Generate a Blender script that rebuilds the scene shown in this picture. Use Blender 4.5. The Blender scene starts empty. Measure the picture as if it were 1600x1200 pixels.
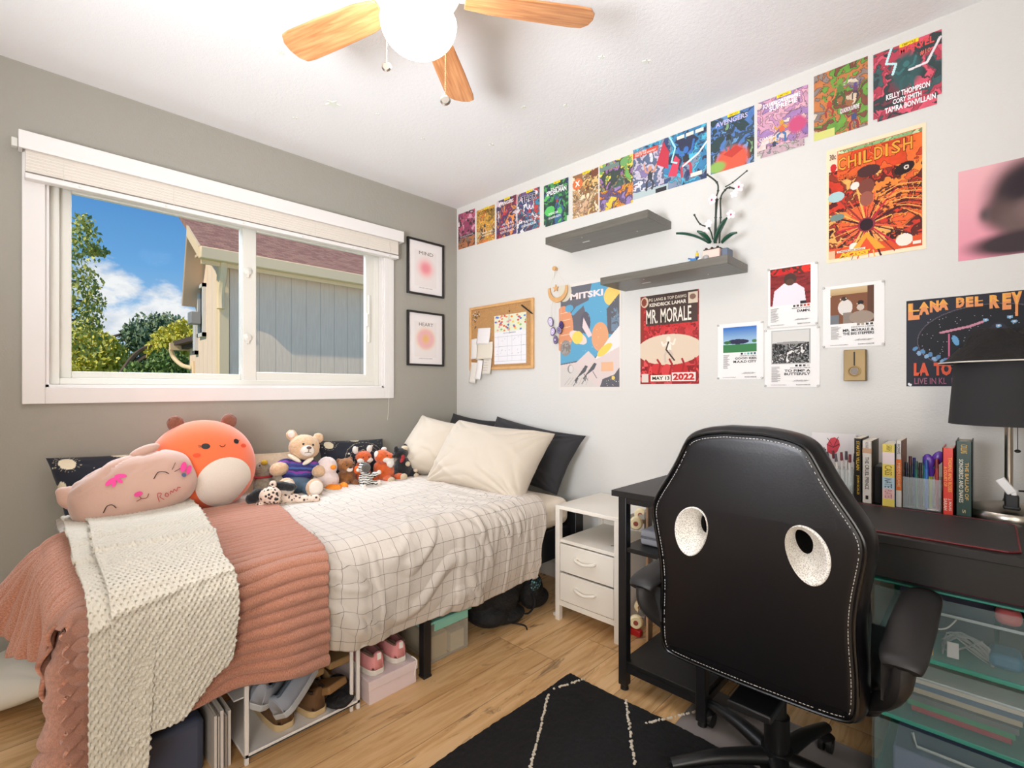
import bpy, math, random
import numpy as np
from mathutils import Vector, Matrix, Euler
PI = math.pi
C = bpy.context.scene.collection
SC = bpy.context.scene
# ------------------------------------------------------------------ camera
CAM = (2.79, -2.30, 1.13); FPX = 769.0; HX = 800.0; HY = 607.0
_n = math.hypot(0.696, 0.718); FW = (-0.696/_n, 0.718/_n); RT = (FW[1], -FW[0])
cd = bpy.data.cameras.new('camera'); cam = bpy.data.objects.new('camera', cd); C.objects.link(cam)
cam.location = CAM
cam.rotation_euler = (PI/2, 0, math.atan2(FW[1], FW[0]) - PI/2)
cd.sensor_width = 36.0; cd.sensor_fit = 'HORIZONTAL'; cd.lens = FPX/1600*36; cd.shift_y = 7.0/1600; cd.clip_start = 0.05; cd.clip_end = 300
SC.camera = cam
SC.view_settings.view_transform = 'Standard'; SC.view_settings.look = 'None'
SC.view_settings.gamma = 1.0; SC.view_settings.use_curve_mapping = False
SC.view_settings.exposure = 0.0
SC.cycles.max_bounces = 8; SC.cycles.diffuse_bounces = 5; SC.cycles.transparent_max_bounces = 16
SC.cycles.sample_clamp_indirect = 6.0; SC.cycles.caustics_reflective = False; SC.cycles.caustics_refractive = False

def lin(c):
    if isinstance(c, str):
        c = c.lstrip('#'); c = tuple(int(c[i:i+2], 16) for i in (0, 2, 4))
    return tuple((v/255/12.92) if v/255 <= 0.04045 else ((v/255+0.055)/1.055)**2.4 for v in c[:3])

# ------------------------------------------------------------------ sky
def N(nt, t, **k):
    n = nt.nodes.new(t)
    for a, b in k.items():
        if a.startswith('i_'):
            key = a[2:]; key = int(key) if key.isdigit() else key.replace('_', ' ')
            n.inputs[key].default_value = b
        else: setattr(n, a, b)
    return n
def math_n(nt, op, a, b=None, c=None, clamp=False):
    n = nt.nodes.new('ShaderNodeMath'); n.operation = op; n.use_clamp = clamp
    for i, v in enumerate((a, b, c)):
        if v is None: continue
        if isinstance(v, (int, float)): n.inputs[i].default_value = v
        else: nt.links.new(v, n.inputs[i])
    return n.outputs[0]
def ramp(nt, fac, stops, mode='LINEAR'):
    r = nt.nodes.new('ShaderNodeValToRGB'); r.color_ramp.interpolation = mode
    e = r.color_ramp.elements
    while len(e) > 1: e.remove(e[-1])
    e[0].position = stops[0][0]; e[0].color = (*stops[0][1], 1)
    for p, c in stops[1:]:
        x = e.new(p); x.color = (*c, 1)
    nt.links.new(fac, r.inputs[0]); return r.outputs[0]
def mixc(nt, fac, a, b, mode='MIX'):
    m = nt.nodes.new('ShaderNodeMix'); m.data_type = 'RGBA'; m.blend_type = mode
    for s, v in ((m.inputs[0], fac), (m.inputs[6], a), (m.inputs[7], b)):
        if isinstance(v, (int, float)): s.default_value = v
        elif isinstance(v, tuple): s.default_value = (*v[:3], 1)
        else: nt.links.new(v, s)
    return m.outputs[2]

def raydir(px, py):
    a = (px-HX)/FPX; v = Vector((FW[0]+a*RT[0], FW[1]+a*RT[1], (HY-py)/FPX)); return v.normalized()
w = bpy.data.worlds.new('sky'); SC.world = w; w.use_nodes = True; nt = w.node_tree; nt.nodes.clear()
tc = N(nt, 'ShaderNodeTexCoord'); sep = N(nt, 'ShaderNodeSeparateXYZ'); nt.links.new(tc.outputs['Generated'], sep.inputs[0])
sky = ramp(nt, sep.outputs[2], [(0.0, lin((200, 222, 240))), (0.06, lin((172, 208, 240))), (0.2, lin((112, 172, 228))), (0.34, lin((78, 138, 206))), (1.0, lin((60, 110, 190)))])
nz = N(nt, 'ShaderNodeTexNoise', i_Scale=9.0, i_Detail=9.0, i_Roughness=0.62); mp = N(nt, 'ShaderNodeMapping'); mp.inputs['Scale'].default_value = (1, 1, 1.7)
nt.links.new(tc.outputs['Generated'], mp.inputs[0]); nt.links.new(mp.outputs[0], nz.inputs['Vector'])
cl = None
for (px, py, r) in [(150, 432, .042), (172, 440, .034), (192, 452, .030), (160, 462, .035), (178, 505, .045), (205, 512, .04), (240, 492, .045), (265, 490, .042), (255, 505, .05), (292, 497, .03), (215, 525, .05), (160, 520, .04)]:
    d = raydir(px, py)
    vm = nt.nodes.new('ShaderNodeVectorMath'); vm.operation = 'DISTANCE'; nt.links.new(tc.outputs['Generated'], vm.inputs[0]); vm.inputs[1].default_value = d
    v = math_n(nt, 'SUBTRACT', 1.0, math_n(nt, 'DIVIDE', vm.outputs['Value'], r*0.85))
    cl = v if cl is None else math_n(nt, 'MAXIMUM', cl, v)
far = math_n(nt, 'SUBTRACT', math_n(nt, 'MULTIPLY', math_n(nt, 'LESS_THAN', sep.outputs[0], -0.2), -1.0), 0.1)
cl = math_n(nt, 'MAXIMUM', cl, -3.0)
f = math_n(nt, 'ADD', math_n(nt, 'MULTIPLY', cl, 0.55), math_n(nt, 'MULTIPLY', math_n(nt, 'SUBTRACT', nz.outputs[0], 0.5), 2.2))
f = math_n(nt, 'MULTIPLY', math_n(nt, 'ADD', f, 0.05), 3.0, clamp=True)
nz2 = N(nt, 'ShaderNodeTexNoise', i_Scale=22.0, i_Detail=6.0); nt.links.new(mp.outputs[0], nz2.inputs['Vector'])
cc = ramp(nt, nz2.outputs[0], [(0.35, lin((206, 216, 232))), (0.6, lin((250, 250, 252)))])
skyc = mixc(nt, f, sky, cc)
bg = N(nt, 'ShaderNodeBackground', i_Strength=1.0); nt.links.new(skyc, bg.inputs[0])
wo = N(nt, 'ShaderNodeOutputWorld'); nt.links.new(bg.outputs[0], wo.inputs[0])

def lamp(name, kind, loc, energy, color=(1, 1, 1), target=None, **k):
    l = bpy.data.lights.new(name, kind); l.energy = energy; l.color = color
    for a, b in k.items(): setattr(l, a, b)
    o = bpy.data.objects.new(name, l); C.objects.link(o); o.location = loc
    if target is not None:
        o.rotation_euler = (Vector(target)-Vector(loc)).to_track_quat('-Z', 'Y').to_euler()
    return o
# sun stands over our own roof: it lights the garden and the gable, never the room
lamp('sun', 'SUN', (0, 0, 10), 3.6, lin((255, 240, 214)), target=(-1.8, 7.2, 3.4), angle=0.01)
# open sky above the neighbour's roof, seen by the room through the window
lamp('daylight', 'AREA', (-0.75, -1.4, 2.75), 112, lin((235, 242, 255)), target=(0.75, -1.25, 0.7), shape='RECTANGLE', size=1.7, size_y=0.7)
# added fill lamp out of view, aimed at the ceiling like a bounced flash
lamp('ceiling_fill', 'AREA', (2.15, -3.0, 1.25), 43, lin((244, 247, 255)), target=(1.45, -1.0, 2.44), shape='DISK', size=0.8, spread=math.radians(120))
# added low fill lamp behind the camera for the bed side and floor
lamp('low_fill', 'AREA', (3.55, -3.0, 1.05), 24, lin((255, 250, 242)), target=(1.3, -1.6, 0.2), shape='RECTANGLE', size=0.8, size_y=1.7, spread=math.radians(130))
GLOBE_STRENGTH = 27.0

# ------------------------------------------------------------------ materials
MATS = {}
def mat(name, col=None, rough=0.6, metal=0.0, bump=None, var=None, sheen=0.0, coat=0.0, alpha=1.0, emit=None, trans=0.0, spec=0.5, uvbump=False, sss=0):
    if name in MATS: return MATS[name]
    m = bpy.data.materials.new(name); m.use_nodes = True; nt = m.node_tree; b = nt.nodes['Principled BSDF']
    b.inputs['Roughness'].default_value = rough; b.inputs['Metallic'].default_value = metal
    b.inputs['Specular IOR Level'].default_value = spec
    if sheen: b.inputs['Sheen Weight'].default_value = sheen; b.inputs['Sheen Roughness'].default_value = 0.5
    if coat: b.inputs['Coat Weight'].default_value = coat; b.inputs['Coat Roughness'].default_value = 0.12
    if alpha < 1: b.inputs['Alpha'].default_value = alpha
    if trans: b.inputs['Transmission Weight'].default_value = trans
    tc = N(nt, 'ShaderNodeTexCoord')
    if col is None:
        at = N(nt, 'ShaderNodeAttribute', attribute_name='Col'); c = at.outputs['Color']
    else:
        rgb = N(nt, 'ShaderNodeRGB'); rgb.outputs[0].default_value = (*lin(col), 1); c = rgb.outputs[0]
    if var:
        nz = N(nt, 'ShaderNodeTexNoise', i_Scale=var[0], i_Detail=5.0); nt.links.new(tc.outputs['Object'], nz.inputs['Vector'])
        g = ramp(nt, nz.outputs[0], [(0.3, (1-var[1],)*3), (0.7, (1.0, 1.0, 1.0))])
        c = mixc(nt, 1.0, c, g, 'MULTIPLY')
    nt.links.new(c, b.inputs['Base Color'])
    if emit:
        nt.links.new(c, b.inputs['Emission Color']); b.inputs['Emission Strength'].default_value = emit
    if bump:
        nz = N(nt, 'ShaderNodeTexNoise', i_Scale=bump[0], i_Detail=4.0, i_Roughness=0.6); nt.links.new(tc.outputs['Object'], nz.inputs['Vector'])
        bp = N(nt, 'ShaderNodeBump', i_Strength=bump[1], i_Distance=bump[2]); nt.links.new(nz.outputs[0], bp.inputs['Height']); nt.links.new(bp.outputs[0], b.inputs['Normal'])
    MATS[name] = m; return m

def wall_mat(name, col, scale=170, strength=0.35):
    m = bpy.data.materials.new(name); m.use_nodes = True; nt = m.node_tree; b = nt.nodes['Principled BSDF']
    b.inputs['Base Color'].default_value = (*lin(col), 1); b.inputs['Roughness'].default_value = 0.75; b.inputs['Specular IOR Level'].default_value = 0.3
    g = N(nt, 'ShaderNodeNewGeometry')
    nz = N(nt, 'ShaderNodeTexNoise', i_Scale=scale, i_Detail=3.0); nt.links.new(g.outputs['Position'], nz.inputs['Vector'])
    nz2 = N(nt, 'ShaderNodeTexNoise', i_Scale=scale*0.3, i_Detail=2.0); nt.links.new(g.outputs['Position'], nz2.inputs['Vector'])
    h = math_n(nt, 'ADD', nz.outputs[0], nz2.outputs[0])
    bp = N(nt, 'ShaderNodeBump', i_Strength=strength, i_Distance=0.003); nt.links.new(h, bp.inputs['Height']); nt.links.new(bp.outputs[0], b.inputs['Normal'])
    return m

def floor_mat():
    m = bpy.data.materials.new('oak_planks'); m.use_nodes = True; nt = m.node_tree; b = nt.nodes['Principled BSDF']
    g = N(nt, 'ShaderNodeNewGeometry'); sp = N(nt, 'ShaderNodeSeparateXYZ'); nt.links.new(g.outputs['Position'], sp.inputs[0])
    X = math_n(nt, 'DIVIDE', math_n(nt, 'ADD', sp.outputs[0], 10.06), 0.152); row = math_n(nt, 'FLOOR', X)
    wn = N(nt, 'ShaderNodeTexWhiteNoise', noise_dimensions='1D'); nt.links.new(row, wn.inputs['W'])
    Y = math_n(nt, 'ADD', math_n(nt, 'DIVIDE', sp.outputs[1], 1.22), math_n(nt, 'MULTIPLY', wn.outputs['Value'], 7.0))
    colm = math_n(nt, 'FLOOR', Y)
    cx = N(nt, 'ShaderNodeCombineXYZ'); nt.links.new(row, cx.inputs[0]); nt.links.new(colm, cx.inputs[1])
    wn2 = N(nt, 'ShaderNodeTexWhiteNoise', noise_dimensions='2D'); nt.links.new(cx.outputs[0], wn2.inputs['Vector'])
    # grain coordinates, shifted per plank
    off = N(nt, 'ShaderNodeVectorMath', operation='SCALE'); nt.links.new(wn2.outputs['Color'], off.inputs[0]); off.inputs['Scale'].default_value = 9.0
    ad = N(nt, 'ShaderNodeVectorMath', operation='ADD'); nt.links.new(g.outputs['Position'], ad.inputs[0]); nt.links.new(off.outputs[0], ad.inputs[1])
    mp = N(nt, 'ShaderNodeMapping'); mp.inputs['Scale'].default_value = (9.0, 0.9, 1); nt.links.new(ad.outputs[0], mp.inputs[0])
    n1 = N(nt, 'ShaderNodeTexNoise', i_Scale=3.2, i_Detail=8.0, i_Roughness=0.62, i_Distortion=0.7); nt.links.new(mp.outputs[0], n1.inputs['Vector'])
    mp2 = N(nt, 'ShaderNodeMapping'); mp2.inputs['Scale'].default_value = (60.0, 2.2, 1); nt.links.new(ad.outputs[0], mp2.inputs[0])
    n2 = N(nt, 'ShaderNodeTexNoise', i_Scale=3.0, i_Detail=4.0); nt.links.new(mp2.outputs[0], n2.inputs['Vector'])
    base = ramp(nt, n1.outputs[0], [(0.24, lin((150, 108, 68))), (0.40, lin((216, 170, 114))), (0.55, lin((240, 200, 146))), (0.75, lin((240, 206, 160)))])
    base = mixc(nt, math_n(nt, 'MULTIPLY', n2.outputs[0], 0.45), base, lin((196, 150, 100)), 'MIX')
    tint = ramp(nt, wn2.outputs['Value'], [(0.0, (0.80, 0.78, 0.76)), (0.5, (0.95, 0.95, 0.95)), (1.0, (1.08, 1.08, 1.08))])
    base = mixc(nt, 1.0, base, tint, 'MULTIPLY')
    mp3 = N(nt, 'ShaderNodeMapping'); mp3.inputs['Scale'].default_value = (6.5, 1.6, 1); nt.links.new(ad.outputs[0], mp3.inputs[0])
    kn = N(nt, 'ShaderNodeTexNoise', i_Scale=1.7, i_Detail=6.0, i_Roughness=0.7, i_Distortion=1.5); nt.links.new(mp3.outputs[0], kn.inputs['Vector'])
    km = math_n(nt, 'MULTIPLY', math_n(nt, 'SUBTRACT', kn.outputs[0], 0.585), 9.0, clamp=True)
    base = mixc(nt, math_n(nt, 'MULTIPLY', km, 0.85), base, lin((74, 50, 32)))
    fx = math_n(nt, 'FRACT', X); fy = math_n(nt, 'FRACT', Y)
    ex = math_n(nt, 'MINIMUM', fx, math_n(nt, 'SUBTRACT', 1.0, fx)); ey = math_n(nt, 'MINIMUM', fy, math_n(nt, 'SUBTRACT', 1.0, fy))
    seam = math_n(nt, 'MAXIMUM', math_n(nt, 'LESS_THAN', ex, 0.010), math_n(nt, 'LESS_THAN', ey, 0.0014))
    base = mixc(nt, math_n(nt, 'MULTIPLY', seam, 0.6), base, lin((92, 62, 38)))
    nt.links.new(base, b.inputs['Base Color']); b.inputs['Roughness'].default_value = 0.42
    bp = N(nt, 'ShaderNodeBump', i_Strength=0.25, i_Distance=0.002); nt.links.new(math_n(nt, 'SUBTRACT', n2.outputs[0], seam), bp.inputs['Height']); nt.links.new(bp.outputs[0], b.inputs['Normal'])
    return m

# ------------------------------------------------------------------ mesh building
def rotm(r): return np.array(Euler(r).to_matrix())
_txt = {}
def text_geo(s, bold=0.0):
    k = (s, bold)
    if k in _txt: return _txt[k]
    cu = bpy.data.curves.new('t', 'FONT'); cu.body = s; cu.resolution_u = 2; cu.offset = bold
    o = bpy.data.objects.new('t', cu); me = bpy.data.meshes.new_from_object(o)
    v = np.array([tuple(p.co)[:2] for p in me.vertices]); f = [tuple(p.vertices) for p in me.polygons]
    bpy.data.objects.remove(o); bpy.data.curves.remove(cu); bpy.data.meshes.remove(me)
    mn = v.min(0); mx = v.max(0); v = (v-mn)/np.maximum(mx-mn, 1e-6); _txt[k] = (v, f); return _txt[k]

class MB:
    """collects shapes (local coordinates of the thing) and links them as one mesh object"""
    def __init__(s, col=None): s.v = []; s.f = []; s.c = []; s.uv = None; s.col = lin(col) if col else (0.5, 0.5, 0.5)
    def color(s, c): s.col = lin(c); return s
    def add(s, V, F, cols=None):
        n = len(s.v); s.v.extend(map(tuple, V)); s.f.extend(tuple(i+n for i in f) for f in F)
        s.c.extend(cols if cols is not None else [s.col]*len(F)); return s
    def box(s, c, d, r=(0, 0, 0)):
        R = rotm(r); h = np.array(d)/2
        V = [np.array(c)+R @ (h*np.array(q)) for q in ((-1,-1,-1),(1,-1,-1),(1,1,-1),(-1,1,-1),(-1,-1,1),(1,-1,1),(1,1,1),(-1,1,1))]
        return s.add(V, [(3,2,1,0),(4,5,6,7),(0,1,5,4),(1,2,6,5),(2,3,7,6),(3,0,4,7)])
    def b2(s, lo, hi): lo = np.array(lo, float); hi = np.array(hi, float); return s.box((lo+hi)/2, hi-lo)
    def sweep(s, pts, rad, n=10, caps=True, flat=1.0, up=None):
        P = [Vector(p) for p in pts]; m = len(P)
        R = rad if hasattr(rad, '__len__') else [rad]*m
        T = [((P[min(i+1, m-1)]-P[max(i-1, 0)]).normalized()) for i in range(m)]
        u = Vector(up) if up else (Vector((0, 0, 1)) if abs(T[0].z) < 0.9 else Vector((1, 0, 0)))
        V = []; prev = None
        for i in range(m):
            a = T[i].cross(u if prev is None else prev); 
            if a.length < 1e-6: a = T[i].orthogonal()
            a.normalize(); bb = a.cross(T[i]).normalized(); prev = bb
            for k in range(n):
                t = 2*PI*k/n; V.append(P[i]+a*math.cos(t)*R[i]+bb*math.sin(t)*R[i]*flat)
        F = [(i*n+k, i*n+(k+1) % n, (i+1)*n+(k+1) % n, (i+1)*n+k) for i in range(m-1) for k in range(n)]
        if caps: F += [tuple(range(n))[::-1], tuple(range((m-1)*n, m*n))]
        return s.add(V, F)
    def cyl(s, p0, p1, r0, r1=None, n=20): return s.sweep([p0, p1], [r0, r0 if r1 is None else r1], n)
    def curve(s, pts, rad, n=8, sub=6, flat=1.0, up=None):
        P = [np.array(p, float) for p in pts]; out = []; rr = []
        R = rad if hasattr(rad, '__len__') else [rad]*len(P)
        for i in range(len(P)-1):
            p0 = P[max(i-1, 0)]; p1 = P[i]; p2 = P[i+1]; p3 = P[min(i+2, len(P)-1)]
            for k in range(sub):
                t = k/sub; out.append(0.5*((2*p1)+(-p0+p2)*t+(2*p0-5*p1+4*p2-p3)*t*t+(-p0+3*p1-3*p2+p3)*t**3)); rr.append(R[i]*(1-t)+R[i+1]*t)
        out.append(P[-1]); rr.append(R[-1]); return s.sweep(out, rr, n, True, flat, up)
    def lathe(s, prof, c=(0, 0, 0), n=32, r=(0, 0, 0), closed=False):
        R = rotm(r); c = np.array(c); V = []; F = []; m = len(prof)
        for (rr, z) in prof:
            for k in range(n):
                t = 2*PI*k/n; V.append(c+R @ np.array((rr*math.cos(t), rr*math.sin(t), z)))
        for i in range(m-1 + (1 if closed else 0)):
            j = (i+1) % m
            for k in range(n): F.append((i*n+k, i*n+(k+1) % n, j*n+(k+1) % n, j*n+k))
        if not closed:
            if prof[0][0] > 1e-5: F.append(tuple(range(n))[::-1])
            if prof[-1][0] > 1e-5: F.append(tuple(range((m-1)*n, m*n)))
        return s.add(V, F)
    def ell(s, c, r, rot=(0, 0, 0), n=16, m=10):
        R = rotm(rot); c = np.array(c, float); r = np.array((r,)*3 if not hasattr(r, '__len__') else r, float)
        V = [c+R @ (r*np.array((0, 0, 1)))]
        for i in range(1, m):
            p = PI*i/m
            for k in range(n):
                t = 2*PI*k/n; V.append(c+R @ (r*np.array((math.sin(p)*math.cos(t), math.sin(p)*math.sin(t), math.cos(p)))))
        V.append(c+R @ (r*np.array((0, 0, -1)))); F = [(0, 1+k, 1+(k+1) % n) for k in range(n)]
        for i in range(m-2):
            for k in range(n): F.append((1+i*n+k, 1+(i+1)*n+k, 1+(i+1)*n+(k+1) % n, 1+i*n+(k+1) % n))
        L = len(V)-1; b = 1+(m-2)*n; F += [(L, b+(k+1) % n, b+k) for k in range(n)]
        return s.add(V, F)
    def prism(s, poly, o, u, v, w):
        """2D polygon in plane (u,v) at o, extruded by vector w"""
        o, u, v, w = (np.array(a, float) for a in (o, u, v, w)); n = len(poly)
        V = [o+u*p[0]+v*p[1] for p in poly]+[o+u*p[0]+v*p[1]+w for p in poly]
        return s.add(V, [tuple(range(n))[::-1], tuple(range(n, 2*n))]+[(i, (i+1) % n, n+(i+1) % n, n+i) for i in range(n)])
    def flat(s, poly, o, u, v):
        o, u, v = (np.array(a, float) for a in (o, u, v)); return s.add([o+u*p[0]+v*p[1] for p in poly], [tuple(range(len(poly)))])
    def text(s, t, o, u, v, bold=0.012, shear=0.0):
        """text stretched over the parallelogram o, o+u, o+v"""
        g, f = text_geo(t, bold); o, u, v = (np.array(a, float) for a in (o, u, v))
        return s.add([o+u*(p[0]+shear*(p[1]-.5))+v*p[1] for p in g], f)
    def patch(s, r, cy, cz, ry, rz, off=0.002, n=28, m=6, ang=0.0, lower=None, ex=2.0):
        """patch lying on the +x side of an ellipsoid of radii r, ellipse centred (cy,cz)"""
        V = []; ca, sa = math.cos(ang), math.sin(ang)
        for i in range(m+1):
            for k in range(n):
                t = 2*PI*k/n; q = i/m; a = math.cos(t)*ry*q; b = math.sin(t)*rz*q; y = cy+a*ca-b*sa; z = cz+a*sa+b*ca
                if lower is not None: z = max(z, lower+0.0*y)
                e = 1-abs(y/r[1])**ex-abs(z/r[2])**ex; V.append((r[0]*max(e, 0.0)**(1/ex)+off, y, z))
        return s.add(V, [(i*n+k, (i+1)*n+k, (i+1)*n+(k+1) % n, i*n+(k+1) % n) for i in range(m) for k in range(n)])
    def build(s, name, m, parent=None, loc=None, rot=(0, 0, 0), smooth=True, bevel=0.0, world=False, angle=38, seg=2):
        off = np.zeros(3)
        if world:
            if parent is not None: off = np.array(parent.location)
            elif loc is not None: off = np.array(loc)
        me = bpy.data.meshes.new(name); V = np.array(s.v)-off; me.from_pydata([tuple(x) for x in V], [], s.f); me.validate(clean_customdata=False)
        if len(me.polygons) == len(s.c):
            ca = me.color_attributes.new('Col', 'FLOAT_COLOR', 'CORNER')
            tot = np.array([p.loop_total for p in me.polygons]); cc = np.repeat(np.array([(*c[:3], 1.0) for c in s.c]), tot, axis=0); ca.data.foreach_set('color', cc.ravel().astype(np.float32))
        if smooth:
            me.polygons.foreach_set('use_smooth', [True]*len(me.polygons)); me.set_sharp_from_angle(angle=math.radians(angle))
        me.materials.append(m); o = bpy.data.objects.new(name, me); C.objects.link(o)
        if parent is not None: o.parent = parent
        if loc is not None: o.location = loc
        o.rotation_euler = rot
        if bevel:
            b = o.modifiers.new('bevel', 'BEVEL'); b.width = bevel; b.segments = seg; b.limit_method = 'ANGLE'; b.angle_limit = math.radians(40)
        return o
def thing(name, label, cat, loc=(0, 0, 0), rot=(0, 0, 0), group=None):
    o = bpy.data.objects.new(name, None); C.objects.link(o); o.empty_display_size = 0.05
    o.location = loc; o.rotation_euler = rot; return tag(o, label, cat, group)
def tag(o, label, cat, group=None):
    o['label'] = label; o['category'] = cat
    if group: o['group'] = group
    return o
def struct(o): o['kind'] = 'structure'; return o
def copy_tree(o, parent=None):
    c = o.copy(); C.objects.link(c); c.parent = parent
    for ch in list(o.children): copy_tree(ch, c)
    return c
def surf(name, P, UV, m, parent=None, thick=0.0, cols=None, loc=None, sub=0):
    """P (a,b,3) grid of points, UV (a,b,2)"""
    a, b = P.shape[:2]; off = np.array(parent.location) if parent is not None else (np.array(loc) if loc is not None else np.zeros(3))
    me = bpy.data.meshes.new(name); idx = np.arange(a*b).reshape(a, b)
    F = np.stack([idx[:-1, :-1], idx[1:, :-1], idx[1:, 1:], idx[:-1, 1:]], -1).reshape(-1, 4)
    me.from_pydata((P.reshape(-1, 3)-off).tolist(), [], F.tolist())
    if UV is not None:
        ul = me.uv_layers.new(name='UV'); ul.data.foreach_set('uv', UV.reshape(-1, 2)[F.ravel()].astype(np.float32).ravel())
    if cols is not None:
        ca = me.color_attributes.new('Col', 'FLOAT_COLOR', 'CORNER'); cc = cols.reshape(-1, 3)[F.ravel()]
        ca.data.foreach_set('color', np.concatenate([cc, np.ones((len(cc), 1))], 1).astype(np.float32).ravel())
    me.polygons.foreach_set('use_smooth', [True]*len(me.polygons)); me.materials.append(m)
    o = bpy.data.objects.new(name, me); C.objects.link(o)
    if parent is not None: o.parent = parent
    elif loc is not None: o.location = loc
    if thick:
        d = o.modifiers.new('thick', 'SOLIDIFY'); d.thickness = thick; d.offset = -1
    return o

def _h(i, j, s): v = np.sin(i*127.1+j*311.7+s*74.7)*43758.5453; return v-np.floor(v)
def vn(x, y, s=0):
    x = np.asarray(x, float); y = np.asarray(y, float); i = np.floor(x); j = np.floor(y); u = x-i; v = y-j; u = u*u*(3-2*u); v = v*v*(3-2*v)
    return (_h(i, j, s)*(1-u)+_h(i+1, j, s)*u)*(1-v)+(_h(i, j+1, s)*(1-u)+_h(i+1, j+1, s)*u)*v
def fbm(x, y, s=0, o=4):
    r = 0; a = 0.5; t = 0
    for k in range(o): r = r+a*vn(x*2**k, y*2**k, s+k*3.7); t += a; a *= 0.5
    return r/t
# measuring helpers: a sight line of the photograph met with a plane of the room
def onY(p, q, y=0.0):
    a = (p-HX)/FPX; t = (y-CAM[1])/(FW[1]+a*RT[1]); return np.array((CAM[0]+t*(FW[0]+a*RT[0]), y, CAM[2]+t*(HY-q)/FPX))
def onX(p, q, x=0.0):
    a = (p-HX)/FPX; t = (x-CAM[0])/(FW[0]+a*RT[0]); return np.array((x, CAM[1]+t*(FW[1]+a*RT[1]), CAM[2]+t*(HY-q)/FPX))
def onZ(p, q, z=0.0):
    a = (p-HX)/FPX; t = (z-CAM[2])/((HY-q)/FPX); return np.array((CAM[0]+t*(FW[0]+a*RT[0]), CAM[1]+t*(FW[1]+a*RT[1]), z))

# shared materials
white_paint = mat('white_paint', (230, 226, 222), 0.4)
vinyl = mat('white_vinyl', (222, 220, 210), 0.4)
black_metal = mat('black_metal', (24, 24, 26), 0.4, spec=0.5)
black_wood = mat('black_laminate', (25, 24, 23), 0.45, bump=(60, 0.15, 0.002), var=(9, 0.25))
black_plastic = mat('black_plastic', (22, 22, 23), 0.38)
cream_cloth = mat('cream_cloth', (222, 210, 194), 0.9, bump=(420, 0.25, 0.001), sheen=0.2)
chrome = mat('brushed_steel', (180, 172, 160), 0.28, metal=1.0)
dark_metal = mat('dark_steel', (70, 66, 62), 0.4, metal=1.0)
paper = mat('printed_paper', None, 0.5, spec=0.35)
glossprint = mat('glossy_print', None, 0.55, spec=0.25)
plasticcol = mat('coloured_plastic', None, 0.35)
fabcol = mat('coloured_fabric', None, 0.9, bump=(500, 0.3, 0.001), sheen=0.15)
# ================================================================== ROOM
RX, RY, RZ = 3.75, -3.35, 2.44
WT = 0.14
taupe = wall_mat('taupe_wall_paint', (162, 158, 147)); offwhite = wall_mat('off_white_wall_paint', (216, 214, 208)); ceilm = wall_mat('ceiling_paint', (242, 242, 242), 230, 0.3)
Y0, Y1, Z0, Z1 = -2.183, -0.608, 1.135, 2.06
m = MB(); m.b2((-WT, RY-WT, -0.02), (0, Y0, RZ+.05)); m.b2((-WT, Y1, -0.02), (0, WT, RZ+.05)); m.b2((-WT, Y0, -0.02), (0, Y1, Z0)); m.b2((-WT, Y0, Z1), (0, Y1, RZ+.05))
struct(m.build('wall_left', taupe, smooth=False))
m = MB(); m.b2((0, 0, -0.02), (RX+WT, WT, RZ+.05)); struct(m.build('wall_right', offwhite, smooth=False))
m = MB(); m.b2((RX, RY-WT, -0.02), (RX+WT, 0, RZ+.05)); struct(m.build('wall_side', offwhite, smooth=False))
m = MB(); m.b2((0, RY-WT, -0.02), (RX, RY, RZ+.05)); struct(m.build('wall_front', offwhite, smooth=False))
m = MB(); m.b2((-.02, RY-.02, -0.1), (RX+.02, .02, 0)); struct(m.build('floor', floor_mat(), smooth=False))
m = MB(); m.b2((-WT, RY-WT, RZ), (RX+WT, WT, RZ+0.1)); struct(m.build('ceiling', ceilm, smooth=False))
m = MB(); m.b2((0.0, RY, 0), (0.014, 0, 0.085)); struct(m.build('baseboard_left', white_paint, bevel=.003))
m = MB(); m.b2((0.014, -.013, 0), (RX, 0, 0.085)); struct(m.build('baseboard_right', white_paint, bevel=.003))

# casing round the window
m = MB(); cw = 0.068
m.b2((0, Y0-cw, Z0-cw), (0.018, Y0, Z1+cw)); m.b2((0, Y1, Z0-cw), (0.018, Y1+cw, Z1+cw)); m.b2((0, Y0, Z0-cw), (0.018, Y1, Z0)); m.b2((0, Y0, Z1), (0.018, Y1, Z1+cw))
struct(m.build('trim_1', white_paint, bevel=.002))
m = MB(); jt = 0.012
m.b2((-WT, Y0, Z0), (0.004, Y0+jt, Z1)); m.b2((-WT, Y1-jt, Z0), (0.004, Y1, Z1)); m.b2((-WT, Y0, Z0), (0.004, Y1, Z0+jt)); m.b2((-WT, Y0, Z1-jt), (0.004, Y1, Z1))
struct(m.build('trim_2', white_paint, bevel=.001))
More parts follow.
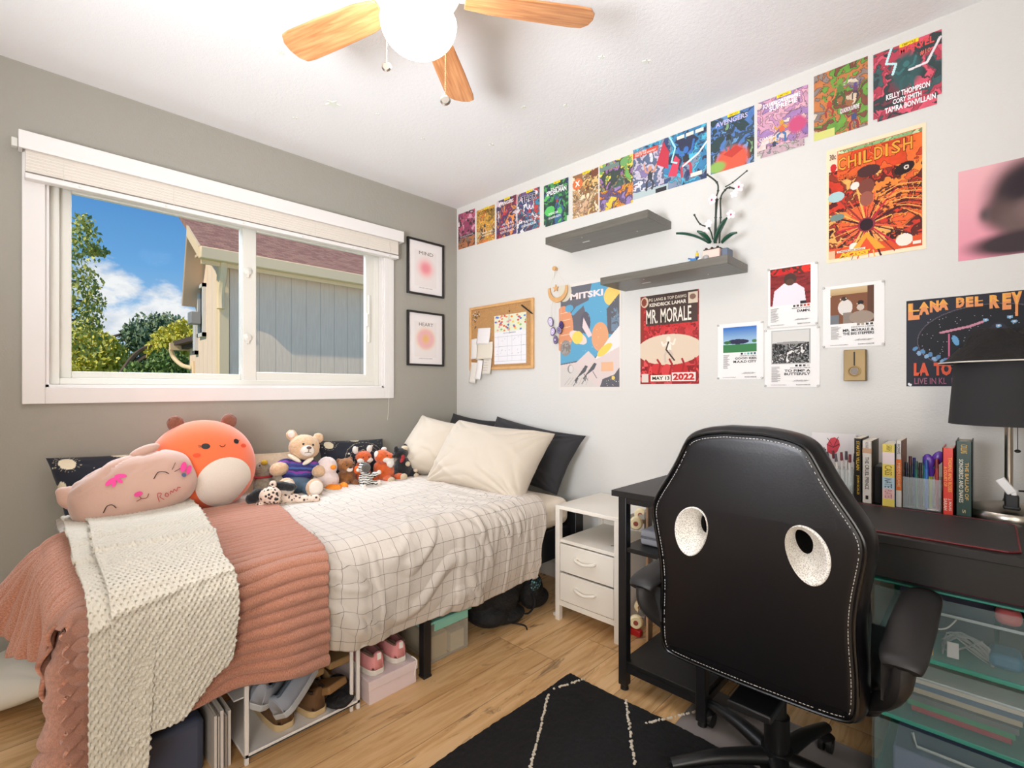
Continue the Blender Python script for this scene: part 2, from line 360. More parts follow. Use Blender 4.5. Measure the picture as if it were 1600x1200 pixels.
# vinyl sliding window
win = thing('window_1', 'white vinyl sliding window', 'window', (-0.07, (Y0+Y1)/2, Z0)); del win['label']; del win['category']; win['kind'] = 'structure'
def frame(mb, x0, x1, y0, y1, z0, z1, wl, wr, wb, wt):
    mb.b2((x0, y0, z0), (x1, y0+wl, z1)); mb.b2((x0, y1-wr, z0), (x1, y1, z1)); mb.b2((x0, y0+wl, z0), (x1, y1-wr, z0+wb)); mb.b2((x0, y0+wl, z1-wt), (x1, y1-wr, z1))
a0, a1, b0, b1 = Y0+jt, Y1-jt, Z0+jt, Z1-jt
m = MB(); frame(m, -.12, -.035, a0, a1, b0, b1, .034, .034, .028, .034); m.build('window_frame', vinyl, win, world=True, bevel=.003)
m = MB(); frame(m, -.095, -.065, a0+.034, -1.385, b0+.028, b1-.034, .040, .042, .03, .035); m.build('sash', vinyl, win, world=True, bevel=.003)
m = MB(); frame(m, -.066, -.036, -1.425, a1-.03, b0+.020, b1-.03, .068, .062, .052, .045); m.build('sash', vinyl, win, world=True, bevel=.004)
gl = bpy.data.materials.new('window_glass'); gl.use_nodes = True; nt = gl.node_tree; nt.nodes.clear()
tr = N(nt, 'ShaderNodeBsdfTransparent'); tr.inputs[0].default_value = (.97, .98, .975, 1); gs = N(nt, 'ShaderNodeBsdfGlossy'); gs.inputs['Roughness'].default_value = 0.02
mx = N(nt, 'ShaderNodeMixShader', i_0=0.0005); nt.links.new(tr.outputs[0], mx.inputs[1]); nt.links.new(gs.outputs[0], mx.inputs[2]); o_ = N(nt, 'ShaderNodeOutputMaterial'); nt.links.new(mx.outputs[0], o_.inputs[0])
m = MB(); m.b2((-.082, -2.10, 1.17), (-.078, -1.42, 1.99)); m.build('pane', gl, win, world=True, smooth=False)
m = MB(); m.b2((-.053, -1.37, 1.20), (-.049, -.69, 1.99)); m.build('pane', gl, win, world=True, smooth=False)
m = MB()
for z in (1.75, 1.40):
    m.lathe([(.004, 0), (.018, .002), (.02, .01), (.012, .016), (0, .018)], (-.03, -1.405, z), 20, (0, PI/2, 0)); m.box((-.022, -1.405, z-.012), (.012, .012, .045))
m.build('latch', vinyl, win, world=True, bevel=.001)
m = MB(); m.b2((-.036, -.70, 1.42), (-.022, -.685, 1.72)); m.b2((-.036, -.715, 1.52), (-.015, -.70, 1.60)); m.build('latch', vinyl, win, world=True, bevel=.003)

# raised blind
bl = thing('window_blind', 'raised off-white slatted blind stacked under its valance above the window', 'blind', (0.03, -1.38, 2.0))
m = MB(); m.b2((.066, -2.262, 2.072), (.078, -.503, 2.142)); m.b2((.018, -2.262, 2.072), (.07, -2.250, 2.142)); m.b2((.018, -.515, 2.072), (.07, -.503, 2.142)); m.build('valance', white_paint, bl, world=True, bevel=.002)
slatm = mat('blind_slats', (224, 216, 204), 0.5)
m = MB()
for i in range(24):
    z = 1.990+i*0.0042; m.b2((.0195, -2.242, z), (.0600+.0006*(i % 3), -.535, z+.0038))
m.build('slats', slatm, bl, world=True, smooth=False)
m = MB(); m.b2((.02, -2.244, 1.962), (.064, -.533, 1.984)); m.build('bottom_rail', white_paint, bl, world=True, bevel=.004)
for y in (-2.08, -1.78, -1.45, -1.15, -.85, -.60): m = MB(); m.cyl((.0640, y, 1.972), (.067, y, 1.972), .005, .004, 10); m.build('rail_button', vinyl, bl, world=True)
for y in (-2.13, -1.75, -1.42, -1.08, -.75): m = MB(); m.sweep([(.0625, y, 2.09), (.0625, y, 1.980)], .0009, 5); m.build('ladder_cord', vinyl, bl, world=True)
m = MB(); m.curve([(.07, -.605, 2.08), (.072, -.606, 1.6), (.066, -.607, 1.1), (.05, -.608, .93)], .0011, 6); m.build('pull_cord', vinyl, bl, world=True)
m = MB(); m.box((.03, -2.272, 2.10), (.03, .018, .035)); m.build('bracket', vinyl, bl, world=True, bevel=.003)

# ================================================================== OUTSIDE
siding = bpy.data.materials.new('wood_siding'); siding.use_nodes = True; nt = siding.node_tree; b = nt.nodes['Principled BSDF']; b.inputs['Roughness'].default_value = .8
g = N(nt, 'ShaderNodeNewGeometry'); sp = N(nt, 'ShaderNodeSeparateXYZ'); nt.links.new(g.outputs['Position'], sp.inputs[0])
s_ = math_n(nt, 'FRACT', math_n(nt, 'DIVIDE', math_n(nt, 'ADD', math_n(nt, 'ADD', sp.outputs[1], sp.outputs[0]), 60.03), 0.203))
gr = math_n(nt, 'LESS_THAN', s_, 0.035); nzz = N(nt, 'ShaderNodeTexNoise', i_Scale=7.0, i_Detail=7.0, i_Roughness=.75); mp = N(nt, 'ShaderNodeMapping'); mp.inputs['Scale'].default_value = (6, 6, .5); nt.links.new(g.outputs['Position'], mp.inputs[0]); nt.links.new(mp.outputs[0], nzz.inputs['Vector'])
c = ramp(nt, nzz.outputs[0], [(.3, lin((236, 208, 184))), (.7, lin((252, 228, 206)))]); nt.links.new(mixc(nt, math_n(nt, 'MULTIPLY', gr, .45), c, lin((120, 100, 92))), b.inputs['Base Color'])
shingle = bpy.data.materials.new('roof_shingles'); shingle.use_nodes = True; nt = shingle.node_tree; b = nt.nodes['Principled BSDF']; b.inputs['Roughness'].default_value = .9
g = N(nt, 'ShaderNodeNewGeometry'); br = N(nt, 'ShaderNodeTexBrick', i_Scale=5.0, i_Color1=(*lin((190, 146, 124)), 1), i_Color2=(*lin((158, 114, 98)), 1), i_Mortar=(*lin((120, 78, 72)), 1)); mp = N(nt, 'ShaderNodeMapping'); mp.inputs['Rotation'].default_value = (0, 0, PI/2); nt.links.new(g.outputs['Position'], mp.inputs[0]); nt.links.new(mp.outputs[0], br.inputs['Vector']); br.inputs['Mortar Size'].default_value = .01; nt.links.new(br.outputs[0], b.inputs['Base Color'])
fascia = mat('cream_fascia', (248, 218, 176), .6); soffit = mat('soffit', (226, 194, 166), .8); windark = mat('dark_glass', (60, 62, 66), .1)
HXW = -4.0; HY0 = -0.445
hs = thing('neighbour_house', 'beige board-sided house with reddish roof seen through the window', 'house', (HXW, HY0, -1.0))
A = (-3.795, -.72, 2.72); B = (-4.52, -.68, 3.12); Ct = (-4.96, -.64, 2.235); W1 = (HXW, HY0, 2.78); W2 = (-4.94, HY0, 3.02); W3 = (-5.17, HY0, 2.28)
m = MB(); m.b2((HXW-.1, HY0, -1), (HXW, HY0+12, 2.76)); m.prism([(HXW, -1), (HXW, 2.78), (-4.5, 3.06), (-4.94, 3.0), (-5.17, 2.28), (-5.17, -1)], (0, HY0, 0), (1, 0, 0), (0, 0, 1), (0, .1, 0)); m.b2((-5.17, HY0+.1, -1), (-5.07, HY0+6, 2.28)); m.build('wall', siding, hs, world=True, smooth=False)
def slab(q, th=.06):
    m = MB(); V = [Vector(p) for p in q]; n = (V[1]-V[0]).cross(V[2]-V[0]).normalized(); n = n if n.z > 0 else -n; V2 = [v+n*th for v in V]; m.add(V+V2, [(0, 1, 2, 3), (7, 6, 5, 4), (0, 4, 5, 1), (1, 5, 6, 2), (2, 6, 7, 3), (3, 7, 4, 0)]); return m
L12 = 12.0
B2 = tuple(A[i]+4.4*(B[i]-A[i]) for i in range(3)); m = slab([A, B2, (B2[0], L12, B2[2]), (A[0], L12, A[2])]); m.build('roof', shingle, hs, world=True, smooth=False)
m = slab([B, Ct, W3, W2], .012); m2 = slab([B, Ct, (Ct[0], 2, Ct[2]), (B[0], 2, B[2])]); m.add(m2.v, m2.f); m.add([A, B, W2, W1], [(0, 1, 2, 3)]); m.b2((HXW, A[1], A[2]-.035), (A[0], L12, A[2]-.005)); m.build('soffit', soffit, hs, world=True, smooth=False)
m = MB(); m.b2((A[0]-.02, A[1]-.01, A[2]-.085), (A[0]+.085, L12, A[2]+.055)); m.build('gutter', fascia, hs, world=True, bevel=.012)
m = MB(); m.b2((A[0]-.045, A[1]+.02, A[2]-.13), (A[0]-.02, L12, A[2]+.02)); m.build('fascia_board', fascia, hs, world=True, bevel=.003)
m = MB(); m.add([(A[0], A[1]-.012, A[2]-.07), (A[0], A[1]-.012, A[2]+.07), (B[0], B[1]-.012, B[2]+.08), (B[0], B[1]-.012, B[2]-.06), (A[0], A[1]+.012, A[2]-.07), (A[0], A[1]+.012, A[2]+.07), (B[0], B[1]+.012, B[2]+.08), (B[0], B[1]+.012, B[2]-.06)], [(0, 1, 2, 3), (7, 6, 5, 4), (0, 4, 5, 1), (1, 5, 6, 2), (2, 6, 7, 3), (3, 7, 4, 0)]); m.build('rake_board', fascia, hs, world=True, smooth=False)
m = MB(); m.b2((HXW-.10, HY0-.03, -1), (HXW+.03, HY0+.09, 2.72)); m.build('corner_board', fascia, hs, world=True, bevel=.01)
m = MB(); m.curve([(A[0]-.03, HY0-.02, A[2]-.07), (A[0]-.05, HY0-.02, A[2]-.20), (HXW+.07, HY0-.02, A[2]-.42), (HXW+.07, HY0-.02, A[2]-.62)], .045, 8); m.build('downspout', fascia, hs, world=True)
for (xa, xb, za, zb) in ((-4.92, -4.62, 1.82, 2.52), (-5.12, -5.0, 1.6, 2.1)):
    m = MB(); t = .05
    for q in (((xa, za), (xb, za+t)), ((xa, zb-t), (xb, zb)), ((xa, za), (xa+t, zb)), ((xb-t, za), (xb, zb))): m.b2((q[0][0], HY0-.04, q[0][1]), (q[1][0], HY0, q[1][1]))
    f_ = m.build('window', white_paint, hs, world=True, smooth=False)
    m = MB(); m.b2((xa+t*.5, HY0-.012, za+t*.5), (xb-t*.5, HY0-.002, zb-t*.5)); o = m.build('pane', windark, hs, world=True, smooth=False); o.parent = f_
m = MB(); m.b2((-4.86, HY0-.16, 1.98), (-4.68, HY0-.045, 2.14)); tag(m.build('air_conditioner', mat('grey_metal', (150, 150, 152), .5), loc=(-4.77, HY0-.1, 1.98), world=True, bevel=.01), 'grey window air conditioner sticking out of the beige house wall', 'air conditioner')
wing = thing('garden_shed', 'low beige outbuilding with dark roof edge beyond the house corner', 'shed', (-6.2, -.2, -1))
m = MB(); m.b2((-6.9, -.12, -1), (-5.2, 2, 1.80)); m.build('wall', siding, wing, world=True, smooth=False)
m = MB(); m.b2((-7.17, -.31, 1.86), (-5.2, 2, 1.93)); m.b2((-7.10, -.20, 1.80), (-5.2, -.12, 1.86)); m.build('roof', mat('dark_roof', (86, 70, 64), .8), wing, world=True, smooth=False)
m = MB(); m.b2((-7.17, -.36, 1.78), (-7.08, 1.0, 1.90)); m.curve([(-7.15, -.34, 1.80), (-7.15, -.30, 1.66), (-6.95, -.22, 1.52), (-6.6, -.16, 1.46), (-6.5, -.15, 1.36), (-6.5, -.15, -1)], .035, 8); m.build('gutter', fascia, wing, world=True)
# dark deck with railing
dk = thing('timber_deck', 'dark timber deck railing with posts far behind the garden', 'deck', (-13, -2.6, -1)); dkm = mat('dark_timber', (62, 56, 54), .8)
m = MB(); m.b2((-13.4, -2.6, -1), (-13.2, .8, 1.28)); m.build('boarding', dkm, dk, world=True, smooth=False)
m = MB(); m.b2((-13.2, -2.6, 1.86), (-13.1, .8, 1.93)); m.b2((-13.2, -2.6, 1.36), (-13.1, .8, 1.40))
for i in range(9): m.b2((-13.2, -2.6+i*.41, 1.28), (-13.1, -2.5+i*.41, 1.9))
m.build('railing', dkm, dk, world=True, smooth=False)
fr = thing('far_house', 'distant low roof in grey and terracotta beyond the garden', 'house', (-20, -6.3, -1))
m = MB(); m.b2((-22, -6.6, -1), (-20, -3.0, 1.3)); m.build('wall', siding, fr, world=True, smooth=False)
m = MB(); m.prism([(-7.0, 1.25), (-2.9, 1.25), (-4.4, 2.3)], (-20, 0, 0), (0, 1, 0), (0, 0, 1), (-2.4, 0, 0)); m.build('roof', mat('terracotta_roof', (196, 140, 118), .9), fr, world=True, smooth=False)
# lawn
m = MB(); m.b2((-60, -50, -1.1), (-WT-.3, 40, -1.0)); o = m.build('ground', mat('lawn', (110, 140, 70), .95, var=(2, .4)), smooth=False); struct(o)
# trees
def leaf_mat(n, a, b_):
    m = bpy.data.materials.new(n); m.use_nodes = True; nt = m.node_tree; b = nt.nodes['Principled BSDF']; b.inputs['Roughness'].default_value = .6
    g = N(nt, 'ShaderNodeNewGeometry'); c = mixc(nt, g.outputs['Random Per Island'], lin(a), lin(b_)); nt.links.new(c, b.inputs['Base Color']); return m
bark = mat('bark', (110, 96, 82), .9, var=(6, .4))
def tree(name, label, base, blobs, n, size, lm, seed):
    rnd = random.Random(seed); t = thing(name, label, 'tree', base, group=None)
    m = MB(); tot = sum(b[3] for b in blobs)
    for (x, y, z, r, sq) in blobs:
        for i in range(int(n*r/tot)):
            v = Vector((rnd.gauss(0, 1), rnd.gauss(0, 1), rnd.gauss(0, 1))).normalized()*(r*rnd.random()**.45); v.z *= sq
            p = Vector((x, y, z))+v; e = Euler((rnd.random()*6, rnd.random()*6, rnd.random()*6)).to_matrix(); s = size*(.6+.8*rnd.random())
            a = e @ Vector((s, 0, 0)); b = e @ Vector((0, s*.55, 0)); m.add([p-a, p-b, p+a, p+b], [(0, 1, 2, 3)])
    m.build('foliage', lm, t, world=True, smooth=False)
    m = MB(); x, y, z, r, sq = blobs[0]; m.curve([base, (base[0]+.1, base[1], (base[2]+z)/2), (x, y, z)], [.16, .12, .04], 8)
    for (x, y, z, r, sq) in blobs[1:5]: m.curve([(base[0]+.1, base[1], (base[2]+z)/2), ((base[0]+x)/2, (base[1]+y)/2, z-.3), (x, y, z)], [.07, .05, .015], 6)
    m.build('trunk', bark, t, world=True)
def at(px, py, x): d = onX(px, py, x); return tuple(d)
def blob(px, py, x, r, sq=1.0): return (*at(px, py, x), r, sq)
yg = leaf_mat('sunlit_leaves', (200, 200, 60), (246, 236, 120)); gg = leaf_mat('green_leaves', (92, 128, 70), (150, 176, 96)); dg = leaf_mat('grey_green_leaves', (96, 124, 96), (160, 178, 132))
tree('tree', 'tall wispy tree rising along the left edge of the window pane', (-9, -4.3, -1), [blob(118, 480, -9, .42, 1.2), blob(130, 440, -9, .30), blob(120, 530, -9, .42), blob(138, 470, -9, .26), blob(142, 500, -9, .24), blob(112, 400, -9, .42), blob(132, 372, -9, .26), blob(148, 392, -9, .22, .5), blob(132, 350, -9, .2)], 1900, .04, leaf_mat('wispy_leaves', (120, 150, 80), (232, 226, 120)), 1)
tree('tree', 'rounded yellow-green tree in the lower left corner of the window view', (-12, -4.0, -1), [blob(140, 562, -12, .7), blob(128, 545, -12, .6), blob(158, 545, -12, .38), blob(172, 560, -12, .40), blob(140, 580, -12, .7), blob(182, 575, -12, .3)], 7500, .055, yg, 2)
tree('tree', 'grey-green tree behind the dark deck railing', (-17, -1.6, -1), [blob(238, 525, -17, .8), blob(222, 530, -17, .6), blob(262, 520, -17, .7), blob(250, 545, -17, .6), blob(280, 540, -17, .6)], 5500, .07, dg, 3)
tree('bush', 'yellow-green bush against the low outbuilding', (-11.0, -.9, -1), [blob(290, 525, -11, .4), blob(268, 535, -11, .4), blob(255, 550, -11, .35), blob(280, 545, -11, .4)], 4000, .05, yg, 4)
tree('bush', 'dark green shrub below the outbuilding gutter', (-8.3, -1.35, -1), [blob(262, 572, -8.3, .35), blob(248, 580, -8.3, .3), blob(280, 580, -8.3, .3), blob(215, 582, -8.3, .2)], 3000, .04, gg, 5)

# ================================================================== CEILING FAN
FX, FY = 1.64, -1.49
fan = thing('ceiling_fan', 'ceiling fan with light wood blades and a lit glass bowl', 'ceiling fan', (FX, FY, RZ))
m = MB(); m.lathe([(.0, 0), (.075, 0), (.07, -.03), (.03, -.05), (.014, -.055), (.014, -.10), (.05, -.11), (.105, -.125), (.115, -.16), (.115, -.20), (.09, -.225), (.06, -.235), (.06, -.27), (.085, -.275), (.085, -.285), (0, -.285)], n=40); m.build('motor_housing', white_paint, fan)
bw = bpy.data.materials.new('blade_wood'); bw.use_nodes = True; nt = bw.node_tree; b = nt.nodes['Principled BSDF']; b.inputs['Roughness'].default_value = .4
tc = N(nt, 'ShaderNodeTexCoord'); mp = N(nt, 'ShaderNodeMapping'); mp.inputs['Scale'].default_value = (3, 40, 10); nt.links.new(tc.outputs['Object'], mp.inputs[0]); nz = N(nt, 'ShaderNodeTexNoise', i_Scale=2.5, i_Detail=7.0, i_Distortion=.4); nt.links.new(mp.outputs[0], nz.inputs['Vector'])
nt.links.new(ramp(nt, nz.outputs[0], [(.3, lin((176, 112, 66))), (.5, lin((204, 140, 90))), (.72, lin((222, 164, 112)))]), b.inputs['Base Color'])
for k in range(5):
    a = math.radians(126.2+72*k)
    bo = thing('blade', '', '', (0, 0, -.21), (0, 0, a)); del bo['label']; del bo['category']
    poly = []
    for (x, y) in [(.13, -.035), (.20, -.048), (.34, -.054), (.46, -.056), (.49, -.052), (.507, -.03), (.512, 0), (.507, .03), (.49, .052), (.46, .056), (.34, .054), (.20, .048), (.13, .035)]: poly.append((x, y))
    m = MB(); m.prism(poly, (0, 0, 0), (1, 0, 0), (0, math.cos(.2), math.sin(.2)), (0, 0, .007))
    o = m.build('blade', bw, fan, loc=(0, 0, -.21), rot=(0, 0, a), bevel=.002)
    bpy.data.objects.remove(bo)
    m = MB(); m.box((.11, 0, .012), (.12, .03, .008)); m.box((.155, 0, .010), (.03, .07, .006)); h = m.build('blade_iron', white_paint, o, bevel=.002)
gm = bpy.data.materials.new('lit_globe'); gm.use_nodes = True; nt = gm.node_tree; nt.nodes.clear(); em = N(nt, 'ShaderNodeEmission', i_Strength=GLOBE_STRENGTH); em.inputs[0].default_value = (*lin((255, 250, 243)), 1); o_ = N(nt, 'ShaderNodeOutputMaterial'); nt.links.new(em.outputs[0], o_.inputs[0])
m = MB(); m.lathe([(0.106*math.cos(t), -.283-.085*math.sin(t)) for t in np.linspace(0, PI/2, 14)], n=40); m.build('glass_bowl', gm, fan)
for (px, q0, q1, dep) in ((604, 60, 98, 1.40), (696, 60, 150, 1.30)):
    a = (px-HX)/FPX; p = lambda q: (CAM[0]+dep*(FW[0]+a*RT[0])-FX, CAM[1]+dep*(FW[1]+a*RT[1])-FY, CAM[2]+dep*(HY-q)/FPX-RZ)
    b0_, b1_ = p(q0), p(q1); m = MB(); top = (b1_[0], b1_[1], -.28)
    nb = int((top[2]-b1_[2])/.006)
    for i in range(nb): m.ell((b1_[0], b1_[1], b1_[2]+i*.006), .0016, n=6, m=4)
    m.sweep([b1_, top], .0006, 5); l = math.hypot(b1_[0], b1_[1]); m.sweep([top, (b1_[0]/l*.08, b1_[1]/l*.08, -.272)], .002, 6)
    ch = m.build('pull_chain', mat('brass_chain', (222, 205, 150), .3, metal=1), fan)
    m = MB(); m.lathe([(0, -.004), (.010, -.004), (.014, 0), (.010, .004), (0, .004)], (b1_[0], b1_[1], b1_[2]-.012), 18, (PI/2, 0, .8)); m.build('pull_knob', chrome, ch)
# faint glow stars on the ceiling
glow = mat('glow_plastic', (236, 240, 228), .4)
for i, (px, py, r, lb) in enumerate([(520, 162, .035, 'large pale glow star nearest the window'), (439, 82, .018, 'small pale glow star beside the left fan blade'), (461, 184, .012, 'tiny pale glow star above the window wall'), (590, 178, .010, 'tiny pale glow star right of the large one'), (661, 216, .012, 'pale glow star in the middle of the ceiling below the fan'), (768, 226, .014, 'pale glow star above the corner comics'), (818, 167, .014, 'pale glow star a little right of the one above the corner comics'), (884, 164, .014, 'pale glow star in the middle right of the ceiling'), (940, 89, .014, 'pale glow star high on the ceiling left of the farthest right one'), (1010, 96, .018, 'pale glow star highest and farthest right on the ceiling')]):
    p = onZ(px, py, RZ); m = MB(); pl = [(r*(1 if k % 2 == 0 else .42)*math.cos(PI*k/5+i), r*(1 if k % 2 == 0 else .42)*math.sin(PI*k/5+i)) for k in range(10)]
    m.prism(pl, (0, 0, 0), (1, 0, 0), (0, 1, 0), (0, 0, -.002)); tag(m.build('ceiling_star', glow, loc=tuple(p), smooth=False), lb, 'star', 'glow stars stuck to the ceiling')
# ================================================================== PRINTS ON THE WALL
class Canvas:
    def __init__(s, w, h, res, bg):
        s.w, s.h = w, h; s.nx = max(4, int(w/res)); s.ny = max(4, int(h/res)); s.a = np.zeros((s.ny, s.nx, 3)); s.a[:] = lin(bg)
        u = (np.arange(s.nx)+.5)/s.nx; v = (np.arange(s.ny)+.5)/s.ny; s.U, s.V = np.meshgrid(u, v)
    def blend(s, mask, col):
        c = np.array(lin(col)); s.a = s.a*(1-mask[..., None])+c*mask[..., None]; return s
    def rect(s, u0, v0, u1, v1, col): return s.blend(((s.U >= u0) & (s.U <= u1) & (s.V >= v0) & (s.V <= v1)).astype(float), col)
    def vgrad(s, v0, v1, c0, c1, u0=0, u1=1):
        t = np.clip((s.V-v0)/(v1-v0), 0, 1)[..., None]; m = ((s.V >= v0) & (s.V <= v1) & (s.U >= u0) & (s.U <= u1))[..., None]
        s.a = np.where(m, np.array(lin(c0))*(1-t)+np.array(lin(c1))*t, s.a); return s
    def ell(s, u, v, ru, rv, col, soft=0.0, ang=0.0, amt=1.0):
        x = (s.U-u)*s.w; y = (s.V-v)*s.h; ca, sa = math.cos(ang), math.sin(ang); X = x*ca+y*sa; Y = -x*sa+y*ca
        d = np.sqrt((X/(ru*s.w))**2+(Y/(rv*s.h))**2)
        m = (d <= 1).astype(float) if not soft else np.clip((1+soft-d)/(2*soft), 0, 1); 
        if soft: m = m*m*(3-2*m)
        return s.blend(m*amt, col)
    def poly(s, pts, col):
        ins = np.zeros(s.U.shape, bool); n = len(pts)
        for i in range(n):
            (x1, y1), (x2, y2) = pts[i], pts[(i+1) % n]
            if y1 == y2: continue
            c = ((y1 > s.V) != (y2 > s.V)) & (s.U < (x2-x1)*(s.V-y1)/(y2-y1)+x1); ins ^= c
        return s.blend(ins.astype(float), col)
    def line(s, pts, w, col):
        m = np.zeros(s.U.shape, bool)
        for (a, b) in zip(pts[:-1], pts[1:]):
            ax, ay, bx, by = a[0]*s.w, a[1]*s.h, b[0]*s.w, b[1]*s.h; px = s.U*s.w-ax; py = s.V*s.h-ay; dx, dy = bx-ax, by-ay
            t = np.clip((px*dx+py*dy)/(dx*dx+dy*dy+1e-9), 0, 1); m |= np.hypot(px-t*dx, py-t*dy) < w
        return s.blend(m.astype(float), col)
    def shards(s, pal, k=5, seed=0, region=None, outline='101014', amp=2.4, stretch=1.0, amt=1.0):
        x = s.U*s.w/s.h*k; y = s.V*k*stretch; q = fbm(x+1.6*fbm(x, y, seed+9), y+1.6*fbm(x+5, y, seed+5), seed, 4); q = (q-q.min())/(q.max()-q.min())
        q = np.clip((q-.5)*amp*.5+.5, 0, .999); idx = (q*len(pal)).astype(int); c = np.array([lin(p) for p in pal])[idx]
        lum = .82+.36*fbm(x*4, y*4, seed+2, 2); c = c*lum[..., None]
        e = np.zeros(idx.shape, bool); e[:, 1:] |= idx[:, 1:] != idx[:, :-1]; e[1:] |= idx[1:] != idx[:-1]
        if outline: c = np.where(e[..., None], np.array(lin(outline))*.7+c*.3, c)
        m = np.ones(idx.shape) if region is None else ((s.U >= region[0]) & (s.V >= region[1]) & (s.U <= region[2]) & (s.V <= region[3])).astype(float)
        m = (m*amt)[..., None]; s.a = s.a*(1-m)+c*m; return s
    def dots(s, n, col, seed=0, r=.0025, region=(0, 0, 1, 1)):
        rnd = random.Random(seed)
        for i in range(n): s.ell(region[0]+rnd.random()*(region[2]-region[0]), region[1]+rnd.random()*(region[3]-region[1]), r/s.w, r/s.h, col)
        return s
    def figure(s, u, v, k, c1, c2, c3, seed=0):
        """an unspecific lunging figure made of angular limbs"""
        rnd = random.Random(seed); asp = s.w/s.h
        def P(a, b): return (u+a*k/asp*.6, v+b*k)
        s.poly([P(-.12, .1), P(.12, .12), P(.16, -.12), P(.0, -.2), P(-.14, -.1)], c1)
        for sx in (-1, 1):
            j = rnd.uniform(-.1, .15); s.line([P(.1*sx, .08), P(.27*sx, .05+j), P(.36*sx, .2+j*2)], .028*k*s.h, c2)
            j = rnd.uniform(-.08, .08); s.line([P(.06*sx, -.15), P(.2*sx, -.28+j), P((.16+j)*sx, -.48)], .034*k*s.h, c3)
        s.ell(u, v+.2*k, .07*k/asp*1.0, .09*k, c2); return s
def sheet(name, label, cat, rect, cv, texts=(), m=None, group=None, y=0.0, gap=.002, wall='Y', curl=0.0, notch=None, parent=None):
    """a print on the wall: cv painted on the sheet, texts = (string, u0, v0, u1, v1, colour[, bold[, shear]])"""
    x0, x1, z0, z1 = rect; W = x1-x0; H = z1-z0; mb = MB(); ny, nx = cv.a.shape[:2]
    gx = np.linspace(0, 1, nx+1); gz = np.linspace(0, 1, ny+1); GX, GZ = np.meshgrid(gx, gz)
    lift = gap+curl*np.maximum(0, np.abs(GX-.5)*2-.7)*np.maximum(0, np.abs(GZ-.5)*2-.75)*12
    if wall == 'Y': V = np.stack([GX*W, -lift, GZ*H], -1)
    else: V = np.stack([lift, GX*W, GZ*H], -1)
    idx = np.arange((nx+1)*(ny+1)).reshape(ny+1, nx+1); F = np.stack([idx[:-1, :-1], idx[:-1, 1:], idx[1:, 1:], idx[1:, :-1]], -1)
    keep = np.ones((ny, nx), bool)
    if notch:
        for (u0, v0, u1, v1) in notch: keep &= ~((cv.U > u0) & (cv.U < u1) & (cv.V > v0) & (cv.V < v1))
    mb.add(V.reshape(-1, 3).tolist(), F[keep].tolist(), cv.a[keep].tolist())
    for i, t in enumerate(texts):
        s_, u0, v0, u1, v1, c = t[:6]; bold = t[6] if len(t) > 6 else .012; sh = t[7] if len(t) > 7 else 0; g = gap+.0007+.00015*i
        mb.color(c)
        if s_ is None:
            o = (u0*W, -g, v0*H); mb.flat([(0, 0), (1, 0), (1, 1), (0, 1)], o if wall == 'Y' else (g, u0*W, v0*H), ((u1-u0)*W, 0, 0) if wall == 'Y' else (0, (u1-u0)*W, 0), (0, 0, (v1-v0)*H)); continue
        if wall == 'Y': mb.text(s_, (u0*W, -g, v0*H), ((u1-u0)*W, 0, 0), (0, 0, (v1-v0)*H), bold, sh)
        else: mb.text(s_, (g, u0*W, v0*H), (0, (u1-u0)*W, 0), (0, 0, (v1-v0)*H), bold, sh)
    mb.color('d8d4cc')
    if wall == 'Y' and not notch: mb.b2((0, -gap+.0004, 0), (W, -.0001, H))
    o = mb.build(name, m or paper, loc=(x0, y, z0) if wall == 'Y' else (y, x0, z0), smooth=False)
    if parent is not None: o.parent = parent; o.location = Vector(o.location)-parent.location; return o
    return tag(o, label, cat, group)
def rpx(tl, tr, br, bl, y=0.0):
    a, b, c, d = onY(*tl, y), onY(*tr, y), onY(*br, y), onY(*bl, y); return ((a[0]+d[0])/2, (b[0]+c[0])/2, (c[2]+d[2])/2, (a[2]+b[2])/2)
def mkc(rect, res, bg): return Canvas(rect[1]-rect[0], rect[3]-rect[2], res, bg)
YEL = 'f2dc30'
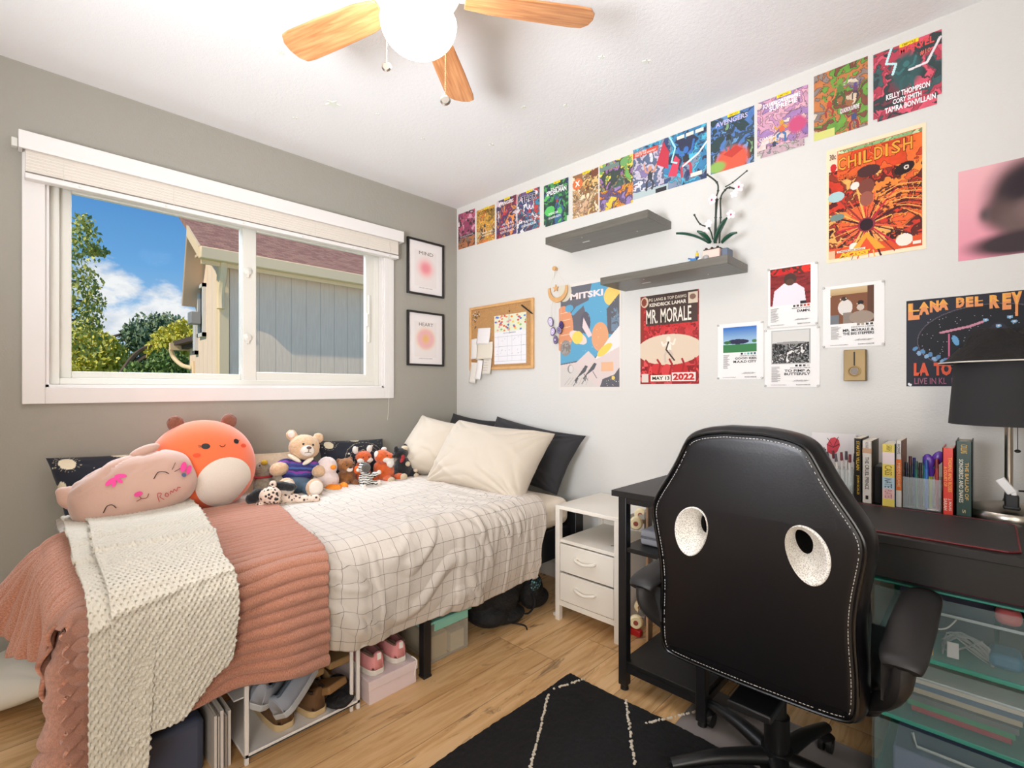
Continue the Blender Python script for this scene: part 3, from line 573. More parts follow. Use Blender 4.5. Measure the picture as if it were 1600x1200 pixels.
comics = [
 ((717, 335), (741, 326.5), (744, 381), (716, 391.6), 'crimson and black comic cover, first in the row at the room corner', ['301820', 'a03860', 'e8a0b8', 'c85070', '401828', 'f0d0d8'], 1, None),
 ((745.6, 327.8), (774, 321), (772.8, 374.7), (744.6, 382), 'mustard yellow comic cover, second from the room corner', ['8a6a20', 'd8a030', 'f0b850', 'e07828', 'c8b078', '502808'], 2, ('DOCTOR DOOM', '4a3a10')),
 ((776, 314.7), (807.8, 304.4), (807, 364.8), (776, 374), 'red purple and orange comic cover, third from the room corner', ['7a1838', 'c83048', '503070', 'e89048', '382858', 'd8c0c8'], 3, ('AVENGERS', 'f4f0f0')),
 ((808.8, 303), (844.8, 292.8), (842.5, 356.5), (808.8, 364.8), 'purple and teal comic cover titled THOR', ['503058', '3088a8', 'c83838', 'e8e4e8', '284878', '705080'], 4, ('THOR', '201c28')),
 ((850, 289), (889.8, 278.5), (887.5, 344.7), (850, 355.4), 'dark green comic cover with rounded corners and white lettering', ['103828', '205848', '48a050', '182848', '306890', '58c058'], 5, ('SPIDER-MAN', 'f0f0f0')),
 ((894, 275.3), (935.9, 262), (934.4, 330.6), (896, 342.3), 'tan comic cover with an orange X badge', ['e8c898', 'd8a868', 'f0d8b0', '9a6838', 'e8c078', '604020'], 6, None),
 ((936.5, 258.4), (989, 241.6), (989, 315.6), (938, 332.5), 'green and yellow comic page left of the blue double page', ['405848', '80a090', 'd8b028', 'a070a8', '304038', 'e8d858', '70b858'], 7, None),
 ((989.8, 236.7), (1103, 190.4), (1105.9, 277.3), (989, 313), 'wide double-page comic spread in electric blue', ['202848', '3080b0', '48b8d8', '8090a8', '304878', '183060'], 8, None),
 ((1110, 190.6), (1178, 165), (1179.4, 252), (1111.4, 273.8), 'blue and green comic cover with an orange blast at the bottom', ['183838', '4878b8', '304858', '6898c8', '203028', '80a878'], 9, ('AVENGERS', 'c8c0e0')),
 ((1183, 161.7), (1262, 132.7), (1263, 222.8), (1183.5, 252), 'lilac and pink comic cover with a yellow top badge', ['8868a8', 'c890b8', 'e8b0c0', 'd8a0b8', 'a880b8', 'e8d0c8'], 10, ('SQUADRON SUPREME', 'f8f4f4')),
 ((1271, 121), (1354, 88), (1358, 195.6), (1272.7, 220.8), 'brown and olive comic cover crowded with fighting shapes', ['e0c8a8', 'a06030', '804028', '68a030', 'c87838', '908078', 'e8d8c0'], 11, None),
 ((1363.5, 88), (1473, 44), (1470, 162), (1365.7, 191.8), 'teal and crimson comic cover last in the row', ['203838', '305858', 'b83048', 'e05068', '183030', '702838'], 12, None)]
for (tl, tr, br, bl, lb, pal, sd, tt) in comics:
    r = rpx(tl, tr, br, bl); cv = mkc(r, .0030 if sd < 8 else .0021, pal[0]); cv.shards(pal, 4.5, sd)
    T = []
    if sd not in (1, 7, 8, 11): T += [(None, .40, .955, .68, 1.01, YEL), ('EMPYRE', .44, .965, .64, .998, 'a87808')]
    if tt and sd not in (4, 5): T.append((tt[0], .12, .84, .86, .93, tt[1], .02))
    if sd == 1: cv.rect(0, .30, 1, .36, '1a1418'); cv.rect(0, .05, 1, .28, '4a3830'); cv.shards(['5a3020', 'b87040', '807060', '382018'], 5, 31, (0, 0, 1, .28)); T += [('THE SAGA CONTINUES', .1, .31, .9, .35, 'd8c8c8')]
    if sd == 2: cv.figure(.45, .5, .5, '283848', 'e8a830', 'f0b060'); T += [('ARMOR WARS', .3, .25, .9, .31, 'f0e8d0'), ('ANDREWS', .3, .17, .9, .22, 'f0e8d0')]
    if sd == 3: cv.figure(.4, .62, .4, 'c82838', 'd87838', '402050'); T += [('ALLAN', .3, .3, .8, .36, 'f0e0e0'), ('EWING SLOTT', .2, .2, .9, .26, 'f0e0e0'), ('SCHITI GRACIA', .2, .1, .9, .16, 'f0e0e0')]
    if sd == 4: cv.figure(.55, .5, .5, 'c83030', 'e8e4f0', '3878a0'); T += [('THOR', .17, .73, .88, .91, 'd0c8d8', .07), ('THOR', .2, .74, .85, .90, '1c1824', .02), ('CATES', .3, .22, .7, .27, 'f0f0f0'), ('KLEIN WILSON', .2, .12, .85, .18, 'f0f0f0')]
    if sd == 5: cv.ell(.25, .35, .2, .12, '58c860'); cv.figure(.55, .55, .35, 'b83838', '3060a0', '2848a0', 2); T += [('THE AMAZING', .3, .83, .8, .88, 'f0f0f0', .02), ('SPIDER-MAN', .12, .72, .92, .83, 'f4f4f4', .03), ('SPENCER', .2, .25, .6, .30, 'f0f0f0'), ('GLEASON KEITH', .2, .15, .7, .20, 'f0f0f0')]
    if sd == 6: cv.ell(.2, .78, .2, .13, 'e07030'); cv.poly([(.75, .8), (1, .84), (1, 1), (.75, .97)], '7a4020'); cv.figure(.6, .62, .5, '6a4020', 'c89040', '886030', 3); cv.shards(['d8b088', 'c89870', 'e8c8a0'], 14, 8, (.1, .06, .65, .36)); T += [('X', .1, .72, .3, .85, 'fff4e8', .05)]
    if sd == 7: cv.rect(.0, .86, .6, .94, '708880'); cv.shards(['d8a820', 'e88828', '685078', '9880b8', 'f0c838'], 5, 40, (0, 0, 1, .42)); cv.ell(.75, .9, .12, .09, '70a860')
    if sd == 8:
        cv.shards(['8878a8', 'c8c0d0', '586888', 'e0e0e8', 'a04050'], 5, 50, (0, 0, .45, .9)); cv.rect(0, .82, .36, .93, 'd84828'); cv.poly([(.34, .55), (.5, .4), (.52, .7), (.44, .95)], 'c82840'); cv.poly([(.5, .25), (.62, .2), (.66, .5), (.6, .6)], 'd83858')
        cv.figure(.74, .5, .7, '202028', '3070c0', 'c83848', 5); cv.line([(.52, 1), (.6, .75), (.55, .5), (.62, .45)], .004, 'b0f0f8'); cv.line([(1, .66), (.9, .5), (.7, .35)], .004, 'e8f8f8'); cv.rect(.0, .0, .5, .12, 'b8c8c8'); cv.figure(.25, .4, .6, '303840', 'd89878', '383c48', 6)
        for (a, b) in ((.62, .72), (.74, .84), (.86, .96)): cv.rect(a, .88, b, .94, 'f0ead8')
        cv.rect(.8, .1, .94, .17, 'f0ead8'); cv.rect(.33, .0, .48, .08, '181820')
        T += [('COLLECTING', .03, .885, .2, .92, 'f8f0e8'), ('ONE OF THE GREATEST', .03, .84, .34, .875, 'f8f0e8')]
    if sd == 9: cv.ell(.5, .15, .38, .26, 'e05838', .2); cv.figure(.42, .6, .5, '182828', '283848', '506878', 7); cv.ell(.15, .1, .2, .1, '90b850', .3); cv.poly([(.3, .3), (.6, .4), (.75, .3), (.5, .2)], 'c83020')
    if sd == 10: cv.figure(.5, .42, .5, 'e06838', 'd8a030', '3870a8', 8); cv.figure(.35, .2, .35, '303850', 'd8a030', '202840', 9); cv.shards(['b8b4a8', 'c8a8b0', '8a8890'], 8, 77, (0, 0, 1, .14)); cv.ell(.8, .4, .18, .14, 'd04878', .3); T += [('SQUADRON', .3, .86, .8, .93, 'f8f4f4', .03), ('SUPREME', .25, .77, .8, .85, 'f8f4f4', .03), ('COATES', .05, .3, .35, .35, 'f8e8e8'), ('WALKER BRANCH', .05, .22, .45, .27, 'f8e8e8')]
    if sd == 11: cv.figure(.5, .68, .5, '58802c', '70a030', '405820', 10); cv.figure(.3, .5, .4, 'c83820', 'd87838', 'a03020', 11); cv.figure(.78, .6, .3, '703868', '584888', '303040', 12); cv.rect(.0, .0, .4, .12, 'd8d878'); cv.figure(.75, .2, .4, '384878', '802838', '902828', 13); T += [('SQUADRON SUPREME', .5, .28, .85, .36, 'f8f0f0', .02)]
    if sd == 12: cv.ell(.5, .6, .22, .25, '205050', .3); cv.figure(.5, .6, .5, '184848', '307070', '205858', 14); cv.line([(.28, 1), (.2, .8), (.35, .75), (.3, .62)], .004, 'c8f0f0'); cv.line([(.98, .9), (.8, .62), (.55, .6)], .004, 'f0e8e8'); T += [('MARVEL', .4, .86, .9, .96, 'e05050', .03), ('#10', .7, .74, .85, .81, 'e07060', .03), ('KELLY THOMPSON', .2, .27, .84, .35, 'f8f4f4', .03), ('CORY SMITH', .3, .18, .72, .25, 'f8f4f4', .03), ('TAMRA BONVILLAIN', .18, .08, .92, .16, 'f8f4f4', .03)]
    nt_ = [(0, 0, .06, .05), (.94, 0, 1, .12)] if sd in (5, 10, 12) else None
    cv.a = cv.a*.88+.035
    sheet('comic_cover', lb, 'poster', r, cv, T, glossprint, 'comic covers in a row under the ceiling', notch=nt_)
# orange fantasy poster
r = rpx((1289.6, 237.8), (1445, 190.3), (1449.5, 388.3), (1292.7, 412)); cv = mkc(r, .0018, 'f0dcb8')
cv.rect(.03, .03, .965, .97, 'd85020'); cv.shards(['e8622c', 'f08838', '5a2018', 'c83820', '8a3420', 'f0a858', '3a1810', 'e05028'], 8, 61, (.03, .12, .965, .8)); cv.shards(['e86028', 'd84820', 'f07030', 'c84020'], 7, 62, (.12, .72, .965, .93))
cv.rect(.13, .935, .965, .965, 'a8c888'); cv.shards(['a8c888', '88b078', 'c8d8a8'], 30, 3, (.13, .935, .965, .965)); cv.rect(.03, .80, .12, .97, 'ead8b8'); cv.ell(.08, .83, .035, .035, 'c82828')
for k in range(40):
    a = k*2*PI/40+.07; l = .18+.2*_h(k, 1, 3); cv.line([(.43+.09*math.cos(a), .28+.06*math.sin(a)), (.43+l*math.cos(a)*1.3, .28+l*math.sin(a))], .0011+.001*(k % 3), ['c82838', 'f0b058', '401418', 'e06038', '903028'][k % 5])
cv.ell(.43, .28, .09, .06, '8a2838'); cv.ell(.43, .28, .07, .05, '281018'); cv.ell(.43, .6, .08, .07, '7a4034'); cv.ell(.45, .73, .12, .05, '4a2a28'); cv.ell(.43, .5, .07, .06, '9a5848'); cv.ell(.11, .57, .09, .045, 'a8c8c8'); cv.ell(.12, .39, .08, .03, '708880'); cv.ell(.30, .07+.04, .05, .035, 'e8e0d0'); cv.ell(.8, .1, .08, .05, 'e8e0d0')
cv.ell(.8, .68, .1, .045, '2a1a18', 0, .4); cv.ell(.82, .685, .025, .018, 'e8d8c8'); cv.ell(.82, .685, .012, .009, '181010')
cv.poly([(.25, .06), (.43, .22), (.62, .06)], 'e8a030'); cv.poly([(.33, .06), (.43, .17), (.52, .06)], 'e05028'); cv.ell(.31, .63, .05, .03, 'e0dcd0', 0, .8)
for k in range(14): cv.line([(.55+.02*k, .5-.012*k), (.75+.01*k, .56-.02*k), (.955, .54-.022*k)], .0018, ['f0a050', '4a1c14', 'd86028'][k % 3])
xs_ = [.13, .24, .35, .40, .51, .62, .68, .79]; ws_ = [.085, .085, .025, .085, .085, .025, .085, .085]
T = [(c_, xs_[i]-.004, .786+.004*i, xs_[i]+ws_[i]+.004, .906+.003*i, '6a2414', .05) for i, c_ in enumerate('CHILDISH')] + [(c_, xs_[i], .79+.004*i, xs_[i]+ws_[i], .90+.003*i, 'f0a038', .01) for i, c_ in enumerate('CHILDISH')] + [('GAMBINO', .13, .70, .34, .75, 'd86830', .02), (None, .12, .075, .42, .092, 'efe6d2'), ('SUMMERTIME MAGIC', .13, .078, .41, .089, '603020'), ('MOSES', .16, .025, .46, .07, 'f0c030', .06, .15), (None, .88, .05, .955, .075, 'e8e0d0'), (None, .03, .03, .1, .10, 'e8b890'), ('30c', .04, .9, .11, .95, '6a3420')]
sheet('poster', 'large orange and brown illustrated poster headed CHILDISH', 'poster', r, cv, T, glossprint)
# blurred pink portrait
r0 = onY(1494.4, 270.8); r1 = onY(1500, 409); r2 = onY(1600, 245); zb = (r1[2]+onY(1600, 394.5)[2])/2; zt = (r0[2]+r2[2])/2
r = ((r0[0]+r1[0])/2, (r0[0]+r1[0])/2+(zt-zb)*.82, zb, zt); cv = mkc(r, .003, 'e8a0a8')
cv.vgrad(0, 1, 'e090a0', 'e8b0b4'); cv.ell(.62, .58, .34, .40, '4a3a3a', .42); cv.ell(.70, .62, .30, .34, '30242a', .35); cv.ell(.40, .46, .16, .14, '5a4644', .7); cv.ell(.27, .47, .05, .06, '5a4a4a', .95); cv.ell(.60, .36, .20, .18, '6a5652', .5); cv.ell(.62, .12, .50, .13, '3a2c30', .35); cv.ell(.7, .45, .13, .12, '7a6260', .7)
sheet('poster', 'pink poster with a blurred dark portrait at the far right', 'poster', r, cv, (), glossprint)
# space poster
r = rpx((874, 446), (971, 430), (971.7, 610.4), (873, 609.5)); cv = mkc(r, .0021, 'e4ddd4')
b0 = .03; cv.rect(b0, .03, 1-b0, .97, '4a4c58'); cv.poly([(.55, .97), (.97, .97), (.97, .45), (.6, .3), (.03, .25), (.03, .6), (.3, .78), (.5, .82)], '3a9cc4')
cv.ell(.1, .93, .12, .09, 'd8d2bc'); cv.poly([(.03, .76), (.25, .7), (.42, .78), (.5, .6), (.4, .52), (.03, .5)], '4a4654'); cv.ell(.08, .58, .17, .22, 'e08a50'); 
for k in range(5): cv.line([(.03, .45+.07*k), (.2, .46+.07*k)], .002, 'f0c8a8')
cv.ell(.18, .77, .07, .035, '3a9cc4'); cv.ell(.45, .62, .08, .10, '3a3448'); cv.poly([(.40, .58), (.42, .67), (.56, .5), (.5, .48)], 'e8d0d0'); cv.ell(.86, .83, .12, .085, 'f0c850'); cv.poly([(.8, .5), (.78, .72), (.97, .84), (.97, .48)], '3c3e4a'); cv.shards(['3c3e4a', '5a7890', '3c3e4a'], 16, 5, (.85, .52, .97, .72), None)
cv.ell(.68, .48, .13, .13, 'e09a60'); cv.ell(.12, .40, .09, .075, '8a8078'); cv.shards(['9a9088', '706860', 'b0a8a0'], 22, 6, (.06, .35, .2, .45), None); cv.ell(.33, .49, .16, .05, 'e8d4c8', 0, -.5); cv.ell(.32, .49, .09, .06, 'ecd040')
cv.poly([(.6, .28), (.8, .45), (.97, .56), (.97, .3)], 'ece4e0'); cv.ell(.75, .36, .13, .035, 'f0cc38', 0, .6); cv.poly([(.03, .24), (.3, .26), (.5, .36), (.62, .28), (.97, .38), (.97, .03), (.03, .03)], 'dccac4'); cv.poly([(.03, .03), (.03, .22), (.3, .2), (.5, .1), (.65, .03)], 'd4ccc4')
cv.rect(.7, .17, .88, .25, 'e8b080'); cv.poly([(.68, .03), (.72, .1), (.9, .14), (.97, .2), (.97, .03)], '3a3844'); cv.dots(14, 'e8e0d0', 3, .0018, (.72, .04, .96, .12)); cv.dots(24, 'f0ead8', 4, .0016, (.3, .3, .95, .9)); cv.ell(.88, .11, .025, .018, 'e8c850')
for (a, b) in ((.33, .12), (.47, .14)): cv.poly([(a, b), (a+.12, b+.05), (a+.16, b+.10), (a+.12, b+.11), (a+.02, b+.03), (a-.06, b-.03), (a-.02, b-.06)], '2c2c34'); cv.line([(a, b-.01), (a-.08, b-.08)], .002, '2c2c34'); cv.line([(a+.1, b+.03), (a+.16, b-.03)], .002, '2c2c34')
cv.ell(.2, .2, .05, .04, '8a8884'); cv.ell(.21, .2, .035, .035, 'dcd2cc')
for k in range(7): cv.line([(.1+.06*k, .05), (.2+.05*k, .12)], .0012, 'aaa29a')
cv.a = cv.a*.84+.085; sheet('poster', 'blue and orange planets poster headed MITSKI behind the lower shelf', 'poster', r, cv, [('MITSKI', .20, .845, .73, .905, 'f0dcd8', .04)])
# red tour poster
r = rpx((999.4, 465), (1091, 451), (1094, 600), (1002.4, 600)); cv = mkc(r, .0019, 'b83838')
cv.shards(['a83030', 'c84040', '9a2828', 'd05050'], 9, 71); cv.rect(.1, .66, .98, 1, '4a3a34'); cv.rect(.0, .0, .06, 1, '8a3a30'); cv.ell(.5, .38, .56, .17, 'd8c4ac'); cv.shards(['b02828', 'd84848', '8a2020', 'e06060'], 10, 72, (0, .02, 1, .20)); cv.ell(.08, .93, .07, .06, 'd8c0a8'); cv.ell(.07, .93, .045, .045, '8a4838'); cv.rect(.83, .86, .98, .98, 'd8c8b0'); cv.ell(.9, .93, .05, .03, '8a6858')
cv.figure(.5, .42, .36, 'e8e0d0', 'e8dccc', 'c8b8a8', 3); cv.line([(.5, .46), (.46, .38), (.6, .26)], .004, '4a3830'); cv.ell(.3, .17, .1, .06, 'c83838'); cv.ell(.7, .16, .12, .06, 'b82c2c'); cv.ell(.47, .14, .09, .08, 'd04444')
for k in range(5): cv.line([(.12+.2*k, .1), (.16+.2*k, .22), (.10+.21*k, .27)], .005, 'a02828')
sheet('poster', 'red concert poster reading MR. MORALE and MAY 13 2022', 'poster', r, cv, [('PG LANG & TOP DAWG', .16, .93, .80, .965, 'd8ccb8', .02), ('KENDRICK LAMAR', .17, .87, .80, .91, 'e8e0d0', .03), ('MR. MORALE', .11, .68, .88, .84, 'f0e6d6', .01), ('& THE BIG STEPPERS', .1, .605, .88, .655, 'c83434', .03), (None, .19, .03, .54, .10, 'e8e0d0'), ('MAY 13', .22, .045, .52, .085, '201818', .03), (None, .56, .03, .95, .125, 'f0dcd4'), ('2022', .58, .04, .93, .115, 'c02828', .05), (None, .03, .02, .15, .115, 'd8ccc0')], glossprint)
# album prints
def album(lb, tl, tr, br, bl, img, title, who, tracks, sw, seed, iu=(.14, .84), iv=(.42, .97)):
    r = rpx(tl, tr, br, bl); cv = mkc(r, .0017, 'ece8e4'); sub = (iu[0], iv[0], iu[1], iv[1]); img(cv, sub)
    T = []; n = len(sw); L = iu[1]
    for i, c in enumerate(sw): T.append((None, L-.07*(n-i)+.01, iv[0]-.045, L-.07*(n-i)+.055, iv[0]-.012, c))
    T.append((who, L-.36, iv[0]-.075, L, iv[0]-.058, '2a2a2a'))
    for i, t in enumerate(title): T.append((t, L-min(.5, .052*len(t)), iv[0]-.135-.055*i, L, iv[0]-.092-.055*i, '1c1c1c', .025))
    for i in range(tracks): T.append((None, iu[0]+.01, iv[0]-.05-.018*i, iu[0]+.10+.09*_h(i, seed, 1), iv[0]-.0435-.018*i, '77736e'))
    T += [('Kendrick Lamar', L-.28, .095, L-.02, .125, '4a4a4a', .0, .4), ('TOP DAWG ENTERTAINMENT', iu[0], .03, iu[0]+.3, .042, '55504c'), ('RELEASED BY INTERSCOPE', L-.25, .03, L, .048, '55504c')]
    o = sheet('album_print', lb, 'print', r, cv, T, glossprint, 'white album prints pinned to the wall', curl=.004)
    pin = MB()
    W = r[1]-r[0]; H = r[3]-r[2]
    for (a, b) in ((.02, .02), (.98, .02), (.02, .98), (.98, .98)): pin.cyl((a*W, 0, b*H), (a*W, -.010, b*H), .0035, .0045, 10); pin.ell((a*W, -.011, b*H), (.005, .003, .005), n=10, m=6)
    pin.build('push_pin', mat('clear_pin', (226, 224, 220), .2, alpha=.6), o)
def im_kid(cv, s): u0, v0, u1, v1 = s; cv.vgrad(v0, v1, '3a8a58', '3878c8', u0, u1); cv.vgrad(v0+.28*(v1-v0), v1, 'a8c8d8', '2868b8', u0, u1); cv.rect(u0, v0, u1, v0+.32*(v1-v0), '3a7a48'); cv.ell(u0+.45*(u1-u0), v0+.42*(v1-v0), .24, .045, '2a2c48'); cv.ell(u0+.1, v0+.4*(v1-v0), .08, .03, '386838'); cv.ell(u1-.05, v0+.42*(v1-v0), .05, .03, '487848'); cv.rect(u1-.15, .345, u1, .395, 'c8c4c0')
def im_damn(cv, s):
    u0, v0, u1, v1 = s; w, h = u1-u0, v1-v0; cv.rect(u0, v0, u1, v1, '7a2020'); cv.shards(['6a1c1c', '8a2828', '7a2220'], 6, 4, s, None, stretch=5); cv.rect(u0, v0+.86*h, u1, v1, 'a82020'); cv.shards(['c82020', '5a2818', 'e03020'], 9, 6, (u0, v0+.82*h, u1, v1), None)
    cv.poly([(u0+.05*w, v0), (u0+.1*w, v0+.4*h), (u0+.35*w, v0+.58*h), (u0+.65*w, v0+.56*h), (u0+.85*w, v0+.4*h), (u0+.9*w, v0)], 'e2dce2'); cv.ell(u0+.5*w, v0+.68*h, .13, .10, '4a3028'); cv.ell(u0+.5*w, v0+.60*h, .085, .055, '5a3c30'); cv.rect(u0+.75*w, v0, u0+.9*w, v0+.08*h, '282428')
def im_pimp(cv, s):
    u0, v0, u1, v1 = s; cv.rect(u0, v0, u1, v1, 'b0aeaa'); u0 += .02; u1 -= .02; v0 += .02; v1 -= .01; cv.rect(u0, v0, u1, v1, 'd0cec8'); cv.shards(['181818', 'c8c4c0', '383838', '80807c', '101010', 'e8e4e0'], 12, 8, (u0, v0, u1, v0+.62*(v1-v0)), '101010', 3.5); cv.ell((u0+u1)/2, v0+.62*(v1-v0), .3, .02, '989490')
def im_mor(cv, s):
    u0, v0, u1, v1 = s; w, h = u1-u0, v1-v0; cv.rect(u0, v0, u1, v1, '7a4c30'); cv.vgrad(v0+.82*h, v1, 'b89868', 'c8b088', u0, u1); cv.rect(u0+.85*w, v0, u1, v1, '5a3824'); cv.ell(u0+.35*w, v0+.45*h, .12, .13, 'd8d0c8'); cv.rect(u0+.3*w, v0, u0+.5*w, v0+.3*h, '8a7c70'); cv.ell(u0+.33*w, v0+.70*h, .05, .035, '3a2820'); cv.ell(u0+.7*w, v0+.55*h, .05, .035, '241a18'); cv.ell(u0+.72*w, v0+.15*h, .2, .10, '9a8878'); cv.rect(u0, v0, u0+.2*w, v0+.25*h, '707478')
    cv.dots(5, 'e8d8b8', 3, .0022, (u0, v0+.5*h, u1, v0+.85*h)); cv.ell(u0+.7*w, v0+.42*h, .06, .05, 'c8b8a8')
album('white album print with a dark car on green lawn under blue sky', (1122, 508), (1192, 501), (1194, 592), (1122, 593), im_kid, ['GOOD KID,', 'M.A.A.D CITY'], 'KENDRICK LAMAR', 14, ['1a2c38', 'b8c8c8', '58a8a0', '48888c', '286878'], 1, (.12, .86), (.48, .93))
album('white album print of a person in a white shirt before red brick, titled DAMN.', (1200, 420), (1277, 410), (1279, 508), (1201, 512), im_damn, ['DAMN.'], 'KENDRICK LAMAR', 13, ['383030', '584038', '7a5048', 'b85848', 'd84838'], 2, (.05, .86), (.36, .98))
album('white album print with a black and white crowd photo', (1195, 516), (1279, 509), (1283, 604), (1196, 605.5), im_pimp, ['TO PIMP A', 'BUTTERFLY'], 'KENDRICK LAMAR', 15, ['282828', '383838', '585858', 'd0ccc8'], 3, (.12, .84), (.39, .97))
album('white album print with a brown family scene above the brass box', (1282.4, 451), (1381.4, 436.5), (1383.4, 539.6), (1289.6, 543.8), im_mor, ['MR. MORALE &', 'THE BIG STEPPERS'], 'KENDRICK LAMAR', 12, ['e8e4dc', '7a7068', 'a89c88', '4a4038', '3a3430'], 4, (.13, .84), (.38, .95))
# dark psychedelic poster
a = onY(1414, 472.6); b_ = onY(1418.5, 603.6); c_ = onY(1600, 451); r = ((a[0]+b_[0])/2, 3.02, b_[2], (a[2]+c_[2])/2); cv = mkc(r, .0022, '20222e')
asp = (r[1]-r[0])/(r[3]-r[2]); kx = 1/(r[1]-r[0]); U = lambda p: (onY(p, 530)[0]-r[0])*kx; V = lambda p, q: (onY(p, q)[2]-r[2])/(r[3]-r[2])
cu, cvv = U(1545), .52; cv.ell(cu, cvv, U(1545)-U(1433), .37, '5a5058'); cv.ell(cu, cvv, (U(1545)-U(1433))*.985, .36, '141318'); cv.dots(90, 'b0a8b0', 8, .0012, (U(1440), .3, U(1599), .78)); cv.ell(U(1560), .58, .05, .10, '282430'); cv.line([(U(1470), V(1470, 520)), (U(1515), V(1515, 510)), (U(1535), V(1535, 503))], .004, 'c88898'); cv.line([(U(1483), V(1483, 522)), (U(1483), V(1483, 556))], .0022, 'd06888')
cv.ell(U(1493), V(1493, 532), .018, .06, '68a0c8', 0, .3); cv.ell(U(1502), V(1502, 549), .022, .035, 'e8b070', 0, -.6); cv.ell(U(1485), V(1485, 561), .028, .02, 'c83878')
for k in range(9): p_ = 1430+k*6; q_ = 545+k*2.2+(k % 2)*5; cv.ell(U(p_), V(p_, q_), .014, .028, '88a8c8' if k % 2 else '5a88b0', 0, (k % 3-1)*.7)
for (p_, q_) in ((1540, 500), (1560, 509), (1578, 495), (1585, 502)): cv.ell(U(p_), V(p_, q_), .016, .018, '78a8c8'); cv.ell(U(p_), V(p_, q_), .006, .008, 'e8d0c8')
cv.line([(U(1530), V(1530, 520)), (U(1518), V(1518, 528))], .003, '88b0d0'); cv.dots(3, 'e8e8e8', 1, .004, (.015, .01, .03, .03))
T = []
x_ = 0
for i, (ch, p0, p1) in enumerate([('L', 1419, 1437), ('A', 1436, 1452), ('N', 1453, 1467), ('A', 1466, 1482), ('D', 1494, 1507), ('E', 1509, 1521), ('L', 1523, 1536), ('R', 1546, 1562), ('E', 1566, 1580), ('Y', 1580, 1597)]):
    q1 = [500, 492, 488, 485, 481, 480, 479, 482, 484, 494][i]; q0 = [474, 472, 470, 468, 465, 464, 463, 461, 458, 456][i]
    v0, v1 = V((p0+p1)/2, q1), V((p0+p1)/2, q0); T += [(ch, U(p0), v0, U(p1), v1, 'e09058', .07), (ch, U(p0)+.001, v0+(v1-v0)*.5, U(p1)-.001, v1, 'e8a848', .02)]
for ch, p0, p1 in (('LA', 1428, 1452), ('TO', 1459, 1487), ('TH', 1493, 1520)): T += [(ch, U(p0), .12, U(p1), .27, 'd85838', .06)]
for ch, p0, p1 in (('LIVE', 1429, 1449), ('IN', 1453, 1463), ('KL', 1467, 1479), ('|', 1487, 1488), ('1', 1497, 1499)): T += [(ch, U(p0), .025, U(p1), .095, '9a5a70', .01)]
sheet('poster', 'black psychedelic poster headed LANA DEL REY beside the lamp', 'poster', r, cv, T, glossprint)

# framed prints on the window wall
for (z0, z1, word, sub_, cols, lb) in ((1.767, 2.143, 'MIND', 'FOLLOW YOUR MIND', ('e89098', 'f0b8b8'), 'black framed print titled MIND with a pink glow, the upper of the pair'), (1.285, 1.655, 'HEART', 'LISTEN TO YOUR HEART', ('e8b8b0', 'ecc8a8'), 'black framed print titled HEART with a pink ring glow, the lower of the pair')):
    t = thing('framed_print', lb, 'picture', (0, -.435, z0), group='framed prints beside the window'); W = .306; H = z1-z0; fw = .013
    m = MB(); m.b2((.002, 0, 0), (.020, fw, H)); m.b2((.002, W-fw, 0), (.020, W, H)); m.b2((.002, fw, 0), (.020, W-fw, fw)); m.b2((.002, fw, H-fw), (.020, W-fw, H)); m.build('frame', mat('black_frame', (26, 24, 24), .4), t, bevel=.002)
    cv = Canvas(W-2*fw, H-2*fw, .003, 'ece6e4'); cv.rect(.17, .14, .83, .84, 'e8e0dc')
    if word == 'MIND': cv.ell(.5, .5, .22, .17, cols[1], .6); cv.ell(.5, .5, .13, .10, cols[0], .7)
    else: cv.ell(.5, .5, .27, .21, cols[1], .3); cv.ell(.5, .5, .24, .185, 'e8b4b8', .25); cv.ell(.5, .5, .10, .09, 'e8b878', .8)
    sheet('print', '', '', (t.location[1]+fw, t.location[1]+W-fw, z0+fw, z1-fw), cv, [(word, .30, .755, .72, .82, '6a5c54', .0), (sub_, .3, .10, .70, .118, '5a5450', .0)], paper, wall='X', gap=.008, parent=t)
# ------------------------------------------------------------------ shelves
shm = bpy.data.materials.new('grey_brown_shelf'); shm.use_nodes = True; nt = shm.node_tree; b = nt.nodes['Principled BSDF']; b.inputs['Roughness'].default_value = .35
g = N(nt, 'ShaderNodeNewGeometry'); mp = N(nt, 'ShaderNodeMapping'); mp.inputs['Scale'].default_value = (4, 40, 60); nt.links.new(g.outputs['Position'], mp.inputs[0]); nz = N(nt, 'ShaderNodeTexNoise', i_Scale=1.5, i_Detail=5.0); nt.links.new(mp.outputs[0], nz.inputs['Vector']); nt.links.new(ramp(nt, nz.outputs[0], [(.3, lin((92, 89, 81))), (.7, lin((106, 102, 93)))]), b.inputs['Base Color'])
for (x0, x1, z0, z1, lb) in ((1.043, 1.66, 1.919, 1.957, 'empty grey-brown floating shelf under the comic row'), (1.40, 2.02, 1.645, 1.681, 'grey-brown floating shelf carrying the orchid')):
    t = thing('floating_shelf', lb, 'shelf', (x0, 0, z0)); m = MB(); m.b2((0, -.235, 0), (x1-x0, -.0005, z1-z0)); m.build('board', shm, t, bevel=.0015)
    m = MB().color('d8d8d4'); m.b2((.17, -.13, -.0006), (.215, -.118, 0)); m.cyl((.22, -.2, -.001), (.22, -.2, 0), .003, n=10); m.cyl((.48, -.09, -.001), (.48, -.09, 0), .003, n=10)
    m.build('fixing_cover', plasticcol, t, smooth=False)
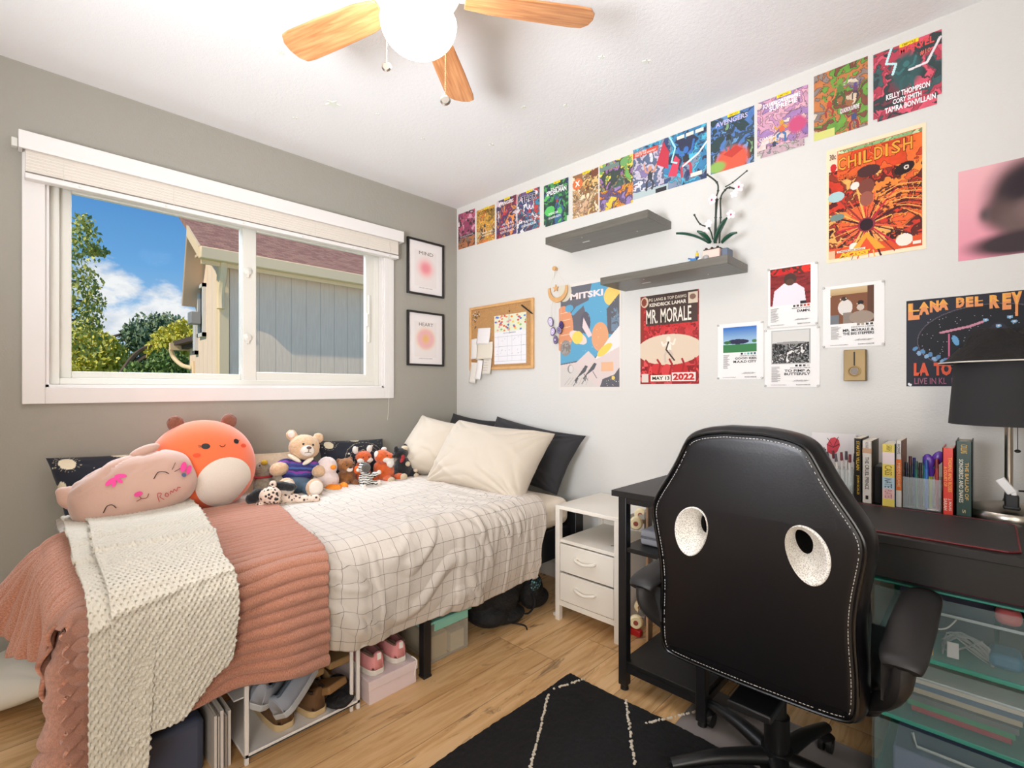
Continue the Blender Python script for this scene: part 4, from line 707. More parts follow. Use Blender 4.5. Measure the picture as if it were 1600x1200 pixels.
# ------------------------------------------------------------------ cork board
r = rpx((735.8, 480.9), (835.5, 466), (835.5, 576.3), (735.8, 579)); t = thing('cork_board', 'wood framed cork board near the room corner', 'notice board', (r[0], 0, r[2])); W = r[1]-r[0]; H = r[3]-r[2]
corkm = mat('cork', (198, 150, 96), .9, bump=(300, .5, .002), var=(160, .3)); m = MB(); m.b2((.008, -.010, .008), (W-.008, -.0005, H-.008)); m.build('cork_panel', corkm, t, smooth=False)
m = MB(); fw = .02; m.b2((0, -.018, 0), (fw, -.0005, H)); m.b2((W-fw, -.018, 0), (W, -.0005, H)); m.b2((fw, -.018, 0), (W-fw, -.0005, fw)); m.b2((fw, -.018, H-fw), (W-fw, -.0005, H)); m.build('frame', mat('honey_wood', (222, 172, 112), .5, var=(20, .2)), t, bevel=.004)
CBY = -.011
def card(name, lb, cat, px0, q0, px1, q1, col, group=None, tilt=0.0, y=-.013, lines=0, th=.0006, ncol='8a8480', curl=.012):
    p = onY(px0, q0, y); q = onY(px1, q1, y); w_ = q[0]-p[0]; h = p[2]-q[2]; n = 10
    P = np.zeros((n, n, 3)); 
    for i in range(n):
        for j in range(n):
            u = i/(n-1); v = j/(n-1); P[i, j] = (u*w_, -curl*(1-v)**2-.004*math.sin(u*3), -h*(1-v))
    o = surf(name, P, np.zeros((n, n, 2)), mat('note_'+col, tuple(int(col[k:k+2], 16) for k in (0, 2, 4)), .8), loc=(0, 0, 0), thick=.0004); o.location = (p[0], y, p[2]); o.rotation_euler = (0, tilt, 0); tag(o, lb, cat, group)
    if lines:
        m = MB().color(ncol); rn = random.Random(int(px0))
        for k in range(lines):
            v = .88-.8*k/lines; m.box((w_*(.15+.35*rn.random()+.15), -curl*(1-v)**2-.0065, -h*(1-v)), (w_*(.2+.4*rn.random()), .0003, .0016))
        m.build('handwriting', paper, o, smooth=False)
    return o
G = 'small paper notes on the cork board'
card('paper_note', 'white square note, topmost of the notes on the cork board', 'note', 746.5, 513, 766.5, 536, 'ece8e6', G, .05)
card('paper_note', 'narrow white note at the left edge of the cork board', 'note', 736, 530.5, 745, 561.5, 'e8e4de', G, -.06, -.015)
card('paper_note', 'wide cream note in the middle of the pinned notes', 'note', 745, 537, 770, 561, 'e2dac8', G, -.03, -.017)
card('paper_note', 'long curled note hanging lowest below the cork board frame', 'note', 736, 566, 746, 598, 'e8e2d8', G, .08, -.022)
card('paper_note', 'curled white strip beside the lowest hanging note', 'note', 746, 562, 754.5, 592, 'f0ece8', G, .12, -.026)
card('paper_note', 'scribbled note hanging below the wide cream note', 'note', 755, 560, 768, 584, 'dcd4c8', G, .03, -.021, 5)
cal = thing('wall_calendar', 'flower-topped monthly calendar pad pinned to the cork board', 'calendar', tuple(onY(773, 569, -.014))); p = onY(772.5, 569.5, -.014); q = onY(822, 487, -.014); W = q[0]-p[0]; H = q[2]-p[2]; cal.location = p
cv = Canvas(W, H, .0022, 'eae8ea'); cv.rect(0, .66, 1, 1, 'e0e4c8')
rn = random.Random(4)
for k in range(46): u, v = rn.random(), .68+.3*rn.random(); cv.ell(u, v, .035, .02, rn.choice(['e88a58', 'd86048', '5878c0', '88b868', 'e8c860', 'e8a0a8']))
for k in range(6): cv.line([(0, .06+.1*k), (1, .06+.1*k)], .0006, 'b8b8bc')
for k in range(1, 7): cv.line([(k/7, .06), (k/7, .58)], .0005, 'c0c0c4')
for k in range(26): u, v = .05+.9*rn.random(), .08+.48*rn.random(); cv.line([(u, v), (u+.06*rn.random(), v+.01)], .0008, '808088')
m = MB().color('dcdad8'); m.box((W/2, .006, H/2), (W, .011, H)); m.build('pad', paper, cal, smooth=False)
sheet('page', '', '', (p[0], q[0], p[2], q[2]), cv, [('NOVEMBER', .3, .615, .7, .64, '8a8a90')], paper, y=p[1]-.0, gap=.0012, parent=cal)
m = MB(); m.curve([(W*.5, -.002, H*1.05), (W*.5, -.006, H), (W*.49, -.006, H*.8), (W*.5, -.004, H*.62)], .0008, 5); m.ell((W*.5, -.004, H*1.06), .005, n=10, m=6); m.build('hanging_clip', dark_metal, cal)
m = MB(); a = onY(815, 477, -.03); b_ = onY(833, 491, -.03); m.sweep([a, a+(b_-a)*.9, b_], [.005, .0045, .001], 10); o = m.build('pen', black_plastic, loc=tuple(a), world=True); tag(o, 'black pen clipped across the top right corner of the cork board', 'pen')
m = MB().color('8a8078'); rn = random.Random(7)
for i in range(34):
    p = onY(739+rn.random()*11*(1 if i < 22 else .4), 486+rn.random()*(12 if i < 22 else 30), -.0135); m.color(rn.choice(['d8d4c8', '504840', '3a3634', 'c8a860', 'a8a098'])); m.ell(p, (.004, .003, .004), n=8, m=5)
o = m.build('push_pins', plasticcol, loc=tuple(onY(742, 500, -.0135)), world=True); tag(o, 'cluster of small metallic pins in the upper left of the cork board', 'pins'); o['kind'] = 'stuff'
# ------------------------------------------------------------------ moon hanging
wood = mat('light_wood', (220, 172, 116), .5, var=(30, .15)); Yh = -.014
t = thing('moon_hanging', 'wooden crescent moon and star wall hanging with purple stone slices', 'wall hanging', tuple(onY(870, 421, 0)))
c = onY(870, 420.5, 0); m = MB(); m.cyl(c+[0, -.002, 0], c+[0, -.02, 0], .010, .008); m.lathe([(.005, 0), (.013, 0), (.014, .004), (.013, .008), (.005, .008)], c+[0, -.02, 0], 20, (PI/2, 0, 0)); m.build('hook', wood, t, world=True)
mc = onY(871.5, 453, Yh); R = (onY(887, 453, Yh)[0]-mc[0]); poly = [(R*math.cos(a), R*math.sin(a)) for a in np.linspace(-PI*1.08, PI*.08, 26)]+[(R*.78*math.cos(a), R*.16+R*.78*math.sin(a)) for a in np.linspace(PI*.04, -PI*1.04, 22)]
m = MB(); m.prism(poly, mc+[0, .004, 0], (1, 0, 0), (0, 0, 1), (0, -.008, 0)); m.build('crescent', wood, t, world=True, bevel=.001)
m = MB(); sc_ = onY(868.5, 450.5, Yh); rr = R*.32; m.prism([((1 if k % 2 == 0 else .45)*rr*math.sin(PI*k/5), (1 if k % 2 == 0 else .45)*rr*math.cos(PI*k/5)) for k in range(10)], sc_+[0, .002, 0], (1, 0, 0), (0, 0, 1), (0, -.005, 0)); m.build('star', wood, t, world=True)
m = MB(); top = c+np.array([0, -.02, 0])
for d in (-.8*R, .8*R, -.05): m.sweep([top, mc+[d, 0, R*.25 if d != -.05 else 0]], .0007, 5)
cord = mat('white_cord', (232, 226, 216), .8)
sl_ = [(860.5, 503, .020, .030, 'c8b8d8', .3), (864, 518, .018, .026, 'b8a0d0', -.2), (868, 531, .016, .026, '8a7898', .1), (877, 508, .017, .024, '58407a', 0), (874, 516, .018, .022, 'a898b8', .5)]
for (px, q, a, b2_, col, ang) in sl_: e = onY(px, q, Yh); m.sweep([mc+[(e[0]-mc[0])*.8, 0, -R*.7], e+[0, 0, b2_]], .0006, 5)
m.build('cords', cord, t, world=True)
for i, (px, q, a, b2_, col, ang) in enumerate(sl_):
    e = onY(px, q, Yh-.004*(i % 3)); m = MB()
    for k, (s_, cc) in enumerate([(1, '2e2438'), (.88, col), (.6, 'e0d8e8' if i < 2 else '483468'), (.42, col), (.22, 'ece6f0' if i < 3 else '201830')]):
        m.color(cc); pl = [(s_*a*math.cos(w_)*(1+.08*math.sin(3*w_+i)), s_*b2_*math.sin(w_)) for w_ in np.linspace(0, 2*PI, 26)[:-1]]
        pl = [(x*math.cos(ang)-y*math.sin(ang), x*math.sin(ang)+y*math.cos(ang)) for x, y in pl]; m.prism(pl, e+[0, -.0006*k, 0], (1, 0, 0), (0, 0, 1), (0, -.003, 0))
    m.build('stone_slice', mat('polished_stone', None, .15), t, world=True, smooth=False)
# brass box on the wall
r = rpx((1317.4, 546.8), (1352.5, 545.8), (1352.5, 595), (1318.5, 595), -.035); t = thing('brass_box', 'brass coloured wall box with a slot and round dial below the brown album print', 'wall ornament', (r[0], 0, r[2])); W = r[1]-r[0]; H = r[3]-r[2]
brass = mat('aged_brass', (150, 124, 78), .5, metal=.35, var=(12, .2)); m = MB(); m.b2((0, -.035, 0), (W, 0, H)); m.build('body', brass, t, bevel=.002)
m = MB(); m.b2((W*.46, -.0358, H*.48), (W*.53, -.0335, H*.93)); m.build('slot', mat('slot_black', (22, 18, 14), .6), t, smooth=False)
m = MB(); m.lathe([(W*.30, 0), (W*.30, .003), (W*.24, .004), (W*.22, .001), (W*.19, .001)], (W*.5, -.035, H*.31), 28, (PI/2, 0, 0)); m.build('dial_ring', brass, t)
m = MB(); m.lathe([(0, .0), (W*.19, 0), (W*.18, .002), (0, .002)], (W*.5, -.035, H*.31), 24, (PI/2, 0, 0)); m.box((W*.52, -.0375, H*.31), (.003, .002, .014), (0, .5, 0)); m.build('dial', mat('dark_bronze', (50, 40, 30), .3, metal=.6), t)
# ------------------------------------------------------------------ orchid on the shelf
oy = -.12; zs = 1.681
ot = thing('toy_orchid', 'pink potted brick-built orchid on the right end of the lower shelf', 'orchid', (*onY(1118, 390, oy)[:2], zs))
P_ = lambda p, q, dy=0.0: onY(p, q, oy+dy)
leafm = mat('dark_leaf', (34, 78, 60), .4); stemm = mat('dark_stem', (44, 54, 44), .5); petal = mat('pale_petal', (244, 226, 226), .5); pinkm = mat('magenta_lip', (206, 70, 120), .4)
pc = P_(1116, 390); m = MB(); m.box((pc[0], oy, zs+.028), (.075, .075, .055)); m.build('pot', mat('blush_pot', (232, 196, 182), .5), ot, world=True, bevel=.003)
m = MB(); m.box((pc[0]+.052, oy+.01, zs+.028), (.028, .06, .055)); m.build('pot_side', mat('slate_blue_plastic', (96, 108, 128), .4), ot, world=True, bevel=.004)
m = MB(); m.box((pc[0], oy, zs+.057), (.068, .068, .006)); 
for i in range(9): m.ell((pc[0]-.025+.025*(i % 3), oy-.025+.025*(i//3), zs+.062), .007, n=8, m=5)
m.build('soil', mat('dark_soil', (58, 46, 38), .8), ot, world=True)
def leaf(pts, w0):
    m = MB(); P = [np.array(p) for p in pts]; n = 12; V = []
    for i in range(n+1):
        t = i/n; a = (1-t)**2*P[0]+2*t*(1-t)*P[1]+t*t*P[2]; wd = w0*math.sin(PI*min(1, .12+.88*t))**.6*(1 if t < .9 else .7); d = (P[2]-P[0]); s_ = np.cross(d, (0, 0, 1)); s_ = s_/(np.linalg.norm(s_)+1e-9)
        V += [a-s_*wd+[0, 0, .006], a, a+s_*wd+[0, 0, .006]]
    F = []
    for i in range(n):
        for k in (0, 1): F.append((i*3+k, i*3+k+1, i*3+k+4, i*3+k+3))
    m.add(V, F); o = m.build('leaf', leafm, ot, world=True); d = o.modifiers.new('t', 'SOLIDIFY'); d.thickness = .004; return o
leaf([P_(1108, 380), P_(1085, 365), P_(1057, 365, -.02)], .016); leaf([P_(1110, 380), P_(1100, 366, -.05), P_(1090, 362, -.06)], .014); leaf([P_(1116, 380), P_(1124, 355, -.01), P_(1136, 341, -.01)], .016); leaf([P_(1128, 380), P_(1140, 366, -.02), P_(1151, 364, -.02)], .014)
for pts, r_ in (([(1116, 380), (1118, 340), (1119, 310), (1122, 298), (1120, 285), (1105, 273)], .0035), ([(1124, 380), (1126, 340), (1126, 310), (1133, 297), (1140, 293), (1150, 296)], .0035), ([(1119, 380), (1119, 340), (1121, 312)], .003), ([(1133, 292), (1145, 285), (1167, 267)], .0025), ([(1114, 374), (1108, 357), (1094, 350), (1085, 336)], .003)):
    m = MB(); m.curve([P_(*p) for p in pts], r_, 7)
    for (a, b_) in zip(pts[:-1], pts[1:]): m.ell(P_(*b_), r_*1.6, n=7, m=5)
    m.build('stem', stemm, ot, world=True)
def flower(p, q, s_, yaw, lip=True):
    c = P_(p, q, -.02); f = thing('x', '', '', tuple(c-np.array(ot.location)), (0, 0, yaw))
    m = MB()
    for k, (a, r_) in enumerate([(90, 1), (162, .8), (234, .9), (306, .9), (18, .8)]):
        a = math.radians(a); m.ell((.62*s_*math.cos(a), -.003*(k % 2), .62*s_*math.sin(a)), (.5*s_*r_, .12*s_, .62*s_*r_), (0, -a+PI/2, 0), n=12, m=8)
    o = m.build('flower', petal, ot, loc=f.location, rot=(0, 0, yaw)); bpy.data.objects.remove(f)
    if lip: l = MB(); l.ell((0, -.2*s_, -.1*s_), (.2*s_, .25*s_, .28*s_), n=10, m=7); l.build('lip', pinkm, o)
flower(1113, 312, .020, -.2); flower(1154, 292, .020, .5); flower(1142, 335, .017, .4); flower(1107, 350, .016, -.1, False); flower(1147, 303, .015, .2, False); flower(1103, 362, .012, .3, False)
# small brick-built toys on the shelf
m = MB(); p = onY(1087, 398, -.2)
def brick(m, c, d, studs=True):
    m.box(c, d)
    if studs:
        for i in range(max(1, int(d[0]/.009))): m.cyl((c[0]-d[0]/2+.0045+.009*i, c[1], c[2]+d[2]/2), (c[0]-d[0]/2+.0045+.009*i, c[1], c[2]+d[2]/2+.002), .0028, n=8)
x0 = onY(1087, 398, -.19)[0]
m.color('2f7d6a'); brick(m, (x0, -.19, zs+.005), (.054, .02, .0096)); m.color('3a78b8'); brick(m, (x0-.008, -.19, zs+.014), (.027, .016, .0096)); m.color('e8e8e8'); brick(m, (x0+.02, -.19, zs+.012), (.01, .016, .006)); m.color('b8d8e8'); m.box((x0-.03, -.19, zs+.018), (.016, .004, .004), (0, .3, 0)); m.color('2c5c9a'); m.cyl((x0-.012, -.19, zs+.018), (x0-.03, -.2, zs+.022), .003, n=8)
tag(m.build('brick_boat', plasticcol, loc=(x0, -.19, zs), world=True, smooth=True), 'tiny green and blue brick-built toy on the lower shelf', 'toy')
m = MB(); xf = x0+.006; m.color('e8c030'); m.cyl((xf, -.19, zs+.021), (xf, -.19, zs+.038), .007, .0068, 12); m.ell((xf, -.19, zs+.038), .0068, n=12, m=7); m.color('3a5a98'); m.cyl((xf, -.19, zs+.0195), (xf, -.19, zs+.026), .0075, n=12); m.color('282828'); m.cyl((xf, -.19, zs+.042), (xf, -.19, zs+.052), .0018, .001, 6)
tag(m.build('toy_figure', plasticcol, loc=(xf, -.19, zs+.0195), world=True), 'tiny yellow toy figure standing on the brick-built toy', 'toy')
m = MB(); xg = onY(1103, 395, -.16)[0]; m.color('a8a8a4'); m.ell((xg, -.16, zs+.022), (.014, .012, .013), (0, .5, 0)); m.ell((xg-.012, -.165, zs+.010), (.012, .01, .010)); m.color('78a8c0'); m.ell((xg+.004, -.175, zs+.006), (.012, .008, .006)); tag(m.build('toy_animal', plasticcol, loc=(xg, -.16, zs), world=True), 'small grey toy animal next to the orchid pot', 'toy')
# ================================================================== BED
bed = thing('bed', 'black metal framed bed with mattress along the window wall', 'bed', (.63, -1.1, 0))
ZT = .575; XE = 1.215; YF = -2.17
m = MB()
for (a, b_) in (((.06, -.20, .27), (1.215, -.17, .31)), ((.06, -2.15, .27), (1.215, -2.12, .31)), ((.06, -2.15, .27), (.09, -.07, .31)), ((1.185, -2.15, .27), (1.215, -.17, .42)), ((.62, -2.15, .27), (.65, -.07, .31))): m.b2(a, b_)
for i in range(14): y = -.28-.14*i; m.b2((.07, y-.02, .405), (1.180, y+.02, .42))
m.build('frame', black_metal, bed, world=True, bevel=.002)
for (x, y) in ((1.20, -1.15), (1.20, -2.10), (1.20, -.12), (.64, -1.15), (.08, -.12), (.08, -2.1)):
    m = MB(); m.b2((x-.017, y-.017, .008), (x+.017, y+.017, .27)); m.b2((x-.019, y-.019, 0), (x+.019, y+.019, .010)); m.build('leg', black_metal, bed, world=True, bevel=.002)
m = MB(); m.b2((1.19, -.235, 0), (1.25, -.17, .49)); m.b2((.06, -.225, 0), (.10, -.18, .49)); m.b2((.06, -.22, .40), (1.24, -.18, .485)); m.b2((.06, -.22, .28), (1.22, -.18, .31)); m.build('headboard', black_metal, bed, world=True, bevel=.003)
m = MB(); m.b2((.045, -2.15, .425), (XE+.01, -.245, ZT-.01)); m.build('mattress', mat('cream_sheet', (226, 214, 196), .9, bump=(14, .5, .012)), bed, world=True, bevel=.045, seg=5)

def drape(S, T, off=0.0, zt=ZT, r=.05, fold=0.0, seed=0, flare=.55):
    """cloth over the bed: S runs across from the wall (x), T along the bed (distance from the head wall); both hang over their edge"""
    xe = XE+off-r; te = -YF+off-r; arc = r*PI/2
    def bend(d):   # distance past the start of the bend -> outward, down
        a = np.clip(d, 0, arc)/r; out = r*np.sin(a); dn = r*(1-np.cos(a))+np.maximum(0, d-arc); return out, dn
    ox, dx = bend(np.maximum(0, S-xe)); oy_, dy = bend(np.maximum(0, T-te)); mn = np.minimum(dx, dy)
    hx = np.maximum(0, dx-r); hy = np.maximum(0, dy-r)
    k1 = fold*np.minimum(1, hx/.2)*(np.sin(T*26+seed)*.5+np.sin(T*11+2*seed)*.7+.6*vn(T*9, S*2, seed)); k2 = fold*np.minimum(1, hy/.2)*(np.sin(S*17+seed)*.6+np.sin(S*38+seed*2)*.5)
    X = np.where(S > xe, xe+ox+k1+flare*mn, S); Y = -np.where(T > te, te+oy_+k2+flare*mn, T); Z = zt+off-np.maximum(dx, dy)
    return X, Y, Z
def gridUV(s0, s1, t0, t1, ns, nt_): return np.meshgrid(np.linspace(s0, s1, ns), np.linspace(t0, t1, nt_), indexing='ij')
def wrinkle(S, T, seed, sc=6, k=3): n = fbm(S*sc, T*sc*.8, seed, 3); return np.maximum(0, 1-np.abs(n-.5)*2*k)
# --- grid duvet
gm_ = bpy.data.materials.new('windowpane_check_cotton'); gm_.use_nodes = True; nt = gm_.node_tree; b = nt.nodes['Principled BSDF']; b.inputs['Roughness'].default_value = .9; b.inputs['Sheen Weight'].default_value = .1
uvn = N(nt, 'ShaderNodeUVMap'); sp = N(nt, 'ShaderNodeSeparateXYZ'); nt.links.new(uvn.outputs[0], sp.inputs[0])
ls = []
for k in (0, 1):
    f_ = math_n(nt, 'FRACT', math_n(nt, 'DIVIDE', sp.outputs[k], .0525)); ls.append(math_n(nt, 'LESS_THAN', f_, .035))
ln = math_n(nt, 'MAXIMUM', ls[0], ls[1]); nz = N(nt, 'ShaderNodeTexNoise', i_Scale=60.0, i_Detail=3.0); nt.links.new(uvn.outputs[0], nz.inputs['Vector'])
nt.links.new(mixc(nt, math_n(nt, 'MULTIPLY', ln, math_n(nt, 'ADD', .45, math_n(nt, 'MULTIPLY', nz.outputs[0], .5))), lin((206, 196, 184)), lin((84, 72, 66))), b.inputs['Base Color'])
bp = N(nt, 'ShaderNodeBump', i_Strength=.35, i_Distance=.004); nt.links.new(nz.outputs[0], bp.inputs['Height']); nt.links.new(bp.outputs[0], b.inputs['Normal'])
S, T = gridUV(.06, 1.56, .40, 2.155, 260, 300)
UVd = np.stack([S, T], -1).copy(); S = S-np.clip((T-1.45)/.2, 0, 1)*.085*np.clip((S-1.2)/.3, 0, 1)
T = T+(.06+.05*(S-.5))*np.clip((.8-T)/.4, 0, 1)*np.clip((S-.9)*2, 0, 1)
X, Y, Z = drape(S, T, .012, r=.075, fold=.007, seed=2)
w1 = fbm(S*3.2, T*3.2, 3, 3)-.5; w2 = wrinkle(S+.3*T, T, 5, 7, 5); w3 = wrinkle(S, T+.5*S, 8, 12, 5)
wa = fbm(S*2+4, T*2, 21, 2); cr = wrinkle(S*1.2+.9*T+wa, T*.5-.4*S, 31, 5, 6); cr2 = wrinkle(T*1.6+.35*wa, S*.25, 37, 5, 7)
hang = np.clip((S-1.15)/.1, 0, 1); amp = .016*w1+.008*cr*(.35+fbm(S*2, T*2, 40, 2))+.005*cr2*hang+.004*cr*hang+.003*w2*(1-hang); edge = np.clip((S-1.48)/.08, 0, 1)
Z += amp*(1-hang)+.004; X += (amp*1.1+.016*np.sin(np.clip((S-1.15)/.4, 0, 1)*PI))*hang; Z += .014*(fbm(T*5, S*0, 11, 3)-.5)*edge*2; X -= .012*edge
Z -= np.clip((.52-T)/.12, 0, 1)*.010
P = np.stack([X, Y, Z], -1); du = surf('duvet', P, UVd, gm_, thick=.012, loc=(.7, -1.3, ZT)); tag(du, 'cream duvet with a thin black grid pattern spread over the bed', 'duvet')
# --- ribbed rose blanket
pk = bpy.data.materials.new('rose_plush_fleece'); pk.use_nodes = True; nt = pk.node_tree; b = nt.nodes['Principled BSDF']; b.inputs['Roughness'].default_value = 1; b.inputs['Sheen Weight'].default_value = .6; b.inputs['Sheen Roughness'].default_value = .5; b.inputs['Sheen Tint'].default_value = (*lin((255, 226, 218)), 1)
uvn = N(nt, 'ShaderNodeUVMap'); nz = N(nt, 'ShaderNodeTexNoise', i_Scale=380.0, i_Detail=3.0); nt.links.new(uvn.outputs[0], nz.inputs['Vector'])
nt.links.new(ramp(nt, nz.outputs[0], [(.3, lin((160, 98, 72))), (.55, lin((198, 134, 106))), (.75, lin((220, 160, 134)))]), b.inputs['Base Color'])
bp = N(nt, 'ShaderNodeBump', i_Strength=.9, i_Distance=.006); nt.links.new(nz.outputs[0], bp.inputs['Height']); nt.links.new(bp.outputs[0], b.inputs['Normal'])
bt = thing('rose_blanket', 'ribbed rose pink fleece blanket draped over the foot of the bed', 'blanket', (1.0, -1.9, ZT))
S, T = gridUV(.40, 1.555, 1.42, 2.43, 280, 220)
T2 = T+np.clip((2.0-T), 0, 1)*.28*np.clip((S-.3)/1.0, 0, 1)**1.0   # slanting right edge
T2 = T2+.02*(fbm(S*4, S*0, 4, 3)-.5); T2 = np.where(T2 > 2.14, 2.14+(T2-2.14)*(1-.75*np.clip((S-1.09)/.09, 0, 1)), T2)
S2 = S+(.02*np.sin(T*6))*np.clip(S-1.3, 0, 1)*5
X, Y, Z = drape(S2, T2, .030, r=.07, fold=.030, seed=1, flare=.12)
ph = (S+.010*np.sin(T*9)+.012*fbm(T*3, S*2, 7, 2))/.034; brk = fbm(T*7+np.floor(ph)*3.1, np.floor(ph)*1.7, 9, 2)
rib = (.5-.5*np.cos(2*PI*ph))**.55*(.55+.75*brk); onleft = np.clip((T2-2.1)/.08, 0, 1)
nx_ = np.clip((S2-1.12)/.12, 0, 1)*(1-onleft); up = 1-np.maximum(nx_, onleft)
d = .018*rib+.012*(fbm(S*4, T*4, 3, 3)-.5)
Z += d*up*.5; X += (d*1.1+.014)*nx_; Y -= (d*.8+.03*(fbm(S*9, T*1.5, 6, 2)-.4))*onleft
Z += .018*np.maximum(0, fbm(S*3+5, T*3, 12, 2)-.5)*up
fl = np.clip((T2-2.2)/.22, 0, 1); Y -= fl*(.05*np.clip((1.0-S)/.3, 0, 1)+.09*np.exp(-((S-.45)/.13)**2)); X -= fl*.07*np.exp(-((S-.42)/.1)**2); Z += fl*.03*np.sin(S*16+1)
surf('fleece', np.stack([X, Y, Z], -1), np.stack([S, T], -1), pk, bt, thick=.010)
# rolled corner hanging at the foot
m = MB(); pts = []; rr = []
for i in range(60):
    u = i/59; z = .53-.52*u
    pts.append((1.08+.17*u**.6, -2.175-.05*u-.008*math.sin(u*9), max(z, .03))); rr.append((.022+.036*min(1, u*2.2))*(.84+.20*abs(math.sin(u*PI*8+math.sin(u*40)*.3)))*(1+.1*math.sin(u*13)))
m.sweep(pts, rr, 22); o = m.build('rolled_corner', mat('rose_roll', (204, 144, 120), 1.0, bump=(260, .9, .006), var=(120, .3), sheen=.35), bt, world=True)
# --- white knit throw
kn = bpy.data.materials.new('cream_knit'); kn.use_nodes = True; nt = kn.node_tree; b = nt.nodes['Principled BSDF']; b.inputs['Roughness'].default_value = .95; b.inputs['Sheen Weight'].default_value = .2
b.inputs['Base Color'].default_value = (*lin((208, 200, 184)), 1); uvn = N(nt, 'ShaderNodeUVMap'); nz = N(nt, 'ShaderNodeTexNoise', i_Scale=420.0, i_Detail=3.0); nt.links.new(uvn.outputs[0], nz.inputs['Vector']); bp = N(nt, 'ShaderNodeBump', i_Strength=.6, i_Distance=.003); nt.links.new(nz.outputs[0], bp.inputs['Height']); nt.links.new(bp.outputs[0], b.inputs['Normal'])
kt = thing('knit_throw', 'chunky cream knitted throw hanging over the foot corner of the bed', 'throw blanket', (1.0, -2.0, ZT))
def knit(s0, s1, tl, tr, off, ns, nt_, seed, name, hole=True, hem=None):
    S, Q = gridUV(s0, s1, 0, 1, ns, nt_); TL = np.interp(S, *tl); TR = np.interp(S, *tr); T = TL+(TR-TL)*Q
    if hem is not None: S = S+hem(Q)*np.clip((S-1.0)/(s1-1.0), 0, 1)
    X, Y, Z = drape(S, T, off, r=.08, fold=.010, seed=seed)
    nx_ = np.clip((S-1.12)/.13, 0, 1); up = 1-nx_
    a = S/.0115; row = np.floor(a); bq = T/.0135+.5*(row % 2)
    hl = (np.clip(np.cos(2*PI*(a-.5)), 0, 1)**.8)*(np.clip(np.cos(2*PI*(bq-.5)), 0, 1)**.8); st = (1-hl)*(.8+.4*fbm(S*60, T*60, seed+3, 2))+.25*np.abs(np.sin(PI*a))
    band = np.exp(-((S[:, :]-.99+.12*(Q-.5)*0)/.012)**2)+np.exp(-((S-1.30+.05*Q)/.014)**2)+np.exp(-((S-.80)/.008)**2)*.6
    d = .006+.013*st+.013*band*(.7+.6*vn(T*60, S*20, 2))+.018*(fbm(S*3, T*5, seed, 2)-.5)
    Z += d*up; X += (d+.022)*nx_; return surf(name, np.stack([X, Y, Z], -1), np.stack([S, T], -1), kn, kt, thick=.006)
knit(.26, 1.62, ([.26, .6, 1.0, 1.62], [2.09, 2.10, 2.125, 2.13]), ([.26, .6, 1.04, 1.25, 1.45, 1.62], [1.75, 1.775, 1.83, 1.865, 1.855, 1.87]), .074, 540, 150, 1, 'top_layer', hem=lambda q: -.13*np.clip((q-.35)/.65, 0, 1)**1.6+.02*np.sin(q*14)*.4)
knit(.30, 1.72, ([.26, 1.0, 1.72], [2.150, 2.165, 2.165]), ([.26, .6, 1.7], [1.98, 2.0, 2.06]), .058, 420, 70, 5, 'under_layer')

# ================================================================== PILLOWS
def pillow(name, label, c00, c10, c11, c01, th, m, group=None, nu=54, nv=40, seed=0, pinch=.05, wr=.006, cols=None, cat='pillow', power=.5, sag=0.0, wdir=1.0, nrm=None):
    c00, c10, c11, c01 = (np.array(c, float) for c in (c00, c10, c11, c01)); cen = (c00+c10+c11+c01)/4
    U, V = np.meshgrid(np.linspace(-1, 1, nu), np.linspace(-1, 1, nv), indexing='ij')
    U = np.sign(U)*np.abs(U)**.85; V = np.sign(V)*np.abs(V)**.85
    Up = U*(1-pinch*(1-V**2)*np.abs(U)**2); Vp = V*(1-pinch*1.4*(1-U**2)*np.abs(V)**2)
    a = (Up+1)/2; b = (Vp+1)/2; wob = .012*(fbm(U*2.3+7, V*2.3, seed+6, 2)-.5)*np.linalg.norm(c10-c00)*1.6; a = a+wob; b = b+wob*.8; P = c00*((1-a)*(1-b))[..., None]+c10*(a*(1-b))[..., None]+c11*(a*b)[..., None]+c01*((1-a)*b)[..., None]
    n = np.cross(c10-c00, c01-c00); n /= np.linalg.norm(n)
    if nrm is not None and np.dot(n, nrm) < 0: n = -n
    h = (np.clip(1-U**2, 0, 1)**power)*(np.clip(1-V**2, 0, 1)**power)
    w = 2.6*(fbm(U*1.3, V*1.3, seed+1, 2)-.5)
    for su in (-1, 1):
        for sv in (-1, 1):
            du_, dv_ = 1.05-su*U, 1.05-sv*V; ph_ = np.arctan2(dv_, du_); rr_ = np.hypot(du_, dv_); w = w+1.3*(np.abs(np.sin(ph_*9+seed+2*fbm(U*2+seed, V*2, seed, 2)))-.5)*np.exp(-(rr_/.85)**2)
    w = w+.9*np.maximum(0, 1-np.abs(np.sin(V*4.2+U*2.2*wdir+2.4*fbm(U*1.6, V*1.6, seed+3, 2)))*2.2)*fbm(U*2.5, V*2.5, seed+8, 2)
    w = wr*w*np.minimum(1, h*2.4)
    A = P+n*(th*.55*h+w)[..., None]; B = P-n*(th*.45*h)[..., None]; mid = A.copy()
    uv = np.stack([a, b], -1); o = surf(name, A, uv, m, loc=tuple(cen), cols=cols)
    # close with the back sheet in the same mesh
    o2 = surf('b', B[:, ::-1], uv[:, ::-1], m, loc=tuple(cen), cols=None if cols is None else cols[:, ::-1])
    import bmesh as bm_
    bm = bm_.new(); bm.from_mesh(o.data); bm.from_mesh(o2.data); bm_.ops.remove_doubles(bm, verts=bm.verts, dist=1e-5)
    for f in bm.faces: f.smooth = True
    bm.to_mesh(o.data); bm.free(); me2 = o2.data; bpy.data.objects.remove(o2); bpy.data.meshes.remove(me2)
    tag(o, label, cat, group); return o
